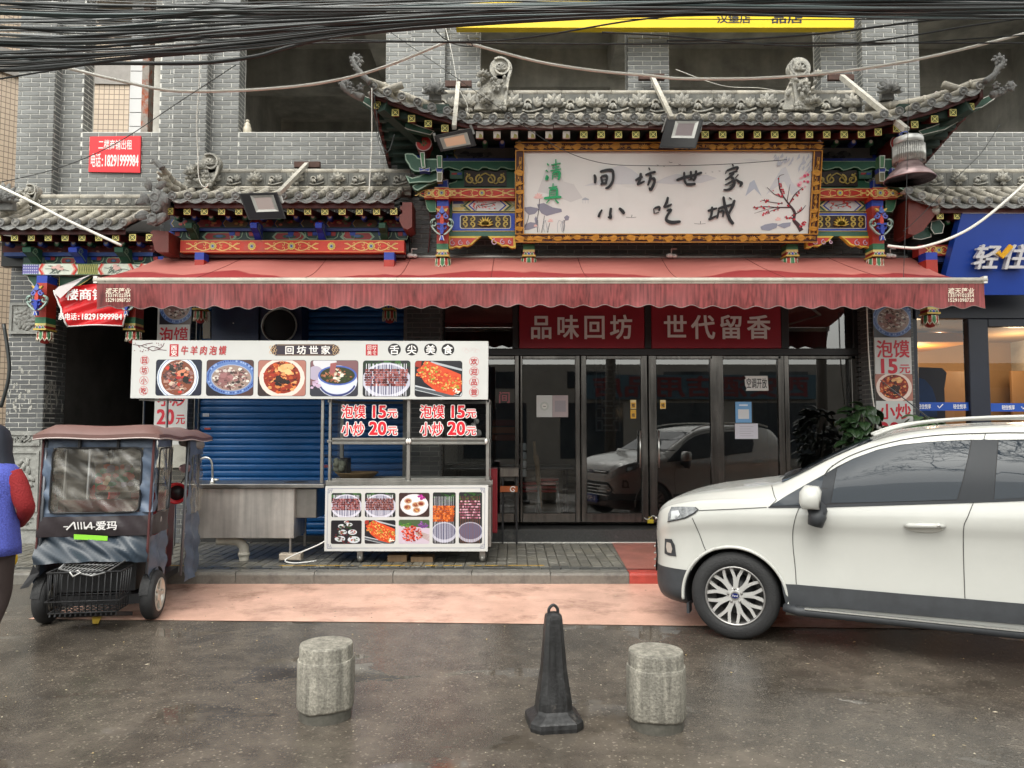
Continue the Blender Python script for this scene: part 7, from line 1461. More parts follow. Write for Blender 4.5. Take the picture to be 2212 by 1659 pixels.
# ---------------------------------------------------------------- lamps on arms
def arm(T, p, q, w_=.05, plate=True):
    m_ = MB(); m_.bar(p, q, w_, w_); m_.build('arm', mat('peeling_white_paint', (.60,.57,.50), .5, noise=(14,.35), dirt=(10,C(120,80,55),.62,.72)), T)
    if plate: m_ = MB(); m_.bevbox((p[0]-.17,p[1]-.0,p[2]-.04),(p[0]+.17,p[1]+.05,p[2]+.04),.005); m_.build('wall_plate', mat('rust_plate', C(80,52,42), .7, noise=(12,.4)), T)
def flood(label, quad, Y, inner, glasscol, armp, tilt_out=.06, thick=.1, emit=None):
    T = thing('floodlight', at(quad[0][0], quad[0][1], Y), label, 'floodlight'); P = [at(x, y, Y+(tilt_out if i >= 2 else 0)) for i, (x, y) in enumerate(quad)]
    n = (P[1]-P[0]).cross(P[3]-P[0]).normalized(); n = n if n.y < 0 else -n
    m_ = MB(); bk = [p-n*thick+((P[0]+P[2])/2-p)*.12 for p in P]; m_.add(P+bk, [(0,1,2,3),(7,6,5,4),(0,4,5,1),(1,5,6,2),(2,6,7,3),(3,7,4,0)]); m_.build('housing', M_blackp, T)
    lerp = lambda u, v: (P[0]*(1-u)+P[1]*u)*(1-v)+(P[3]*(1-u)+P[2]*u)*v
    u0, v0, u1, v1 = inner; q = [lerp(u0,v0),lerp(u1,v0),lerp(u1,v1),lerp(u0,v1)]
    m_ = MB(); m_.add([p+n*.004 for p in (lerp(.04,.04),lerp(.96,.04),lerp(.96,.96),lerp(.04,.96))], [(0,1,2,3)]); m_.build('front_glass', mat('dark_lamp_glass', (.03,.03,.033), .12), T)
    m_ = MB(); cen = lerp((u0+u1)/2,(v0+v1)/2); inn = [a+(cen-a)*.28-n*.0 for a in q]; m_.add([a+n*.008 for a in q]+[a+n*.006 for a in inn], [(0,1,5,4),(1,2,6,5),(2,3,7,6),(3,0,4,7)]); m_.build('reflector', M_steel, T)
    m_ = MB(); m_.add([a+n*.007 for a in inn], [(0,1,2,3)]); m_.build('emitter', mat('lamp_face_'+str(int(quad[0][0])), glasscol, .3), T)
    m_ = MB()
    for s in (0, 1): a = lerp(s, .4); m_.bar(a-n*.05+(a-cen).normalized()*.01, lerp(s, -.1)-n*.08, .012, .03)
    m_.build('yoke', M_steeld, T); arm(T, armp[0], armp[1]); return T
flood('dark floodlight hanging from a white arm over the shutter eave, tilted to the left', [(515.6,418),(599,415),(618,472),(537,475)], 8.45, (.28,.1,.88,.72), (.42,.36,.34), (at(663,355,9.62), at(602,418,8.5)))
flood('square floodlight with a peach lens hanging left of the name board', [(939,294),(1018,277),(1029,315),(952,328)], 8.15, (.1,.16,.86,.86), (.78,.52,.36), (at(990,180,9.25), at(981,275,8.25)), .1)
flood('black floodlight hanging over the middle of the name board', [(1440,258),(1520,258),(1503,321),(1424,319)], 8.2, (.25,.06,.88,.65), (.30,.25,.26), (at(1408,165,9.6), at(1451,256,8.25)), .05)
HL = thing('high_bay_lamp', at(1962,390,8.2), 'silver bell-shaped finned lamp with pinkish shade hanging at the right roof corner', 'lamp')
arm(HL, at(1818,166,9.55), at(1958,281,8.25), .06)
q = at(1962,300,8.2); zf = lambda y: at(1962,y,8.2).z
m_ = MB(); m_.lathe((q.x,8.2,zf(313)), [(.14,0),(.152,.01),(.155,.055),(.15,.075),(.02,.085)], 28); m_.build('cap', mat('brushed_white_metal', (.6,.6,.58), .3, metal=.6), HL)
m_ = MB(); m_.lathe((q.x,8.2,zf(352)), [(.13,0),(.13,.2)], 24); H_f = zf(315)-zf(352)
for k in range(46): t = k*2*math.pi/46; d = Vector((math.cos(t), math.sin(t), 0)); m_.bar(Vector((q.x,8.2,zf(352)))+d*.155, Vector((q.x,8.2,zf(316)))+d*.155, .012, .045) if False else m_.tube([Vector((q.x,8.2,zf(352)))+d*.163, Vector((q.x,8.2,zf(316)))+d*.163], .0075, 5)
m_.build('cooling_fins', M_steel, HL)
m_ = MB(); m_.lathe((q.x,8.2,zf(389)), [(.262,0),(.268,.006),(.20,.09),(.135,.155),(.12,.2),(.125,.2),(.14,.15),(.205,.085),(.258,.0)], 40); m_.build('shade', mat('pink_grey_shade', (.42,.30,.30), .25, metal=.5, noise=(6,.2)), HL)
m_ = MB(); m_.lathe((q.x,8.2,zf(300)), [(.05,0),(.05,.05),(.02,.06)], 14); 
for k in range(4): m_.tube([tuple(at(1962+(-1)**k*1.5, 280+k*4, 8.2)), tuple(at(1962-(-1)**k*1.5, 284+k*4, 8.2))], .006, 5)
m_.build('chain_hook', M_steeld, HL); m_ = MB(); m_.tube(spl([tuple(at(1960,296,8.18)),tuple(at(1950,293,8.18)),tuple(at(1945,288,8.18)),tuple(at(1958,284,8.18)),tuple(at(1961,290,8.18))],4), .005, 5); m_.build('blue_lead', mat('blue_wire', (.05,.12,.5), .4), HL)
# bottle on the sill
m_ = MB(); q = at(530,287,9.78); m_.lathe((q.x,9.85,zs), [(.05,0),(.055,.01),(.055,.09),(.04,.12),(.045,.14),(.022,.165),(.022,.18),(.026,.182),(.026,.2),(0,.202)], 16); tag(m_.build('plastic_bottle', mat('yellowed_bottle', (.55,.50,.40), .3)), 'yellowish empty plastic bottle on the sill of the big upper opening', 'bottle')

# ---------------------------------------------------------------- cables
def cable(P, r_, m, label, grp=None, name='overhead_cable', cat='cable', n=6):
    Q = spl([tuple(p) for p in P], n) if len(P) > 2 else [tuple(p) for p in P]; b = MB(); b.tube(Q, r_, 6); o = tag(b.build(name, m), label, cat, grp); return o
LC = 'black overhead cable in the thick bundle across the top of the picture'; GC = 'black cables of the overhead bundle'
rc = random.Random(22)
def ctr(x): # lower edge of the bundle along the picture
    return interp([(-80,118),(60,140),(200,128),(380,105),(600,88),(800,72),(1000,54),(1300,44),(1600,42),(1900,44),(2300,38)], x)
for k in range(56):
    Y = rc.uniform(6.9, 8.3); t0, t1 = rc.random(), rc.random(); P = []
    wav = rc.uniform(-5, 5); ph = rc.uniform(0, 6)
    for i in range(9):
        x = -90+i*300; u = i/8; t = t0*(1-u)+t1*u+.12*math.sin(ph+u*5); lo = ctr(x); y = -14+(lo+14)*max(0.0, min(1.02, t))**.85+wav*math.sin(u*7+ph)*.8
        P.append(at(x, y, Y))
    cable(P, rc.choice([.005,.007,.008,.010,.012,.016]), M_cable if rc.random() < .6 else rc.choice((mat('grey_cable', (.10,.11,.115), .35), mat('green_grey_cable', (.05,.075,.075), .4), mat('light_cable', (.30,.31,.31), .4))), LC, GC)  # mixed cable tones; the paler ones also paint in strand highlights
for k in range(16):   # fan of cables dropping at the far left
    Y = rc.uniform(7.0, 7.9); y0 = rc.uniform(80, 150); P = [at(-90, y0, Y), at(80, y0+rc.uniform(-8,4), Y), at(300, y0*.86+rc.uniform(-6,6), Y), at(550, y0*.72+rc.uniform(-6,6), Y), at(900, y0*.42, Y), at(1500, y0*.2, Y), at(2300, y0*.15-5, Y)]
    cable(P, rc.choice([.008,.011,.014,.018]), M_cable, LC, GC)
one = [
 ([(-80,160),(60,147),(200,137),(400,137),(480,132),(560,120),(620,103),(760,70),(1000,40),(1500,20),(2300,-10)], 7.4, .022, M_cable, 'thickest black cable, the lowest of the bundle at the upper left'),
 ([(-80,86),(300,86),(700,86),(985,92),(1300,95),(1700,93),(2300,93)], 7.6, .010, M_cable, 'nearly straight dark cable just below the bundle, running the whole width'),
 ([(-60,180),(400,110),(740,92),(1000,90),(1150,80),(1400,40),(1700,20),(2300,-10)], 7.5, .010, M_cable, 'dark cable rising from the knot of wires towards the upper right'),
 ([(1300,70),(1450,78),(1650,96),(1800,98),(1950,80),(2100,55),(2300,28)], 7.4, .010, M_cable, 'dark cable sagging below the yellow board on the right'),
 ([(1440,88),(1600,85),(1800,70),(2000,45),(2300,18)], 7.7, .012, M_cable, 'thick dark cable climbing to the upper right corner'),
 ([(1650,98),(1900,96),(2212,76),(2300,70)], 7.8, .008, M_cable, 'thin dark cable crossing the right-hand brick pillars'),
 ([(147,147),(240,170),(345,192.5),(427,197.5),(569,192.5),(700,178),(820,148),(970,88)], 8.0, .017, M_conduit, 'pale hanging cable sagging from the bundle across the left pillars to the knot of wires'),
 ([(1008,92),(1157,132),(1280,152),(1400,163),(1481,170),(1660,168),(1842,151),(2030,118),(2300,50)], 8.0, .017, M_conduit, 'pale cable running in a long sag over the middle roof to the right edge'),
 ([(-40,385),(60,432),(150,478),(262,530)], 8.6, .017, M_conduit, 'pale slanting cable in front of the left eave'),
 ([(1918,531),(1955,535),(1990,534),(2059,512),(2124,474),(2212,399),(2300,315)], 8.3, .016, M_conduit, 'pale thick hose-like cable curving up across the blue sign'),
 ([(-40,402),(120,365),(250,310),(380,225),(510,140)], 7.8, .005, M_cable, 'thin black wire slanting up from the left edge past the red notice'),
 ([(432,105),(430,180),(425,260),(427,330),(429,380),(436,400),(446,404),(450,396)], 8.3, .006, M_conduit, 'thin wire dropping straight from the bundle to the second eave, looped at its end'),
 ([(803,190),(803,300),(800,360),(797,418)], 8.3, .006, M_conduit, 'pale thin wire dropping from the left roof corner'),
 ([(808,205),(815,260),(820,300),(838,328),(852,290)], 8.35, .006, M_cable, 'dark thin wire drooping in a loop under the left roof corner'),
 ([(812,198),(806,240),(814,290),(826,330),(836,330)], 8.4, .004, M_cable, 'second thin wire drooping beside the dark loop under the left roof corner'),
 ([(830,60),(880,95),(960,150),(1060,220),(1190,310),(1290,350),(1400,358),(1560,355),(1700,345)], 8.3, .004, M_cable, 'very thin wire crossing the roof and the top of the name board'),
 ([(960,50),(975,110),(985,165),(990,190),(1010,230),(1000,262)], 8.5, .005, M_conduit, 'cream wire dangling beside the arm of the peach floodlight'),
 ([(1010,84),(1020,100),(985,96),(968,88),(955,80),(940,62),(935,30),(934,-10)], 7.7, .006, M_cable, 'black wire knotted where the pale cables meet'),
 ([(2160,268),(2120,330),(2060,390),(1985,470),(1950,500)], 8.6, .004, M_cable, 'thin dark wire slanting down behind the silver lamp'),
 ([(1960,-10),(1962,200),(1958,420),(1950,640)], 8.0, .003, M_cable, 'hair-thin vertical wire in front of the silver lamp'),
 ([(1460,150),(1560,185),(1640,190),(1700,200)], 8.9, .004, M_conduit, 'thin pale lead lying along the ridge right of the middle arm'),
 ([(925,440),(930,480),(925,545)], 9.5, .009, mat('dark_red_conduit', (.16,.03,.03), .5), 'dark red conduit running down the brick left of the painted post'),
 ([(1872,655),(1876,760),(1884,850),(1893,905)], 9.55, .008, M_conduit, 'thin white pipe slanting down the right brick pier beside the price banner'),
 ([(8,700),(20,800),(2,880)], 9.0, .02, M_cable, 'black cable hanging down at the far left edge beside the stone pillar'),
]
for P, Y, r_, m, lb in one: cable([at(x, y, Y) for x, y in P], r_, m, lb)
import bmesh
# ---------------------------------------------------------------- stone bollards and rubber cone in the foreground
M_gran = mat('weathered_granite', (.34,.32,.27), .7, noise=(70,.55), bump=(90,.3), streak=(26,.5), dirt=(9,(.13,.12,.10),.55,.75))
def bollard(label, cx, ybase, ytop, wpx, wtop, rot, seed):
    g = gnd(cx, ybase); d = g.y; r_ = wpx/2/FPX*(d*1.02); zt = at(cx, ytop, d).z; T = thing('stone_bollard', g, label, 'bollard', 'stone bollards in the foreground'); rr = random.Random(seed)
    rt = wtop/2/FPX*d*1.02; n = 48; b0 = MB(); b0.lathe(g, [(rt*1.0,0),(rt*1.0,.06)], 40, cap=False); b0.build('base', mat('damp_granite', (.10,.095,.08), .5, noise=(40,.4)), T); prof = [(rt*.5,.056,0),(rt*.6,.056,0),(rt*.95,.056,0),(r_*.97,.058,1),(r_*.995,.07,1),(r_,.20,1),(r_*1.0,zt*.6,1),(r_*1.0,zt-.095,1),(r_*.985,zt-.078,1),(rt*1.035,zt-.076,0),(rt*1.03,zt-.07,0),(rt*1.02,zt-.008,0),(rt*1.0,zt,0),(.001,zt+.003,0)]
    vs = []; ph = [rr.uniform(0,6.28) for _ in range(4)]
    for R_, h, oc in prof:
        for j in range(n):
            t = 2*math.pi*j/n; k = 1.0
            if oc: a = ((t+rot) % (math.pi/4))-math.pi/8; k = min(1.0, math.cos(math.pi/8)*1.055/math.cos(a))*(1+.004*math.sin(7*t+ph[0]+h*20)); 
            k *= 1+.003*math.sin(5*t+ph[1]+h*9)
            vs.append((g.x+R_*k*math.cos(t), g.y+R_*k*math.sin(t), h+(.006*math.sin(3*t+ph[2]) if 0 < h < zt*.35 else .003*math.sin(4*t+ph[3]) if h < zt-.05 else 0)))
    m_ = len(prof)
    b = MB(); b.add(vs[:n*8], [(i*n+j, i*n+(j+1) % n, (i+1)*n+(j+1) % n, (i+1)*n+j) for i in range(7) for j in range(n)], smooth=True); b.build('shaft', M_gran, T)
    b = MB(); off = n*7; b.add(vs[off:], [(i*n+j, i*n+(j+1) % n, (i+1)*n+(j+1) % n, (i+1)*n+j) for i in range(m_-8) for j in range(n)], smooth=False); b.build('round_top', M_gran, T)
bollard('weathered grey stone bollard, the left of two, between the cart and the camera', 703, 1547, 1389, 117, 106, .35, 1)
bollard('weathered grey stone bollard, the right of two, below the nose of the white car', 1418, 1567, 1404, 122, 110, .1, 2)
g = gnd(1196, 1563); CN = thing('rubber_cone', g, 'scuffed black rubber traffic cone with a loop handle between the two stone bollards', 'traffic cone')
M_cone = mat('scuffed_black_rubber', (.028,.028,.029), .42, noise=(20,.5), streak=(45,.7), bump=(60,.15), dirt=(10,(.16,.14,.12),.60,.82))
d = g.y; k = d/FPX; b = MB(); 
def oct_(r_, h, c=.30, rot=math.radians(8)):
    P = []
    for sx, sy in ((1,-1),(1,1),(-1,1),(-1,-1)):
        for q in ((1,1-c*2),(1-c*2,1)) if (sx*sy > 0) else ((1-c*2,1),(1,1-c*2)): x, y = q[0]*sx*r_, q[1]*sy*r_; P.append((g.x+x*math.cos(rot)-y*math.sin(rot), g.y+x*math.sin(rot)+y*math.cos(rot), h))
    return P
L = [oct_(55*k,0,.16), oct_(56*k,.02,.16), oct_(55*k,.042,.16), oct_(52*k,.05,.16), oct_(39*k,.075,.2), oct_(36*k,.09,.2)]
vs = [p for q in L for p in q]; n = 8
b.add(vs, [(i*n+j, i*n+(j+1) % n, (i+1)*n+(j+1) % n, (i+1)*n+j) for i in range(len(L)-1) for j in range(n)]+[tuple(range((len(L)-1)*n, len(L)*n))]); b.build('base', M_cone, CN)
zt = at(1196,1327,d).z; b = MB(); L = [oct_(36*k,.09,.2), oct_(35*k,.13,.2), oct_(26*k,zt*.5,.2), oct_(17.5*k,zt-.02,.2), oct_(16*k,zt,.22), oct_(9*k,zt+.012,.3)]; vs = [p for q in L for p in q]
b.add(vs, [(i*n+j, i*n+(j+1) % n, (i+1)*n+(j+1) % n, (i+1)*n+j) for i in range(len(L)-1) for j in range(n)]+[tuple(range((len(L)-1)*n, len(L)*n))]); b.build('body', M_cone, CN)
b = MB(); b.tube(spl([(g.x-9*k,g.y,zt+.0),(g.x-9*k,g.y,zt+.03),(g.x,g.y,zt+.05),(g.x+9*k,g.y,zt+.03),(g.x+9*k,g.y,zt+.0)],6), .0085, 8); b.build('loop_handle', M_cone, CN)

# ---------------------------------------------------------------- white car
PSI = math.radians(25); P0 = Vector((1.673, 5.698, 0)); CD = Vector((math.cos(PSI), -math.sin(PSI), 0)); CNn = Vector((-math.sin(PSI), -math.cos(PSI), 0)); HW = .88
CO = P0-CNn*(HW-.02)       # centre line origin abeam the front wheel
def cw(s, y, z): return CO+CD*s+CNn*y+Vector((0,0,z))       # y positive towards the camera side
def cl(p): q = Vector(p)-CO; return (q.dot(CD), q.dot(CNn), q.z)
CAR = thing('parked_car', cw(1.2, 0, 0), 'white compact SUV parked at an angle on the right', 'car')
M_car = mat('white_car_paint', (.51,.51,.48), .22, coat=.5, noise=(2,.05)); M_clad = mat('dark_cladding', (.035,.038,.043), .5, noise=(10,.25)); M_cgl = mat('tinted_car_glass', (.02,.027,.036), .02, spec=.26)
ST_ = [(-.86,.34,.36,.66,.30,.72,.75),(-.845,.48,.32,.74,.42,.80,.83),(-.81,.60,.27,.84,.53,.89,.92),(-.74,.71,.23,.915,.60,.95,.98),(-.62,.785,.21,.965,.65,1.0,1.03),(-.42,.838,.20,1.005,.70,1.045,1.075),(-.18,.866,.20,1.03,.735,1.075,1.11),(.08,.88,.20,1.045,.755,1.10,1.145),(.28,.88,.20,1.052,.75,1.135,1.178),(.42,.88,.20,1.058,.735,1.20,1.235),(.72,.88,.20,1.068,.69,1.365,1.40),(1.02,.88,.20,1.08,.65,1.495,1.535),(1.3,.88,.20,1.088,.635,1.555,1.60),(1.8,.88,.20,1.105,.625,1.595,1.635),(2.4,.88,.20,1.125,.615,1.585,1.63),(2.85,.86,.21,1.14,.585,1.53,1.575),(3.04,.83,.24,1.135,.55,1.41,1.45),(3.15,.79,.28,1.10,.52,1.24,1.28),(3.20,.72,.33,1.0,.5,1.06,1.09),(3.21,.60,.40,.9,.42,.95,.98)]
ST_ = [((q[0]*.80 if q[0] < 0 else q[0]),)+q[1:] for q in ST_]; SS = spl(ST_, 5); FR = [(0,0,0),(.55,0,0),(.84,0,0),(.955,.05,0),(.996,.13,0),(.988,.27,0),(.968,.50,0),(.972,.70,0),(1.0,.81,0),(.996,.90,0),(.968,1.0,0)]
rows = []
for s, w_, zb, zbt, wr, zr, ztp in SS:
    sec = [(f*w_, zb+(zbt-zb)*g_) for f, g_, _ in FR]; a = sec[-1]; hgt = zr-zbt
    for t in (.33, .66): sec.append((a[0]+(wr-a[0])*t+.035*math.sin(math.pi*t)*min(1,hgt/.3), a[1]+hgt*t))
    sec += [(wr, zr), (wr*.93, zr+(ztp-zr)*.45), (wr*.75, zr+(ztp-zr)*.75), (wr*.4, ztp-(ztp-zr)*.07), (0, ztp)]
    q = spl(sec, 3); rows.append([(s, -y, z) for y, z in q[::-1]][:-1]+[(s, y, z) for y, z in q][0:])
# closed ring per station: from roof centre down the far side, along the floor, up the near side
nr = len(rows[0]); bv = [cw(*p) for r_ in rows for p in r_]; bf = []
for i in range(len(rows)-1):
    for j in range(nr-1): bf.append((i*nr+j, i*nr+j+1, (i+1)*nr+j+1, (i+1)*nr+j))
bm = bmesh.new(); VV = [bm.verts.new(v) for v in bv]
for f in bf:
    try: bm.faces.new([VV[i] for i in f])
    except ValueError: pass
for i in (0, len(rows)-1):
    bm.faces.new([VV[i*nr+j] for j in range(nr-1)][::1])
bmesh.ops.remove_doubles(bm, verts=bm.verts, dist=1e-5)
he = [e for e in bm.edges if len(e.link_faces) == 1]
if he: bmesh.ops.holes_fill(bm, edges=he)
bmesh.ops.recalc_face_normals(bm, faces=bm.faces)
bvh = BVHTree.FromBMesh(bm)
me = bpy.data.meshes.new('body'); bm.to_mesh(me); bm.free(); me.materials.append(M_car); me.materials.append(mat('wheel_well', (.01,.01,.011), .8))
tmp = bpy.data.objects.new('tmp_body', me); COL.objects.link(tmp)
cut = MB()
for s in (0, 2.52):
    for sg in (1, -1):
        n = 40; R_ = .372; ring = [(s+R_*math.cos(2*math.pi*i/n)*1.0, .31+R_*math.sin(2*math.pi*i/n)) for i in range(n)]
        cut.add([cw(a, sg*1.1, b) for a, b in ring]+[cw(a, sg*.50, b) for a, b in ring], [tuple(range(n)), tuple(range(n, 2*n))[::-1]]+[(i, n+i, n+(i+1) % n, (i+1) % n) for i in range(n)])
co_ = cut.build('tmp_cut', [MATS['white_car_paint'], MATS['wheel_well']]); 
for p in co_.data.polygons: p.material_index = 1
bmc = bmesh.new(); bmc.from_mesh(co_.data); bmesh.ops.recalc_face_normals(bmc, faces=bmc.faces); bmc.to_mesh(co_.data); bmc.free()
mod = tmp.modifiers.new('cut', 'BOOLEAN'); mod.object = co_; mod.operation = 'DIFFERENCE'; mod.solver = 'EXACT'; mod.use_self = False
dg = bpy.context.evaluated_depsgraph_get(); me2 = bpy.data.meshes.new_from_object(tmp.evaluated_get(dg)); me2.name = 'body'
bpy.data.objects.remove(tmp); bpy.data.objects.remove(co_)
for p in me2.polygons: p.use_smooth = True
body = link('body', me2, CAR)
bpy_sharp = me2.attributes.get('sharp_edge') or me2.attributes.new('sharp_edge', 'BOOLEAN', 'EDGE')
bm = bmesh.new(); bm.from_mesh(me2)
bmesh.ops.bisect_plane(bm, geom=bm.verts[:]+bm.edges[:]+bm.faces[:], plane_co=(0,0,.485), plane_no=(0,0,1)); me2.materials.append(M_clad)
for f in bm.faces:
    c_ = f.calc_center_median(); s_, y_, z_ = cl(c_)
    if z_ < .485 and s_ < -.28 and f.material_index == 0: f.material_index = len(me2.materials)-1
for e in bm.edges: e.smooth = not (len(e.link_faces) == 2 and e.calc_face_angle(0) > .7)
bm.to_mesh(me2); bm.free()
def onbody(x, y):
    r_ = ray(x, y).normalized(); h = bvh.ray_cast(CAM, r_); return h
def patch(name, pts, m, off=.004, cell=.05, mirror=True, parent=None, sides=(1,)):
    """panel lying on the car body: outline seen from the street, laid on the body surface (and its twin on the far side)"""
    pl = Pl(P0, CD, (0,0,1)); pl.n = CNn
    def spx(x, y): r_ = ray(x, y); t = (P0-CAM).dot(CNn)/r_.dot(CNn); p = CAM+r_*t-P0; return (p.dot(CD), p.z)
    P = [spx(*q) for q in pts]; b = bmesh.new(); f = b.faces.new([b.verts.new((a, z, 0)) for a, z in P])
    x0, x1 = min(p[0] for p in P), max(p[0] for p in P); y0, y1 = min(p[1] for p in P), max(p[1] for p in P)
    for ax, lo, hi in ((0,x0,x1),(1,y0,y1)):
        t = lo+cell
        while t < hi: bmesh.ops.bisect_plane(b, geom=b.verts[:]+b.edges[:]+b.faces[:], plane_co=(t,0,0) if ax == 0 else (0,t,0), plane_no=(1,0,0) if ax == 0 else (0,1,0)); t += cell
    bmesh.ops.triangulate(b, faces=b.faces[:])
    bad = []
    for v in b.verts:
        wp = P0+CD*v.co.x+Vector((0,0,v.co.y)); d_ = (wp-CAM).normalized(); h = bvh.ray_cast(CAM, d_)
        if h[0] is None or (h[0]-wp).length > 1.0:
            h2 = bvh.find_nearest(wp); v.co = h2[0]+h2[1]*off
        else: v.co = h[0]+h[1]*off
    me = bpy.data.meshes.new(name)
    b.normal_update()
    if sum((f.normal.dot(CNn)*f.calc_area()) for f in b.faces) < 0: bmesh.ops.reverse_faces(b, faces=b.faces[:])
    for f in b.faces: f.smooth = True
    b.to_mesh(me); me.materials.append(m); o = link(name, me, parent or CAR)
    if mirror:
        for v in b.verts: s, y, z = cl(v.co); v.co = cw(s, -y, z)
        bmesh.ops.reverse_faces(b, faces=b.faces[:]); me = bpy.data.meshes.new(name); b.to_mesh(me); me.materials.append(m); link(name, me, parent or CAR)
    b.free(); return o
ZC = lambda x, y: ((2560+x*.6655)/1.8228, (1580+y*.6655)/1.8228)
zc = lambda L: [ZC(*q) for q in L]
patch('window_surround', zc([(700,626),(800,563),(930,488),(1022,438),(1104,388),(1200,340),(1340,288),(1480,257),(1640,241),(1780,233),(1900,228),(2056,228),(2212,226),(2420,232),(2570,254),(2650,326),(2650,424),(2565,566),(1900,596),(1000,624)]), mat('window_rubber', (.02,.02,.022), .5, spec=.2), .002)
patch('front_side_window', zc([(1108,398),(1200,345),(1340,292),(1480,262),(1640,246),(1780,238),(1897,234),(1880,330),(1845,480),(1815,582),(1600,590),(1300,598),(1070,602),(1085,520)]), M_cgl, .005)
patch('quarter_window', zc([(712,620),(800,565),(930,492),(1020,445),(1025,470),(1005,540),(990,612),(860,617)]), M_cgl, .005)
patch('rear_side_window', zc([(2062,234),(2212,234),(2420,240),(2560,262),(2640,330),(2640,420),(2560,560),(2212,572),(2035,580),(2045,440)]), M_cgl, .005)
M_pil = mat('black_pillar_film', (.022,.025,.030), .35, spec=.2)
patch('pillar_trim', zc([(1903,234),(1978,226),(2056,234),(2030,580),(1920,586),(1822,584),(1850,480),(1886,330)]), M_pil, .003)
patch('pillar_trim', zc([(1022,440),(1104,392),(1082,520),(1064,604),(995,614),(1010,540)]), M_pil, .003)
patch('window_seal', zc([(700,626),(1000,616),(1500,598),(1900,586),(2212,574),(2560,562),(2560,578),(2212,590),(1900,602),(1500,614),(1000,630),(700,632)]), M_pil, .006)
patch('side_cladding', zc([(778,1080),(862,1083),(1200,1112),(1550,1142),(1850,1166),(2212,1197),(2700,1240),(2700,1360),(2212,1320),(1870,1290),(1500,1258),(1100,1222),(805,1205),(790,1140)]), M_clad, .012)
patch('fog_lamp_surround', zc([(90,812),(130,815),(148,850),(157,918),(112,912),(88,900)]), M_clad, .006); patch('fog_lamp', zc([(104,832),(126,838),(136,872),(130,898),(108,892),(100,860)]), mat('lamp_clear', (.45,.40,.36), .08, coat=1), .012)
patch('headlight', zc([(128,626),(190,624),(272,626),(287,642),(262,664),(210,690),(150,706),(106,712),(110,665)]), mat('headlamp_grey', (.22,.23,.24), .08, coat=1.0, noise=(28,.7)), .006, .03)
patch('headlight_rim', zc([(272,626),(290,642),(262,668),(210,694),(104,716),(106,710),(150,702),(208,686),(258,660),(280,642),(268,630)]), M_dark, .008, .03)
patch('headlight_inner', zc([(130,650),(170,645),(180,670),(160,695),(125,700)]), mat('lamp_chrome', (.6,.6,.6), .12, metal=1), .009, .03)
def seam(px, wd=.005, name='panel_gap', m=None, off=.0035, mirror=True):
    pts = spl(zc(px), 6); V = []
    for x, y in pts:
        h = onbody(x, y)
        if h[0] is not None: V.append(h[0]+h[1]*off)
    if len(V) < 2: return
    mm = m or mat('gap_black', (.05,.05,.048), .6)
    for sg in ((1,-1) if mirror else (1,)):
        b = MB(); Q = V if sg > 0 else [cw(cl(p)[0], -cl(p)[1], cl(p)[2]) for p in V]; b.tube(Q, wd/2, 5); b.build(name, mm, CAR)
seam([(884,627),(862,680),(845,760),(845,850),(858,980),(865,1082)]); seam([(1912,600),(1880,680),(1856,740),(1853,850),(1856,1000),(1862,1165)]); seam([(1984,192),(1975,226)]); seam([(720,500),(735,560),(747,585)]); seam([(290,646),(450,640),(690,628)]); seam([(250,690),(290,780),(320,860),(335,890)]); seam([(747,585),(712,620)])
seam([(1040,440),(1055,405),(1150,340),(1300,280),(1480,232),(1700,202),(1980,190),(2212,188),(2600,200)], .007); seam([(1030,438),(1080,380)], .006)
for s in (0, 2.52):
    for sg in (1, -1):
        b = MB(); b.tube([cw(s+.385*math.cos(t*.0524), sg*(HW-.004-.02*(s == 0 and t > 36)), .31+.385*math.sin(t*.0524)) for t in range(-2, 63)], .013, 6); b.build('arch_lip', M_car, CAR)
# handle
for s, sg in ((1.27,1),(2.25,1),(1.27,-1),(2.25,-1)):
    zh = .925 if s < 2 else .95; b = MB(); b.tube([cw(s-.115, sg*(HW+.012), zh-.004), cw(s-.09, sg*(HW+.035), zh), cw(s+.08, sg*(HW+.035), zh+.008), cw(s+.125, sg*(HW+.010), zh+.006)], [.012,.017,.018,.014], 10); b.build('door_handle', M_car, CAR)
    b = MB(); b.ell(cw(s, sg*(HW-.004), zh-.012), .12,.012,.035, Matrix((CD, CNn, (0,0,1))).transposed(), 16, 8); b.build('handle_recess', mat('paint_in_recess', (.60,.59,.55), .3), CAR)
    b = MB(); b.lathe(cw(s+.085, sg*(HW+.052), zh+.006), [(.014,-.01),(.014,0),(.008,.001)], 12, CNn*sg); b.build('lock_cap', M_steel, CAR)
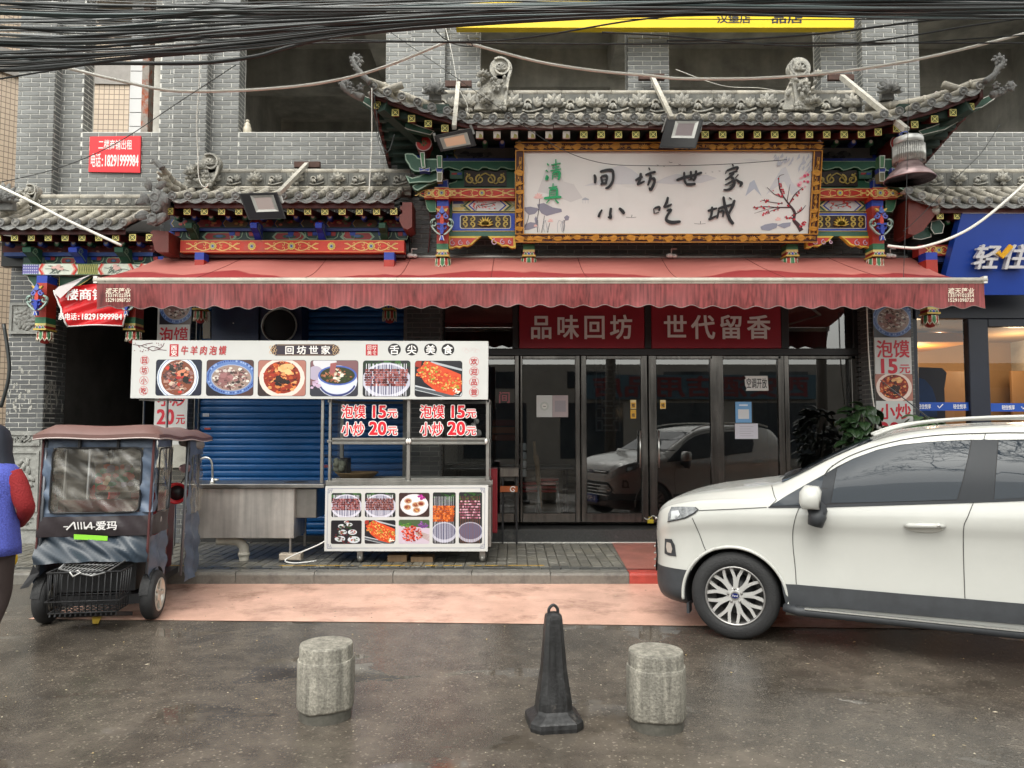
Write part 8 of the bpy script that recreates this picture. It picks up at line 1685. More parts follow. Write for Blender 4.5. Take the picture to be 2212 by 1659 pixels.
# mirror
for sg in (1, -1):
    Mx = Matrix((CD, CNn, (0,0,1))).transposed(); b = MB(); b.tube([cw(.60,sg*.83,1.0), cw(.60,sg*.93,.985), cw(.60,sg*1.0,1.02)], [.07,.06,.065], 12); b.build('mirror_foot', M_clad, CAR)
    b = MB(); c = [(-.085,.045),(-.09,-.03),(-.07,-.075),(.045,-.075),(.06,.05),(.04,.085),(-.05,.09)]
    ring = lambda k, y, dz: [cw(.575+a*k, sg*y, 1.095+q*k+dz) for a, q in c]
    vs = ring(.75,.93,0)+ring(1,.96,0)+ring(1,1.05,0)+ring(.78,1.09,-.004); n = 7; b.add(vs, [(i*n+j, i*n+(j+1) % n, (i+1)*n+(j+1) % n, (i+1)*n+j) for i in range(3) for j in range(n)]+[tuple(range(n)), tuple(range(3*n,4*n))], smooth=True); b.build('mirror_housing', M_car, CAR)
    b = MB(); b.tube([cw(.60,sg*.95,1.02), cw(.60,sg*.99,.96), cw(.585,sg*.99,.90)], [.055,.062,.05], 12) ; b.build('mirror_base', M_clad, CAR)
    b = MB(); b.add([cw(.628,sg*.945,1.03),cw(.628,sg*1.07,1.03),cw(.622,sg*1.07,1.15),cw(.622,sg*.945,1.16)],[(0,1,2,3)]); b.build('mirror_glass', mat('mirror_face', (.5,.5,.52), .03, metal=1), CAR)
# wheels
def wheel(s, sg, steer=0):
    c = cw(s, sg*(HW-.125), .327); ax = (CNn*sg).copy(); ax.rotate(Matrix.Rotation(steer, 3, 'Z')); fx = Vector((0,0,1)).cross(ax).normalized(); pl = Pl(c, fx, (0,0,1)); pl.n = ax
    b = MB(); b.lathe(c, [(.215,-.10),(.29,-.10),(.318,-.085),(.327,-.055),(.327,.055),(.318,.085),(.295,.102),(.25,.108),(.222,.098),(.215,.085)], 56, ax, cap=False); 
    W = b.build('tyre', M_rubber, CAR)
    b = MB()
    for k in range(56):
        t = 2*math.pi*k/56; b.slab(pl, [(.3265*math.cos(t+q)*m_, .3265*math.sin(t+q)*m_) for q, m_ in ((0,1),(.05,1),(.05,1.01),(0,1.01))], -.06, .06)
    b.build('tread_blocks', M_rubber, W) if False else None
    b = MB(); b.lathe(c, [(.218,.088),(.222,.100),(.212,.103),(.206,.09),(.200,.02),(.19,-.06),(.1,-.07),(.01,-.07)], 56, ax, cap=False); b.build('rim_barrel', mat('dull_alloy', (.35,.34,.33), .35, metal=.8), W)
    b = MB(); b.lathe(c, [(.001,.0),(.15,.0),(.15,-.02)], 40, ax, cap=False); b.build('brake_disc', M_dark, W)
    al = mat('painted_alloy', (.60,.59,.57), .28, metal=.35, noise=(8,.12)); b = MB(); b.lathe(c, [(.03,.06),(.062,.062),(.066,.07),(.058,.082),(.03,.084),(0,.084)], 30, ax)
    ns = 9
    for k in range(ns):
        t = 2*math.pi*k/ns+.1; f = lambda r_, a: (r_*math.cos(t+a), r_*math.sin(t+a)); da = math.pi/ns
        for m_ in (-1, 1):
            b.stroke(pl, spl([f(.04,m_*.03), f(.09,m_*.05), f(.14,m_*.10), f(.212,m_*da*.62)], 4), [.030]*4+[.026]*4+[.022]*4+[.026], .055+.002*(m_ > 0), .026)
    b.build('spokes', al, W)
    for k in range(5): t = 2*math.pi*k/5+.4; b = MB(); b.lathe(pl.w(.052*math.cos(t), .052*math.sin(t), .08), [(.010,0),(.009,.012),(.004,.014)], 8, ax); b.build('wheel_nut', M_steeld, W)
    b = MB(); b.slab(pl, circ(0, 0, .032, .032, 24), .084, .088); b.build('hub_cap', M_steel, W); b = MB(); b.slab(pl, circ(0, 0, .027, .020, 24), .088, .090); b.build('hub_oval', mat('navy_enamel', C(25,35,95), .25), W)
    b = MB(); glyphs(b, pl, 'Ford', (-.019,-.007,.019,.009), .0905, bold=.012); b.build('hub_lettering', WP, W)
wheel(0, 1, math.radians(3)); wheel(0, -1, math.radians(3)); wheel(2.52, 1); wheel(2.52, -1)
# sill step, roof rail, mud flap, wipers
for sg in (1, -1):
    b = MB(); P = [cw(.36, sg*(HW-.0), .285), cw(.45, sg*(HW+.035), .275), cw(2.15, sg*(HW+.035), .265), cw(2.2, sg*(HW-.02), .265)]; b.tube(P, .032, 8); b.build('side_step', M_clad, CAR)
    b = MB(); b.bar(cw(.50, sg*(HW+.055), .302), cw(2.12, sg*(HW+.055), .292), .03, .010); b.build('step_plate', mat('bright_trim', (.75,.75,.72), .2, metal=.8), CAR)
    b = MB(); P = [cw(s, sg*y, z) for s, y, z in ((.98,.655,1.535),(1.15,.645,1.60),(1.4,.635,1.645),(1.9,.62,1.67),(2.5,.60,1.66),(2.8,.585,1.60))]; b.tube(spl([tuple(p) for p in P],5), .014, 8); b.build('roof_rail', mat('silver_rail', (.50,.50,.47), .35), CAR)
    b = MB(); b.bar(cw(-.36, sg*.80, .19), cw(-.36, sg*.70, .19), .02, .08); b.build('mud_flap', M_clad, CAR)
for y in (.05, -.45): b = MB(); b.tube([cw(.27,y,1.175), cw(.34,y-.15,1.205), cw(.37,y-.5,1.20)], .009, 6); b.build('wiper', M_blackp, CAR)
b = MB(); b.tube([cw(1.45,0,1.61), cw(1.05,0,1.98)], [.006,.003], 6); b.build('aerial', M_dark, CAR)
# front: windscreen, grille, bonnet badge, plate (seen mirrored in the doors)
def surf(fn, nu, nv, name, m, par=CAR, off=.006, flip=False):
    b = MB(); 
    def g_(u, v):
        s, y, z = fn(u, v); o = cw(s, y, z); d_ = (cw(s+.9, y*.9, z-.25)-cw(s, y, z)).normalized(); h = bvh.ray_cast(cw(s-.6, y, z+.25) if name == 'windscreen' else cw(s-.5, y, z), (cw(1,0,-.45)-cw(0,0,0)).normalized() if name == 'windscreen' else CD)
        return tuple((h[0]+h[1]*off) if h[0] is not None else o)
    b.grid(g_, nu, nv, flip=flip); return b.build(name, m, par)
surf(lambda u, v: (.34+.66*v, (u-.5)*2*(.70-.10*v), 1.20+.31*v), 20, 14, 'windscreen', M_cgl)
def grid_patch(name, P, m, off): surf(lambda u, v: (-.9, P[0][0]+(P[1][0]-P[0][0])*u*(1-.0), P[0][1]+(P[1][1]-P[0][1])*v), 16, 8, name, m, CAR, off)
def front_poly(name, P, m, off):
    b = MB(); V = []
    for y, z in P:
        h = bvh.ray_cast(cw(-1.4, y, z), CD); V.append((h[0]+h[1]*off) if h[0] is not None else cw(-.85, y, z))
    c = sum(V, Vector())/len(V); h = bvh.ray_cast(cw(-1.4, 0, P[0][1] if False else cl(c)[2]), CD); c = (h[0]+h[1]*off) if h[0] is not None else c
    b.add([c]+V, [(0, i+1, (i+1) % len(V)+1) for i in range(len(V))]); return b.build(name, m, CAR)
den = lambda P, n=4: [(a[0]+(b_[0]-a[0])*i/n, a[1]+(b_[1]-a[1])*i/n) for a, b_ in zip(P, P[1:]+P[:1]) for i in range(n)]
front_poly('lower_grille', den([(-.50,.66),(.50,.66),(.60,.54),(.52,.40),(-.52,.40),(-.60,.54)]), M_blackp, .012)
for k in range(4): z = .44+.055*k; b = MB(); V = [bvh.ray_cast(cw(-1.4, y, z), CD) for y in [(-.52+.104*i) for i in range(11)]]; b.tube([h[0]+h[1]*.02 for h in V if h[0] is not None], .008, 6); b.build('grille_bar', M_steel, CAR)
front_poly('upper_grille', den([(-.5,.855),(.5,.855),(.46,.80),(-.46,.80)]), M_blackp, .012)
b = MB(); V = [bvh.ray_cast(cw(-1.4, y, .828), CD) for y in [(-.46+.092*i) for i in range(11)]]; b.tube([h[0]+h[1]*.02 for h in V if h[0] is not None], .010, 6); b.build('chrome_bar', M_steel, CAR)
h = bvh.ray_cast(cw(-1.4, 0, .83), CD); pe = Pl(h[0]-CD*.03, -CNn*-1 if False else CNn*-1, (0,0,1)); pe = Pl(h[0]-CD*.03, CNn*-1, (0,0,1)); 
if pe.n.dot(-CD) < 0: pe = Pl(h[0]-CD*.03, CNn, (0,0,1))
b = MB(); b.slab(pe, circ(0,0,.075,.032,28), -.02, .004); b.build('badge', M_steel, CAR); b = MB(); b.slab(pe, circ(0,0,.068,.026,28), .004, .006); b.build('badge_enamel', MATS['navy_enamel'], CAR); b = MB(); glyphs(b, pe, 'Ford', (-.045,-.012,.045,.016), .0065, bold=.012); b.build('badge_lettering', WP, CAR)
h = bvh.ray_cast(cw(-1.4, 0, .37), CD); pp_ = Pl(h[0]-CD*.05, pe.u, (0,0,1)); b = MB(); b.slab(pp_, rrect(-.22,-.07,.22,.07,.01), -.04, 0); b.build('number_plate', mat('blue_plate', C(25,50,130), .35), CAR); b = MB(); glyphs(b, pp_, 'A·97M6', (-.17,-.045,.17,.045), .002, bold=.012); b.build('plate_lettering', WP, CAR)

# ---------------------------------------------------------------- electric tricycle
TO = Vector((-3.36, 6.12, 0)); TR_ = Vector((.988,.155,0)).normalized(); TF = Vector((-.155,.988,0)).normalized()
def tw(a, l, z): return TO+TR_*(a-.035*(1.55-z)/1.1)+TF*l+Vector((0,0,z))
TC = thing('electric_tricycle', tw(0, .9, 0), 'grey-blue covered electric tricycle with maroon roof and wire basket, parked rear to the camera', 'tricycle')
M_tar = mat('blue_grey_tarp', C(92,106,126), .42, noise=(3,.25), dirt=(4,C(58,62,70),.55,.8)); M_tard = mat('dark_teal_tarp', C(42,54,66), .38, noise=(3,.25)); M_tarb = mat('black_brown_tarp', C(52,45,48), .42, noise=(4,.2)); M_pvc = glass('clear_pvc', (.82,.79,.72), -.01, .22, film=((.50,.47,.41), .26, 6)); M_mar2 = mat('maroon_trim', C(85,45,45), .6)
def wr(a, z, s=0): return .010*math.sin(a*24+z*7+s)+.008*math.sin(z*31+a*9+s*2)+.006*math.sin((a+z)*47+s)
def tarp(name, fn, nu, nv, m, amp=1.0, s=0, outdir=None, par=TC):
    b = MB()
    def g_(u, v):
        a, l, z = fn(u, v); p = tw(a, l, z); w_ = wr(a+l, z, s)*amp
        return p+(outdir if outdir else -TF)*w_
    b.grid(g_, nu, nv); o = b.build(name, m, par); return o
HWt = .43
# rear curtain: frame round the clear window, band, lower skirt
wL, wR, wT, wB = -.355, .325, 1.43, .905
tarp('rear_curtain', lambda u, v: (-HWt+(2*HWt)*u, 0, wT+(1.555-wT)*v), 30, 6, M_tar, .7); tarp('rear_curtain', lambda u, v: (-HWt+(wL+HWt)*u, 0, wB+(wT-wB)*v), 5, 26, M_tar, 1.2, 2); tarp('rear_curtain', lambda u, v: (wR+(HWt-wR)*u, 0, wB+(wT-wB)*v), 6, 26, M_tar, 1.2, 4)
tarp('rear_curtain', lambda u, v: (-HWt+2*HWt*u, 0, .875+(wB-.875)*v), 24, 3, M_tar, .5); tarp('dark_band', lambda u, v: (-HWt-.006+2*(HWt+.006)*u, -.006-.01*math.sin(3.14*v), .715+(.875-.715)*v), 30, 6, M_tarb, .6, 1)
tarp('lower_skirt', lambda u, v: (-HWt-.01+(2*HWt+.0)*u, -.03*(1-v)-.10*(1-v)*(1-abs(2*u-1)**3)*.9, (.50+.03*math.sin(3.14*u))+(.715-.50-.03*math.sin(3.14*u))*v), 36, 14, M_tard, 1.6, 3)
tarp('rear_window', lambda u, v: (wL+(wR-wL)*u, -.004, wB+(wT-wB)*v), 40, 34, M_pvc, 1.3, 5)
b = MB(); P = [tw(*q) for q in [(x, -.012, z) for x, z in rrect(wL, wB, wR, wT, .05, 5)]]; b.tube(P+[P[0]], .008, 6); b.build('window_piping', M_dark, TC)
for a0 in (-.155, .14): b = MB(); b.bar(tw(a0,-.02,1.53), tw(a0,-.02,1.435), .02, .02); b.build('strap', M_dark, TC)
b = MB(); b.tube([tw(HWt-.02, -.012, .50+1.04*i/8) for i in range(9)], .010, 6); b.build('zip_piping', M_mar2, TC); b = MB(); b.tube([tw(-HWt, -.012, .52+1.02*i/8) for i in range(9)], .008, 6); b.build('zip_piping', M_mar2, TC)
pT = Pl(tw(0,-.035,0), TR_, (0,0,1)); b = MB(); a0 = pT.px(137,1145); a1 = pT.px(203,1126); sh = .25
q = (a0[0], a0[1], a1[0], a1[1]); W, H = q[2]-q[0], q[3]-q[1]; Lg = lambda x, y: (q[0]+W*x+sh*H*y*.6, q[1]+H*y)
for P, wd in (([(-.02,.40),(.13,.40)],.10), ([(.10,.02),(.30,.95)],.17), ([(.30,.95),(.40,.05)],.17), ([(.50,.05),(.42,.95)][::-1],.13), ([(.60,.05),(.53,.95)],.13), ([(.70,.05),(.63,.95)],.13), ([(.70,.05),(.74,.35)],.13), ([(.74,.05),(.86,.9)],.15), ([(.86,.9),(.94,.05)],.15), ([(.66,.30),(1.04,.30)],.10)): b.stroke(pT, [Lg(*p) for p in P], H*wd, .0+len(P)*1e-4+P[0][0]*1e-3, .002)
glyphs(b, pT, '爱玛', pxbox(pT, 206, 1125, 254, 1145), .0, .002, bold=.028); b.build('lettering', WP, TC)
b = MB(); P = pT.pts([(160,1154),(233,1158),(232,1168),(160,1165)]); b.slab(pT, P, .0, .004); b.build('reflective_strip', mat('lime_reflector', C(150,225,70), .4), TC)
# side curtains (right side seen, left side alike)
for sg in (1, -1):
    out = TR_*sg
    sl_ = lambda u, l0, l1: l0+(l1-l0)*u
    tarp('side_curtain', lambda u, v: (sg*HWt, sl_(u,0,.42), 1.43+.12*v), 8, 4, M_tar, .6, 1, out); tarp('side_curtain', lambda u, v: (sg*HWt, sl_(u,0,.07), .9+.53*v), 3, 14, M_tar, .8, 2, out); tarp('side_curtain', lambda u, v: (sg*(HWt+.0), sl_(u,0,.42), .30+.41*v), 10, 12, M_tar, 1.1, 3, out)
    tarp('dark_band', lambda u, v: (sg*(HWt+.004), sl_(u,0,.42), .71+.17*v), 8, 5, M_tarb, .5, 2, out); tarp('side_window', lambda u, v: (sg*(HWt+.003), sl_(u,.07,.42), .88+.55*v), 12, 16, M_pvc, 1.0, 3, out)
    b = MB(); P = [tw(sg*(HWt+.008), l, z) for l, z in rrect(.07,.89,.42,1.42,.04,4)]; b.tube(P+[P[0]], .007, 6); b.build('window_piping', M_dark, TC)
    tarp('front_door_curtain', lambda u, v: (sg*(HWt+.02+.03*math.sin(3*u)*(1-v)), sl_(u,.95,1.45), .14+.62*v), 10, 14, M_tar, 1.2, 4, out); tarp('front_door_curtain', lambda u, v: (sg*(HWt+.02), sl_(u,.95,1.45), 1.33+.16*v), 8, 4, M_tar, .6, 4, out); tarp('front_door_curtain', lambda u, v: (sg*(HWt+.02), sl_(u,.95,1.08), .76+.57*v), 4, 12, M_tar, .8, 4, out); tarp('front_door_window', lambda u, v: (sg*(HWt+.022), sl_(u,1.08,1.45), .76+.57*v), 8, 14, M_pvc, 1.0, 6, out)
    b = MB(); b.tube([tw(sg*HWt, .95, .2), tw(sg*HWt, .95, 1.5)], .014, 8); b.tube([tw(sg*(HWt-.01), .42, .3), tw(sg*(HWt-.01), .42, 1.52)], .014, 8); b.tube([tw(sg*(HWt-.02), .0, .4), tw(sg*(HWt-.02), .0, 1.54)], .012, 8); b.tube([tw(sg*(HWt-.0), 1.45, .3), tw(sg*(HWt-.02), 1.45, 1.48)], .012, 8); b.build('canopy_post', mat('grey_tube', (.16,.17,.19), .4, metal=.4), TC)
pR = Pl(tw(HWt+.012, 0, 0), -TF*-1, (0,0,1)); pR = Pl(tw(HWt+.022,0,0), TF, (0,0,1)); b = MB(); 
for k in range(5): x = .20+.045*k; b.stroke(pR, [(x-.02,.755),(x+.005,.835)], .014, k*2e-4, .002)
b.build('lettering', WP, TC)
# roof
def rf(u, v):
    a = -.475+.95*u; l = -.10+1.80*v; e = min(u, 1-u)*2; z = 1.535-.05*v+ .075*min(1, e*4)**.6*(1 if v > .04 else v/.04*.9+.1)*(1-.4*max(0,(v-.9)/.1))+.008*math.sin(v*14)+.006*math.sin(u*9)
    return tw(a, l, z)
b = MB(); b.grid(rf, 24, 30); ed = [rf(i/20,0) for i in range(21)]+[rf(1,i/20) for i in range(1,21)]+[rf(1-i/20,1) for i in range(1,21)]+[rf(0,1-i/20) for i in range(1,21)]
M_rf = mat('maroon_roof_vinyl', C(112,84,79), .38, noise=(5,.12), bump=(8,.2)); b.build('roof', M_rf, TC)
b = MB(); b.add([p for p in ed]+[p-Vector((0,0,.035)) for p in ed], [(i+1, i, len(ed)+i, len(ed)+i+1) for i in range(len(ed)-1)]); b.build('roof_hem', M_rf, TC); b = MB(); b.tube([p-Vector((0,0,.036)) for p in ed], .006, 5); b.build('hem_piping', mat('pale_piping', (.45,.38,.36), .5), TC)
b = MB(); b.add([tw(-.44,0,1.50),tw(.44,0,1.50),tw(.44,1.6,1.46),tw(-.44,1.6,1.46)],[(0,1,2,3)]); b.build('roof_lining', M_tard, TC)
# wheels, fenders, body, seat, handlebar
def twheel(a, l, par=TC):
    c = tw(a, l, .2); b = MB(); b.lathe(c, [(.13,-.055),(.175,-.055),(.197,-.035),(.203,0),(.197,.035),(.175,.055),(.13,.055)], 36, TR_, cap=False); Wt = b.build('tyre', M_rubber, par)
    for sg in (1, -1): b = MB(); b.lathe(c, [(.132,.05),(.138,.056),(.125,.058),(.12,.03),(.09,.01),(.05,.01),(.05,.05),(.03,.055),(0,.055)], 32, TR_*sg, cap=False); b.build('rim', mat('light_alloy', (.6,.58,.52), .3, metal=.6), Wt)
    for k in range(5):
        t = k*1.2566; b = MB(); u_ = TF*math.cos(t)+Vector((0,0,1))*math.sin(t); b.bar(c+TR_*.045+u_*.04, c+TR_*.045+u_*.13, .014, .03); b.build('spoke', MATS['light_alloy'], Wt)
twheel(-.385, .16); twheel(.425, .16); twheel(0, 1.75)
for sg in (1, -1):
    b = MB(); b.grid(lambda u, v: tw(sg*(.37+.07*u), .18-.225*math.cos(math.pi*(.05+.75*v)), .2+.225*math.sin(math.pi*(.05+.75*v))), 4, 14); b.build('fender', M_rubber, TC)
b = MB(); b.box((0,0,0),(0,0,0)) if False else None
def tbox(a0, l0, z0, a1, l1, z1, m, name, par=TC):
    b = MB(); vs = [tw(a,l,z) for z in (z0,z1) for a, l in ((a0,l0),(a1,l0),(a1,l1),(a0,l1))]; b.add(vs, [(0,3,2,1),(4,5,6,7),(0,1,5,4),(1,2,6,5),(2,3,7,6),(3,0,4,7)]); return b.build(name, m, par)
M_rb = mat('red_body_plastic', C(120,22,28), .35); M_seat = mat('maroon_seat', C(112,52,55), .5, noise=(10,.2))
tbox(-.30,.10,.25,.30,.62,.48,M_blackp,'rear_body'); tbox(-.33,.06,.52,.33,.55,.62,M_seat,'bench_seat'); tbox(-.31,.04,.62,.31,.13,1.00,M_seat,'seat_back'); tbox(-.3,.55,.16,.3,1.35,.22,M_blackp,'floor'); tbox(-.18,1.35,.2,.18,1.55,.95,M_rb,'front_shield'); tbox(-.36,.1,.14,.36,.3,.22,M_blackp,'axle'); tbox(-.14,.75,.24,.14,1.0,.60,M_seat,'driver_seat')
tbox(.20,.55,.22,.33,.70,.55,M_rb,'side_panel')
b = MB(); b.tube([tw(-.36,1.28,1.0), tw(-.2,1.35,1.03), tw(.2,1.35,1.03), tw(.36,1.28,1.0)], .014, 8); b.tube([tw(0,1.36,1.03), tw(0,1.6,.4)], .02, 8); b.build('handlebar', M_dark, TC)
for sg in (1, -1):
    c = tw(sg*.33, 1.05, .97); b = MB(); ax = (TF*-1+TR_*sg*.15).normalized(); b.lathe(c, [(.075,-.16),(.09,-.05),(.098,.04),(.102,.07),(.088,.075),(.07,.02)], 24, ax); b.build('hand_muff', mat('red_vinyl_muff', C(190,28,38), .3), TC); b = MB(); b.lathe(c+ax*.02, [(.08,0),(.08,.002)], 24, ax); b.build('muff_lining', M_dark, TC)
    b = MB(); b.tube([tw(sg*.28,1.3,1.02), tw(sg*.36,1.2,1.12), tw(sg*.38,1.15,1.16)], .006, 6); b.build('mirror_stalk', M_dark, TC); b = MB(); Mx = Matrix((TR_, TF, (0,0,1))).transposed(); b.ell(tw(sg*.37,1.13,1.20), .06,.015,.042, Mx, 16, 8); b.build('mirror', mat('pinkish_mirror', (.75,.5,.52), .15, metal=.4), TC)
b = MB(); b.add([tw(-.36,1.5,.9),tw(.36,1.5,.9),tw(.34,1.5,1.42),tw(-.34,1.5,1.42)],[(0,1,2,3)]); b.build('windscreen', M_pvc, TC)
b = MB(); rr = random.Random(4); pq = Pl(tw(0,.62,0), TR_, (0,0,1))
for k in range(34): x, z = rr.uniform(-.20,.08), rr.uniform(1.05,1.25); b.sheet(pq, circ(x, z, rr.uniform(.02,.045), rr.uniform(.02,.035), 7), .001+k*1e-4, col=rr.choice([C(60,120,85), C(190,95,70), C(200,170,130), C(140,120,110), C(170,70,60), C(150,140,160)]))
b.sheet(pq, rrect(-.22,1.02,.10,1.27,.03), 0, col=C(110,95,80)); 
b.build('patterned_cushion', M_plain, TC)
b = MB(); b.tube([tw(.36,1.02,1.46), tw(.46,1.3,1.42)], .045, 10); b.build('rolled_flap', M_pvc, TC) if False else b.build('rolled_flap', mat('rolled_clear_sheet', (.3,.29,.27), .25), TC)
# wire basket
bk = MB(); za, zb3 = .48, .17; L0, L1 = -.30, -.03; A0, A1 = -.22, .31
rim = lambda z, k=0: [tw(A0+k,L0+k,z), tw(A1-k,L0+k,z), tw(A1-k,L1,z), tw(A0+k,L1,z), tw(A0+k,L0+k,z)]
for z, r_ in ((za,.008),(.26,.006),(zb3,.007)): bk.tube(rim(z, .0 if z > .2 else .02), r_, 6)
for i in range(12): a = A0+(A1-A0)*(i+.5)/12; bk.tube([tw(a,L0,za), tw(a,L0,.26), tw(a,L0+.02,zb3), tw(a,L1,zb3)], .0045, 5)
for i in range(5):
    l = L0+(L1-L0)*(i+.5)/5
    for a in (A0, A1): bk.tube([tw(a,l,za), tw(a*.96,l,zb3)], .0045, 5)
for i in range(5): l = L0+.03+(L1-L0-.04)*i/4; bk.tube([tw(A0+.02,l,zb3), tw(A1-.02,l,zb3)], .0045, 5)
bk.build('wire_basket', M_dark, TC)
bk = MB(); P = [tw(-.16,L0+.06,.50), tw(.12,L0-.05,.46), tw(.20,L0,.475), tw(.27,L1,.53), tw(-.18,L1,.53), tw(-.16,L0+.06,.50)]; bk.tube(P, .007, 6)
for i in range(12): u = (i+.5)/12; bk.tube([P[0].lerp(P[1], u), P[4].lerp(P[3], u)], .0035, 5)
for v in (.3,.6): bk.tube([P[0].lerp(P[4], v), P[1].lerp(P[3], v)], .0035, 5)
bk.build('basket_lid', mat('grey_wire', (.30,.30,.30), .35, metal=.6), TC)
b = MB()
for i in range(14): a = -.22+.52*i/14; b.bar(tw(a,-.2,.14), tw(a+.06,-.02,.09), .014, .03)
b.build('bumper_rack', M_dark, TC)
b = MB(); b.tube([tw(-.05,L0-.02,.49), tw(-.02,L0-.03,.455), tw(.03,L0-.02,.485), tw(-.0,L0-.02,.50)], .006, 6); b.build('tie_strap', WP, TC)
b = MB(); b.add([tw(-HWt-.01,-.02,.50), tw(-HWt+.04,-.02,.44), tw(-HWt-.02,-.05,.33), tw(-HWt-.08,-.06,.32), tw(-HWt-.03,-.03,.42)], [(0,1,2,3,4)]); b.build('loose_flap', M_dark, TC)
tag(MB().add([tuple(gnd(x,y,.008)) for x, y in ((198,1330),(222,1322),(218,1335),(212,1348),(200,1347))], [(0,1,2,3,4)]).build('paint_patch', mat('yellow_paint_patch', C(190,160,60), .5)), 'small yellow paint patch on the road under the tricycle', 'paint mark')

# ---------------------------------------------------------------- person walking out on the left, seen from behind
PX, PY = -3.57, 5.1; PE = thing('person', (PX, PY, 0), 'person seen from behind in blue vest, red sleeves and dark headscarf at left edge', 'person')
def loft(rings, n=24, name='', m=None, par=PE, cap=True, wob=0):
    """rings = (centre, half width, half depth)"""
    b = MB(); vs = []
    for k, (c, rx, ry) in enumerate(rings):
        for j in range(n):
            t = 2*math.pi*j/n; q = 1+wob*math.sin(5*t+k*.9)+wob*.6*math.sin(9*t-k*.6); e = .82; cx_, sy_ = math.cos(t), math.sin(t)
            vs.append((PX+c[0]+rx*q*abs(cx_)**e*math.copysign(1,cx_), PY+c[1]+ry*q*abs(sy_)**e*math.copysign(1,sy_), c[2]))
    m_ = len(rings); fs = [(i*n+j, i*n+(j+1) % n, (i+1)*n+(j+1) % n, (i+1)*n+j) for i in range(m_-1) for j in range(n)]
    if cap: fs += [tuple(range(n))[::-1], tuple((m_-1)*n+j for j in range(n))]
    b.add(vs, fs, smooth=True); return b.build(name, m, par)
# the body itself: one skinned figure, mostly under its clothes
J = {'pel':(0,0,.86),'sp':(0,0,1.05),'ch':(0,0,1.24),'nk':(0,.01,1.36),'hd':(0,.03,1.47),'ht':(0,.03,1.54),'sr':(.16,0,1.28),'er':(.25,.0,1.05),'wr':(.12,.16,.94),'hr':(.05,.22,.92),'slr':(-.16,0,1.28),'el':(-.24,.02,1.02),'wl':(-.22,.2,.98),'hl':(-.2,.28,.97),
     'kr':(.05,.06,.46),'ar':(-.02,-.02,.09),'tr':(-.01,.12,.05),'kl':(-.10,-.04,.46),'al':(-.10,-.16,.10),'tl':(-.11,-.03,.05),'pr':(.09,0,.80),'pl':(-.09,0,.80)}
E_ = [('pel','sp'),('sp','ch'),('ch','nk'),('nk','hd'),('hd','ht'),('ch','sr'),('sr','er'),('er','wr'),('wr','hr'),('ch','slr'),('slr','el'),('el','wl'),('wl','hl'),('pel','pr'),('pr','kr'),('kr','ar'),('ar','tr'),('pel','pl'),('pl','kl'),('kl','al'),('al','tl')]
RD = {'pel':.13,'sp':.12,'ch':.13,'nk':.05,'hd':.085,'ht':.06,'sr':.06,'er':.045,'wr':.028,'hr':.032,'slr':.06,'el':.045,'wl':.028,'hl':.032,'kr':.055,'ar':.035,'tr':.035,'kl':.055,'al':.035,'tl':.035,'pr':.085,'pl':.085}
K = list(J); 
for sd, base in (('r','hr'),('l','hl')):
    hx = J[base]
    for f in range(5):
        s = 1 if sd == 'r' else -1; off = (f-2)*.014; nm1, nm2 = 'f%s%da' % (sd, f), 'f%s%db' % (sd, f)
        J[nm1] = (hx[0]-s*.02+(.0 if f else -s*.03), hx[1]+.035+(.01 if f else -.02), hx[2]+off); J[nm2] = (hx[0]-s*.05, hx[1]+.045+(.01 if f else -.0), hx[2]+off-.005); RD[nm1] = .009; RD[nm2] = .008; E_ += [(base,nm1),(nm1,nm2)]
K = list(J); me = bpy.data.meshes.new('body'); me.from_pydata([(PX+J[k][0], PY+J[k][1], J[k][2]) for k in K], [(K.index(a), K.index(b)) for a, b in E_], [])
bo = link('body', me, PE); md = bo.modifiers.new('skin','SKIN'); md.use_smooth_shade = True; sb_ = bo.modifiers.new('sub','SUBSURF'); sb_.levels = 1; sb_.render_levels = 1
if not me.skin_vertices: 
    bm = bmesh.new(); bm.from_mesh(me); ly = bm.verts.layers.skin.verify(); bm.verts.ensure_lookup_table()
    for i, k in enumerate(K): bm.verts[i][ly].radius = (RD[k], RD[k]); bm.verts[i][ly].use_root = (k == 'pel')
    bm.to_mesh(me); bm.free()
else:
    for i, k in enumerate(K): me.skin_vertices[0].data[i].radius = (RD[k], RD[k])
me.materials.append(mat('skin', (.45,.27,.19), .5))
def vestmat():
    m = bpy.data.materials.new('blue_quilted_cloth'); m.use_nodes = True; t = m.node_tree; N = t.nodes; L = t.links; b = N['Principled BSDF']; b.inputs['Roughness'].default_value = .85
    g = N.new('ShaderNodeNewGeometry'); v = N.new('ShaderNodeTexVoronoi'); v.inputs['Scale'].default_value = 60; v.feature = 'DISTANCE_TO_EDGE'; L.new(g.outputs['Position'], v.inputs['Vector'])
    mp = N.new('ShaderNodeMapRange'); mp.inputs['From Max'].default_value = .12; L.new(v.outputs[0], mp.inputs[0]); mx = N.new('ShaderNodeMix'); mx.data_type = 'RGBA'; L.new(mp.outputs[0], mx.inputs[0]); mx.inputs[6].default_value = (*C(66,72,150),1); mx.inputs[7].default_value = (*C(78,88,178),1); L.new(mx.outputs[2], b.inputs['Base Color'])
    bp = N.new('ShaderNodeBump'); bp.inputs['Strength'].default_value = .4; bp.inputs['Distance'].default_value = .01; L.new(mp.outputs[0], bp.inputs['Height']); L.new(bp.outputs[0], b.inputs['Normal']); return m
loft([((0,0,.74),.225,.135),((0,0,.80),.222,.14),((0,0,.95),.205,.135),((0,0,1.08),.20,.13),((0,0,1.20),.215,.13),((0,0,1.29),.215,.12),((0,.0,1.34),.17,.10),((0,.0,1.37),.10,.08)], 32, 'vest', vestmat(), wob=.022)
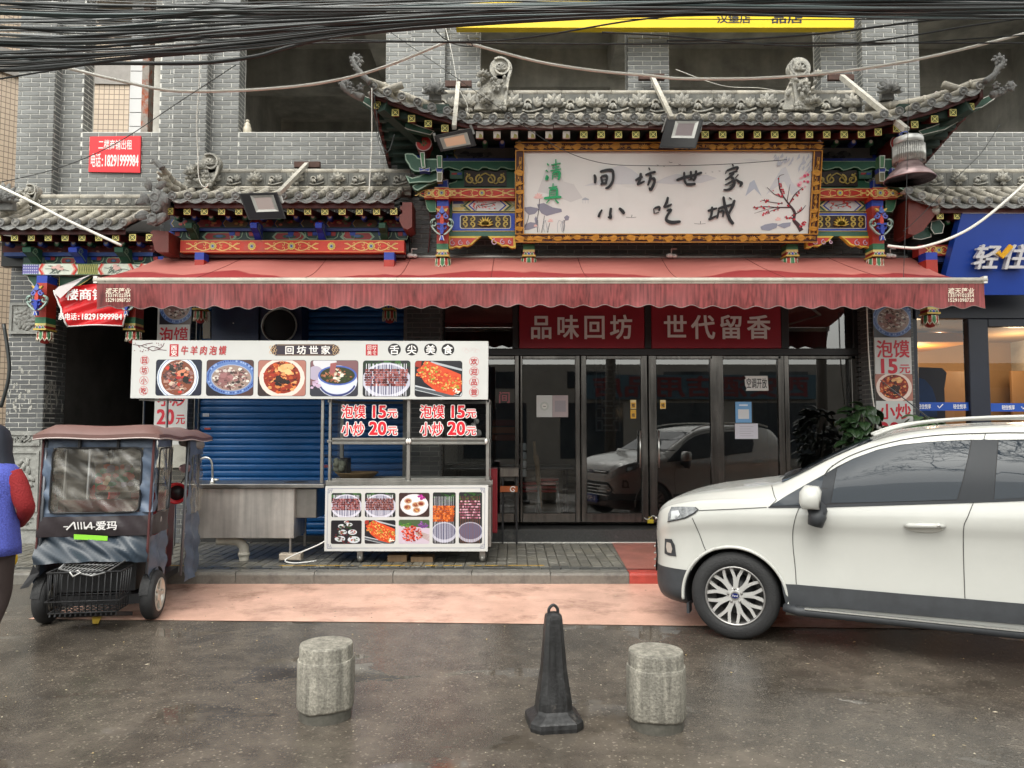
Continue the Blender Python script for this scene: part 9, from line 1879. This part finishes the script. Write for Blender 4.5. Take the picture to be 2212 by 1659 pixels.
M_slv = mat('red_knit', C(140,28,32), .85, noise=(12,.2), bump=(90,.4))
for s in (1, -1):
    b = MB(); j = lambda k: Vector((PX, PY, 0))+Vector(J[k]); P = [j('sr' if s > 0 else 'slr')+Vector((s*.0,0,-.01)), j('sr' if s > 0 else 'slr')+Vector((s*.045,0,-.07)), j('er' if s > 0 else 'el')+Vector((0,0,.05)), j('er' if s > 0 else 'el')+Vector((0,.03,-.015)), j('wr' if s > 0 else 'wl')]; b.tube(spl([tuple(p) for p in P], 5), [.074-.0013*i for i in range(21)], 16); b.build('sleeve', M_slv, PE)
loft([((0,.02,1.30),.17,.11),((0,.02,1.35),.145,.115),((0,.03,1.42),.118,.12),((0,.035,1.50),.110,.122),((0,.035,1.57),.09,.10),((0,.035,1.61),.055,.06),((0,.035,1.625),.02,.02)], 28, 'headscarf', mat('dark_flowered_scarf', (.014,.018,.03), .6, dirt=(16,C(60,50,90),.66,.70)), wob=.02)
M_trs = mat('dark_brown_trousers', C(72,60,58), .8, noise=(5,.25), streak=(10,.25))
b = MB(); pz = lambda x, y, z: (PX+x, PY+y, z)
loft([((0,0,.72),.19,.125),((0,0,.82),.195,.13),((0,0,.90),.18,.12)], 24, 'trousers_seat', M_trs)
for s, k_, a_ in ((1,'kr','ar'),(-1,'kl','al')):
    b = MB(); P = [pz(s*.095,0,.80), pz(J[k_][0]*.75+s*.03,J[k_][1]*.6,.6), pz(J[k_][0],J[k_][1],.45), pz((J[k_][0]+J[a_][0])/2,(J[k_][1]+J[a_][1])/2,.27), pz(J[a_][0],J[a_][1],.11)]; b.tube(spl(P,5), [.105-.0018*i for i in range(21)], 18); b.build('trouser_leg', M_trs, PE)
    b = MB(); q = Vector(pz(J[a_][0], J[a_][1]+.06, .045)); b.ell(q, .05,.13,.045, None, 16, 8); b.build('shoe', mat('black_shoe', (.02,.02,.02), .5), PE)
b = MB(); q = at(26,1210,5.35); b.ell(q, .035,.03,.055, Matrix.Rotation(.3,3,'Y'), 14, 8); b.ell(q+Vector((-.03,0,-.01)), .035,.03,.05, None, 12, 8); b.tube([q+Vector((0,0,.05)), q+Vector((-.05,0,.12)), q+Vector((-.08,.0,.22))], .005, 5); tag(b.build('yellow_bag', mat('yellow_plastic', C(220,180,20), .4)), 'small yellow plastic bag carried in front of the person at the left edge', 'bag')
# ---------------------------------------------------------------- plants beside the right pier
def leaf_mesh(L=.2, W=.075):
    b = MB(); n = 5
    for sg in (1, -1):
        vs = []
        for i in range(n+1):
            t = i/n; w_ = W*math.sin(math.pi*min(1, t*.9+.08))**.8; z = .02*math.sin(t*3)-.06*t*t
            vs += [(L*t, 0, z), (L*t, sg*w_*.55, z+.012), (L*t, sg*w_, z)]
        b.add(vs, [((i*3+j, (i+1)*3+j, (i+1)*3+j+1, i*3+j+1) if sg > 0 else (i*3+j, i*3+j+1, (i+1)*3+j+1, (i+1)*3+j)) for i in range(n) for j in range(2)], smooth=True)
    me = bpy.data.meshes.new('leaf'); me.from_pydata(b.v, [], b.f); me.polygons.foreach_set('use_smooth', [True]*len(b.f)); return me
def plant(label, cx, cy, Y, rx, rz, n, m, seed, L):
    c = at(cx, cy, Y); T = thing('potted_plant', (c.x, Y, ZP), label, 'plant'); rr = random.Random(seed); lm = leaf_mesh(L, L*.42); lm.materials.append(m); st_ = MB()
    for k in range(7):
        e = c+Vector((rr.uniform(-.6,.6)*rx, rr.uniform(-.15,.15), rr.uniform(.2,.8)*rz)); st_.tube(spl([(c.x+rr.uniform(-.05,.05),Y,ZP+.3),tuple(c*.5+Vector((c.x,Y,ZP+.4))*.5),tuple(e)],4), .009, 5)
    st_.build('stems', mat('plant_stem', (.08,.10,.04), .6), T)
    for k in range(n):
        t = rr.uniform(0, 6.28); u = rr.uniform(-1, 1); q = math.sqrt(max(0, 1-u*u))*rr.uniform(.4, 1); p = c+Vector((rx*q*math.cos(t), .22*q*math.sin(t), rz*u))
        az = math.atan2(math.sin(t)*.6-.5, math.cos(t))+rr.uniform(-.6,.6); link('leaf', lm, T, loc=p, rz=(rr.uniform(-.5,.5), rr.uniform(-.5,.7), az))
    b = MB(); b.lathe((c.x,Y,ZP), [(.14,0),(.19,.30),(.20,.32),(.18,.33),(.17,.28),(0,.28)], 20); b.build('pot', mat('clay_pot', (.16,.09,.06), .7), T)
plant('dark leafy potted plant between the restaurant doors and the right price banner', 1868, 950, 9.25, .30, .42, 130, mat('dark_leaf', (.022,.05,.018), .35), 3, .17)
plant('lighter green potted plant under the hotel window film, behind the car roof', 1992, 925, 9.3, .22, .16, 45, mat('light_leaf', (.06,.12,.045), .35), 5, .15)
# ---------------------------------------------------------------- inside the restaurant
M_red = mat('red_seat_vinyl', C(165,25,28), .35)
def stool(x, y, z, label):
    T = thing('stool', (x, y, z), label, 'stool', 'red stools stacked inside the restaurant'); b = MB(); b.lathe((x,y,z+.42), [(.02,0),(.15,0),(.155,.012),(.15,.03),(.0,.034)], 22); b.build('seat', M_red, T)
    for sx in (1,-1):
        for sy in (1,-1): b = MB(); b.tube([(x+sx*.12,y+sy*.12,z+.42),(x+sx*.165,y+sy*.165,z)], .009, 6); b.build('leg', M_steel, T)
for cx, lab, n in ((1142,'left stack of red stools',3),(1183,'right stack of red stools by the driftwood pole',4)):
    p = at(cx, 1050, 10.35)
    for k in range(n): stool(p.x, 10.35, .29+.05*k, '%s stool from the top in the %s' % (['top','second','third','lowest'][n-1-k], lab) if n-1-k else 'topmost stool of the %s' % lab)
b = MB(); a = lambda x, y: at(x, y, 10.25); b.tube(spl([tuple(a(1154,953)),tuple(a(1156,980)),tuple(a(1160,1000)),tuple(a(1163,1040)),tuple(a(1166,1065)),tuple(a(1168,1098))],4), [.022]*5+[.04]*3+[.034]*5+[.03]*4+[.026]*4, 10); tag(b.build('wooden_pole', mat('driftwood', (.35,.22,.11), .6, noise=(12,.3))), 'gnarled wooden pole leaning inside the left door glass', 'pole')
TBb = thing('dining_table', (-.2, 11.2, .28), 'dark dining table behind the left door glass', 'table'); b = MB(); b.bevbox((-.9,10.9,.98),(.9,11.6,1.02),.01); b.build('tabletop', mat('table_grey', (.2,.2,.2), .3), TBb)
for x in (-.8, .8):
    for y in (10.95, 11.5): b = MB(); b.box((x-.02,y-.02,.28),(x+.02,y+.02,.98)); b.build('leg', M_dark, TBb)
for k, (c1, w_) in enumerate(((C(120,60,35),.34),(C(150,95,60),.34),(C(110,50,35),.34))):
    p = at(1088, 952-k*16, 10.4); b = MB(); b.bevbox((p.x-.16,10.4,p.z-.0),(p.x+.16,10.7,p.z+.085),.006); tag(b.build('cardboard_box', mat('box_card_%d' % k, c1, .7)), ['lowest dark cardboard box', 'middle pale cardboard box', 'topmost cardboard box'][k]+' in the pile behind the glass right of the cart', 'box')
LT = thing('lattice_screen', at(1312, 930, 13.3), 'pale geometric lattice screen on the back wall behind the second door', 'screen'); pl = front(13.3); b = MB(); c = pxbox(pl, 1288, 775, 1337, 932); W, H = c[2]-c[0], c[3]-c[1]
for k in range(6):
    y = c[1]+H*k/6
    for P in ([(0,.1),(1,.1)], [(.25,.1),(.25,.9)], [(.75,.1),(.75,.9)], [(.25,.5),(.75,.5)], [(0,.9),(.25,.9)], [(.75,.9),(1,.9)], [(0,0),(0,1)], [(1,0),(1,1)]): b.stroke(pl, [(c[0]+W*x, y+H/6*yy) for x, yy in P], .03, .001*k, .02)
b.build('lattice', mat('grey_lattice', (.25,.25,.24), .6), LT)
b = MB(); p = at(1130,1000,10.15)
for k in range(4): b.lathe((p.x,10.15,at(1130,1030-k*19,10.15).z), [(.045,0),(.048,.01),(.048,.07),(.04,.1),(.02,.1)], 14)
b.build('cup_stack', M_white) ; tag(bpy.context.scene.objects['cup_stack'], 'tall stack of white cups just inside the left door', 'cups')
WT = thing('wooden_side_table', (-.62, 9.72, .12), 'wooden table with an orange end board standing right of the cart', 'table'); b = MB(); a = pxbox(front(9.5), 1080, 1012, 1120, 1030); b.bevbox((a[0],9.5,a[1]),(a[2],9.85,a[3]),.006); b.build('top_board', mat('grey_old_wood', (.16,.14,.12), .7, streak=(18,.4)), WT); a = pxbox(front(9.5), 1080, 1050, 1118, 1063); b = MB(); b.bevbox((a[0],9.49,a[1]),(a[2],9.52,a[3]),.004); b.build('end_board', mat('orange_wood', C(165,85,40), .5), WT); b = MB(); pl = front(9.485); q = pl.px(1108,1056.5); b.stroke(pl, [(q[0]+.032*math.cos(t*.5), q[1]+.032*math.sin(t*.5)) for t in range(1, 12)]+[(q[0],q[1])], .012, .001); b.build('emblem', WP, WT)
for x in (1084, 1114): a = pxbox(front(9.55), x, 1031, x+4, 1150); b = MB(); b.box((a[0],9.55,.12),(a[2],9.6,a[3])); b.build('leg', M_dark, WT)
# ---------------------------------------------------------------- the other side of the street (seen only in reflections)
OB = thing('opposite_building', (0, -12, 0), 'plain grey building across the street behind the camera', 'building'); b = MB(); b.box((-24,-14,0),(26,-11,4.2)); b.build('wall', mat('plain_render', (.34,.32,.29), .85, noise=(.6,.2)), OB)
b = MB()
for k in range(12): x = -22+4*k; b.box((x,-11.02,.3),(x+2.6,-10.98,2.6)); b.box((x+.3,-11.02,3.2),(x+2.3,-10.98,3.9))
b.build('window', mat('opposite_glass', (.03,.04,.05), .1), OB)
OS = thing('red_lettered_sign', (7, -10.8, 3.0), 'pale blue shop sign with red characters across the street, seen in the door glass', 'shop sign'); po = Pl((0,-10.8,0), (-1,0,0), (0,0,1)); b = MB(); b.slab(po, [(-12.6,2.75),(-3,2.75),(-3,3.75),(-12.6,3.75)], -.1, 0); b.build('panel', mat('pale_blue_panel', C(62,92,106), .5), OS); b = MB(); glyphs(b, po, '西安酒店用品店', (-12.3,2.85,-3.3,3.7), .02, bold=.028); b.build('lettering', mat('red_sign_letters', C(110,30,34), .4), OS)
def tree(x, y, h, seed, label):
    T = thing('bare_tree', (x, y, 0), label, 'tree', 'bare street trees behind the camera'); rr = random.Random(seed); tr = MB(); br = MB()
    tr.tube([(x,y,0),(x+.05,y,h*.3)], [.18,.15], 10); tr.build('trunk', mat('bark', (.07,.06,.05), .9), T)
    def rec(p, d, l, r_, lv):
        q = p+d*l; br.tube([p, p+d*l*.5+Vector((rr.uniform(-1,1),rr.uniform(-1,1),rr.uniform(-1,1)))*l*.08, q], [r_, r_*.85, r_*.65], 4, cap=False)
        if lv == 0: return
        for _ in range(3 if lv > 2 else 4):
            nd = (d+Vector((rr.uniform(-1,1), rr.uniform(-1,1), rr.uniform(-.35,.7)))*.75).normalized(); rec(q, nd, l*rr.uniform(.6,.85), r_*.6, lv-1)
    for _ in range(4): rec(Vector((x+.05,y,h*.3)), Vector((rr.uniform(-.8,.8),rr.uniform(-.8,.8),1)).normalized(), h*.2, .11, 6 if x < 5 else 5)
    br.build('branches', mat('bark', (.07,.06,.05), .9), T)
tree(3.0, -3.0, 14, 5, 'bare street tree behind the camera, nearer the middle'); tree(9.5, -3.0, 13, 8, 'bare street tree far right behind the camera')

# grit, butts and leaf bits on the wet road
b = MB(); rr = random.Random(12)
for k in range(420):
    y = rr.uniform(3.0, 7.6)**1.0; x = rr.uniform(-4.5, 4.5); s = rr.uniform(.002, .007); a_ = rr.uniform(0, 3.14); l = rr.choice((1, 1, 1.6, 2.5))
    P = [(x+s*l*math.cos(a_), y+s*l*math.sin(a_)), (x-s*math.sin(a_), y+s*math.cos(a_)), (x-s*l*math.cos(a_), y-s*l*math.sin(a_)), (x+s*math.sin(a_), y-s*math.cos(a_))]
    b.add([(*p, .0055) for p in P]+[(x, y, .010)], [(0,1,4),(1,2,4),(2,3,4),(3,0,4)], col=rr.choice([C(150,140,115), C(175,165,145), C(120,110,90), C(160,140,95), C(90,85,75)]))
b.build('road_grit', M_plain, None, 'stuff')
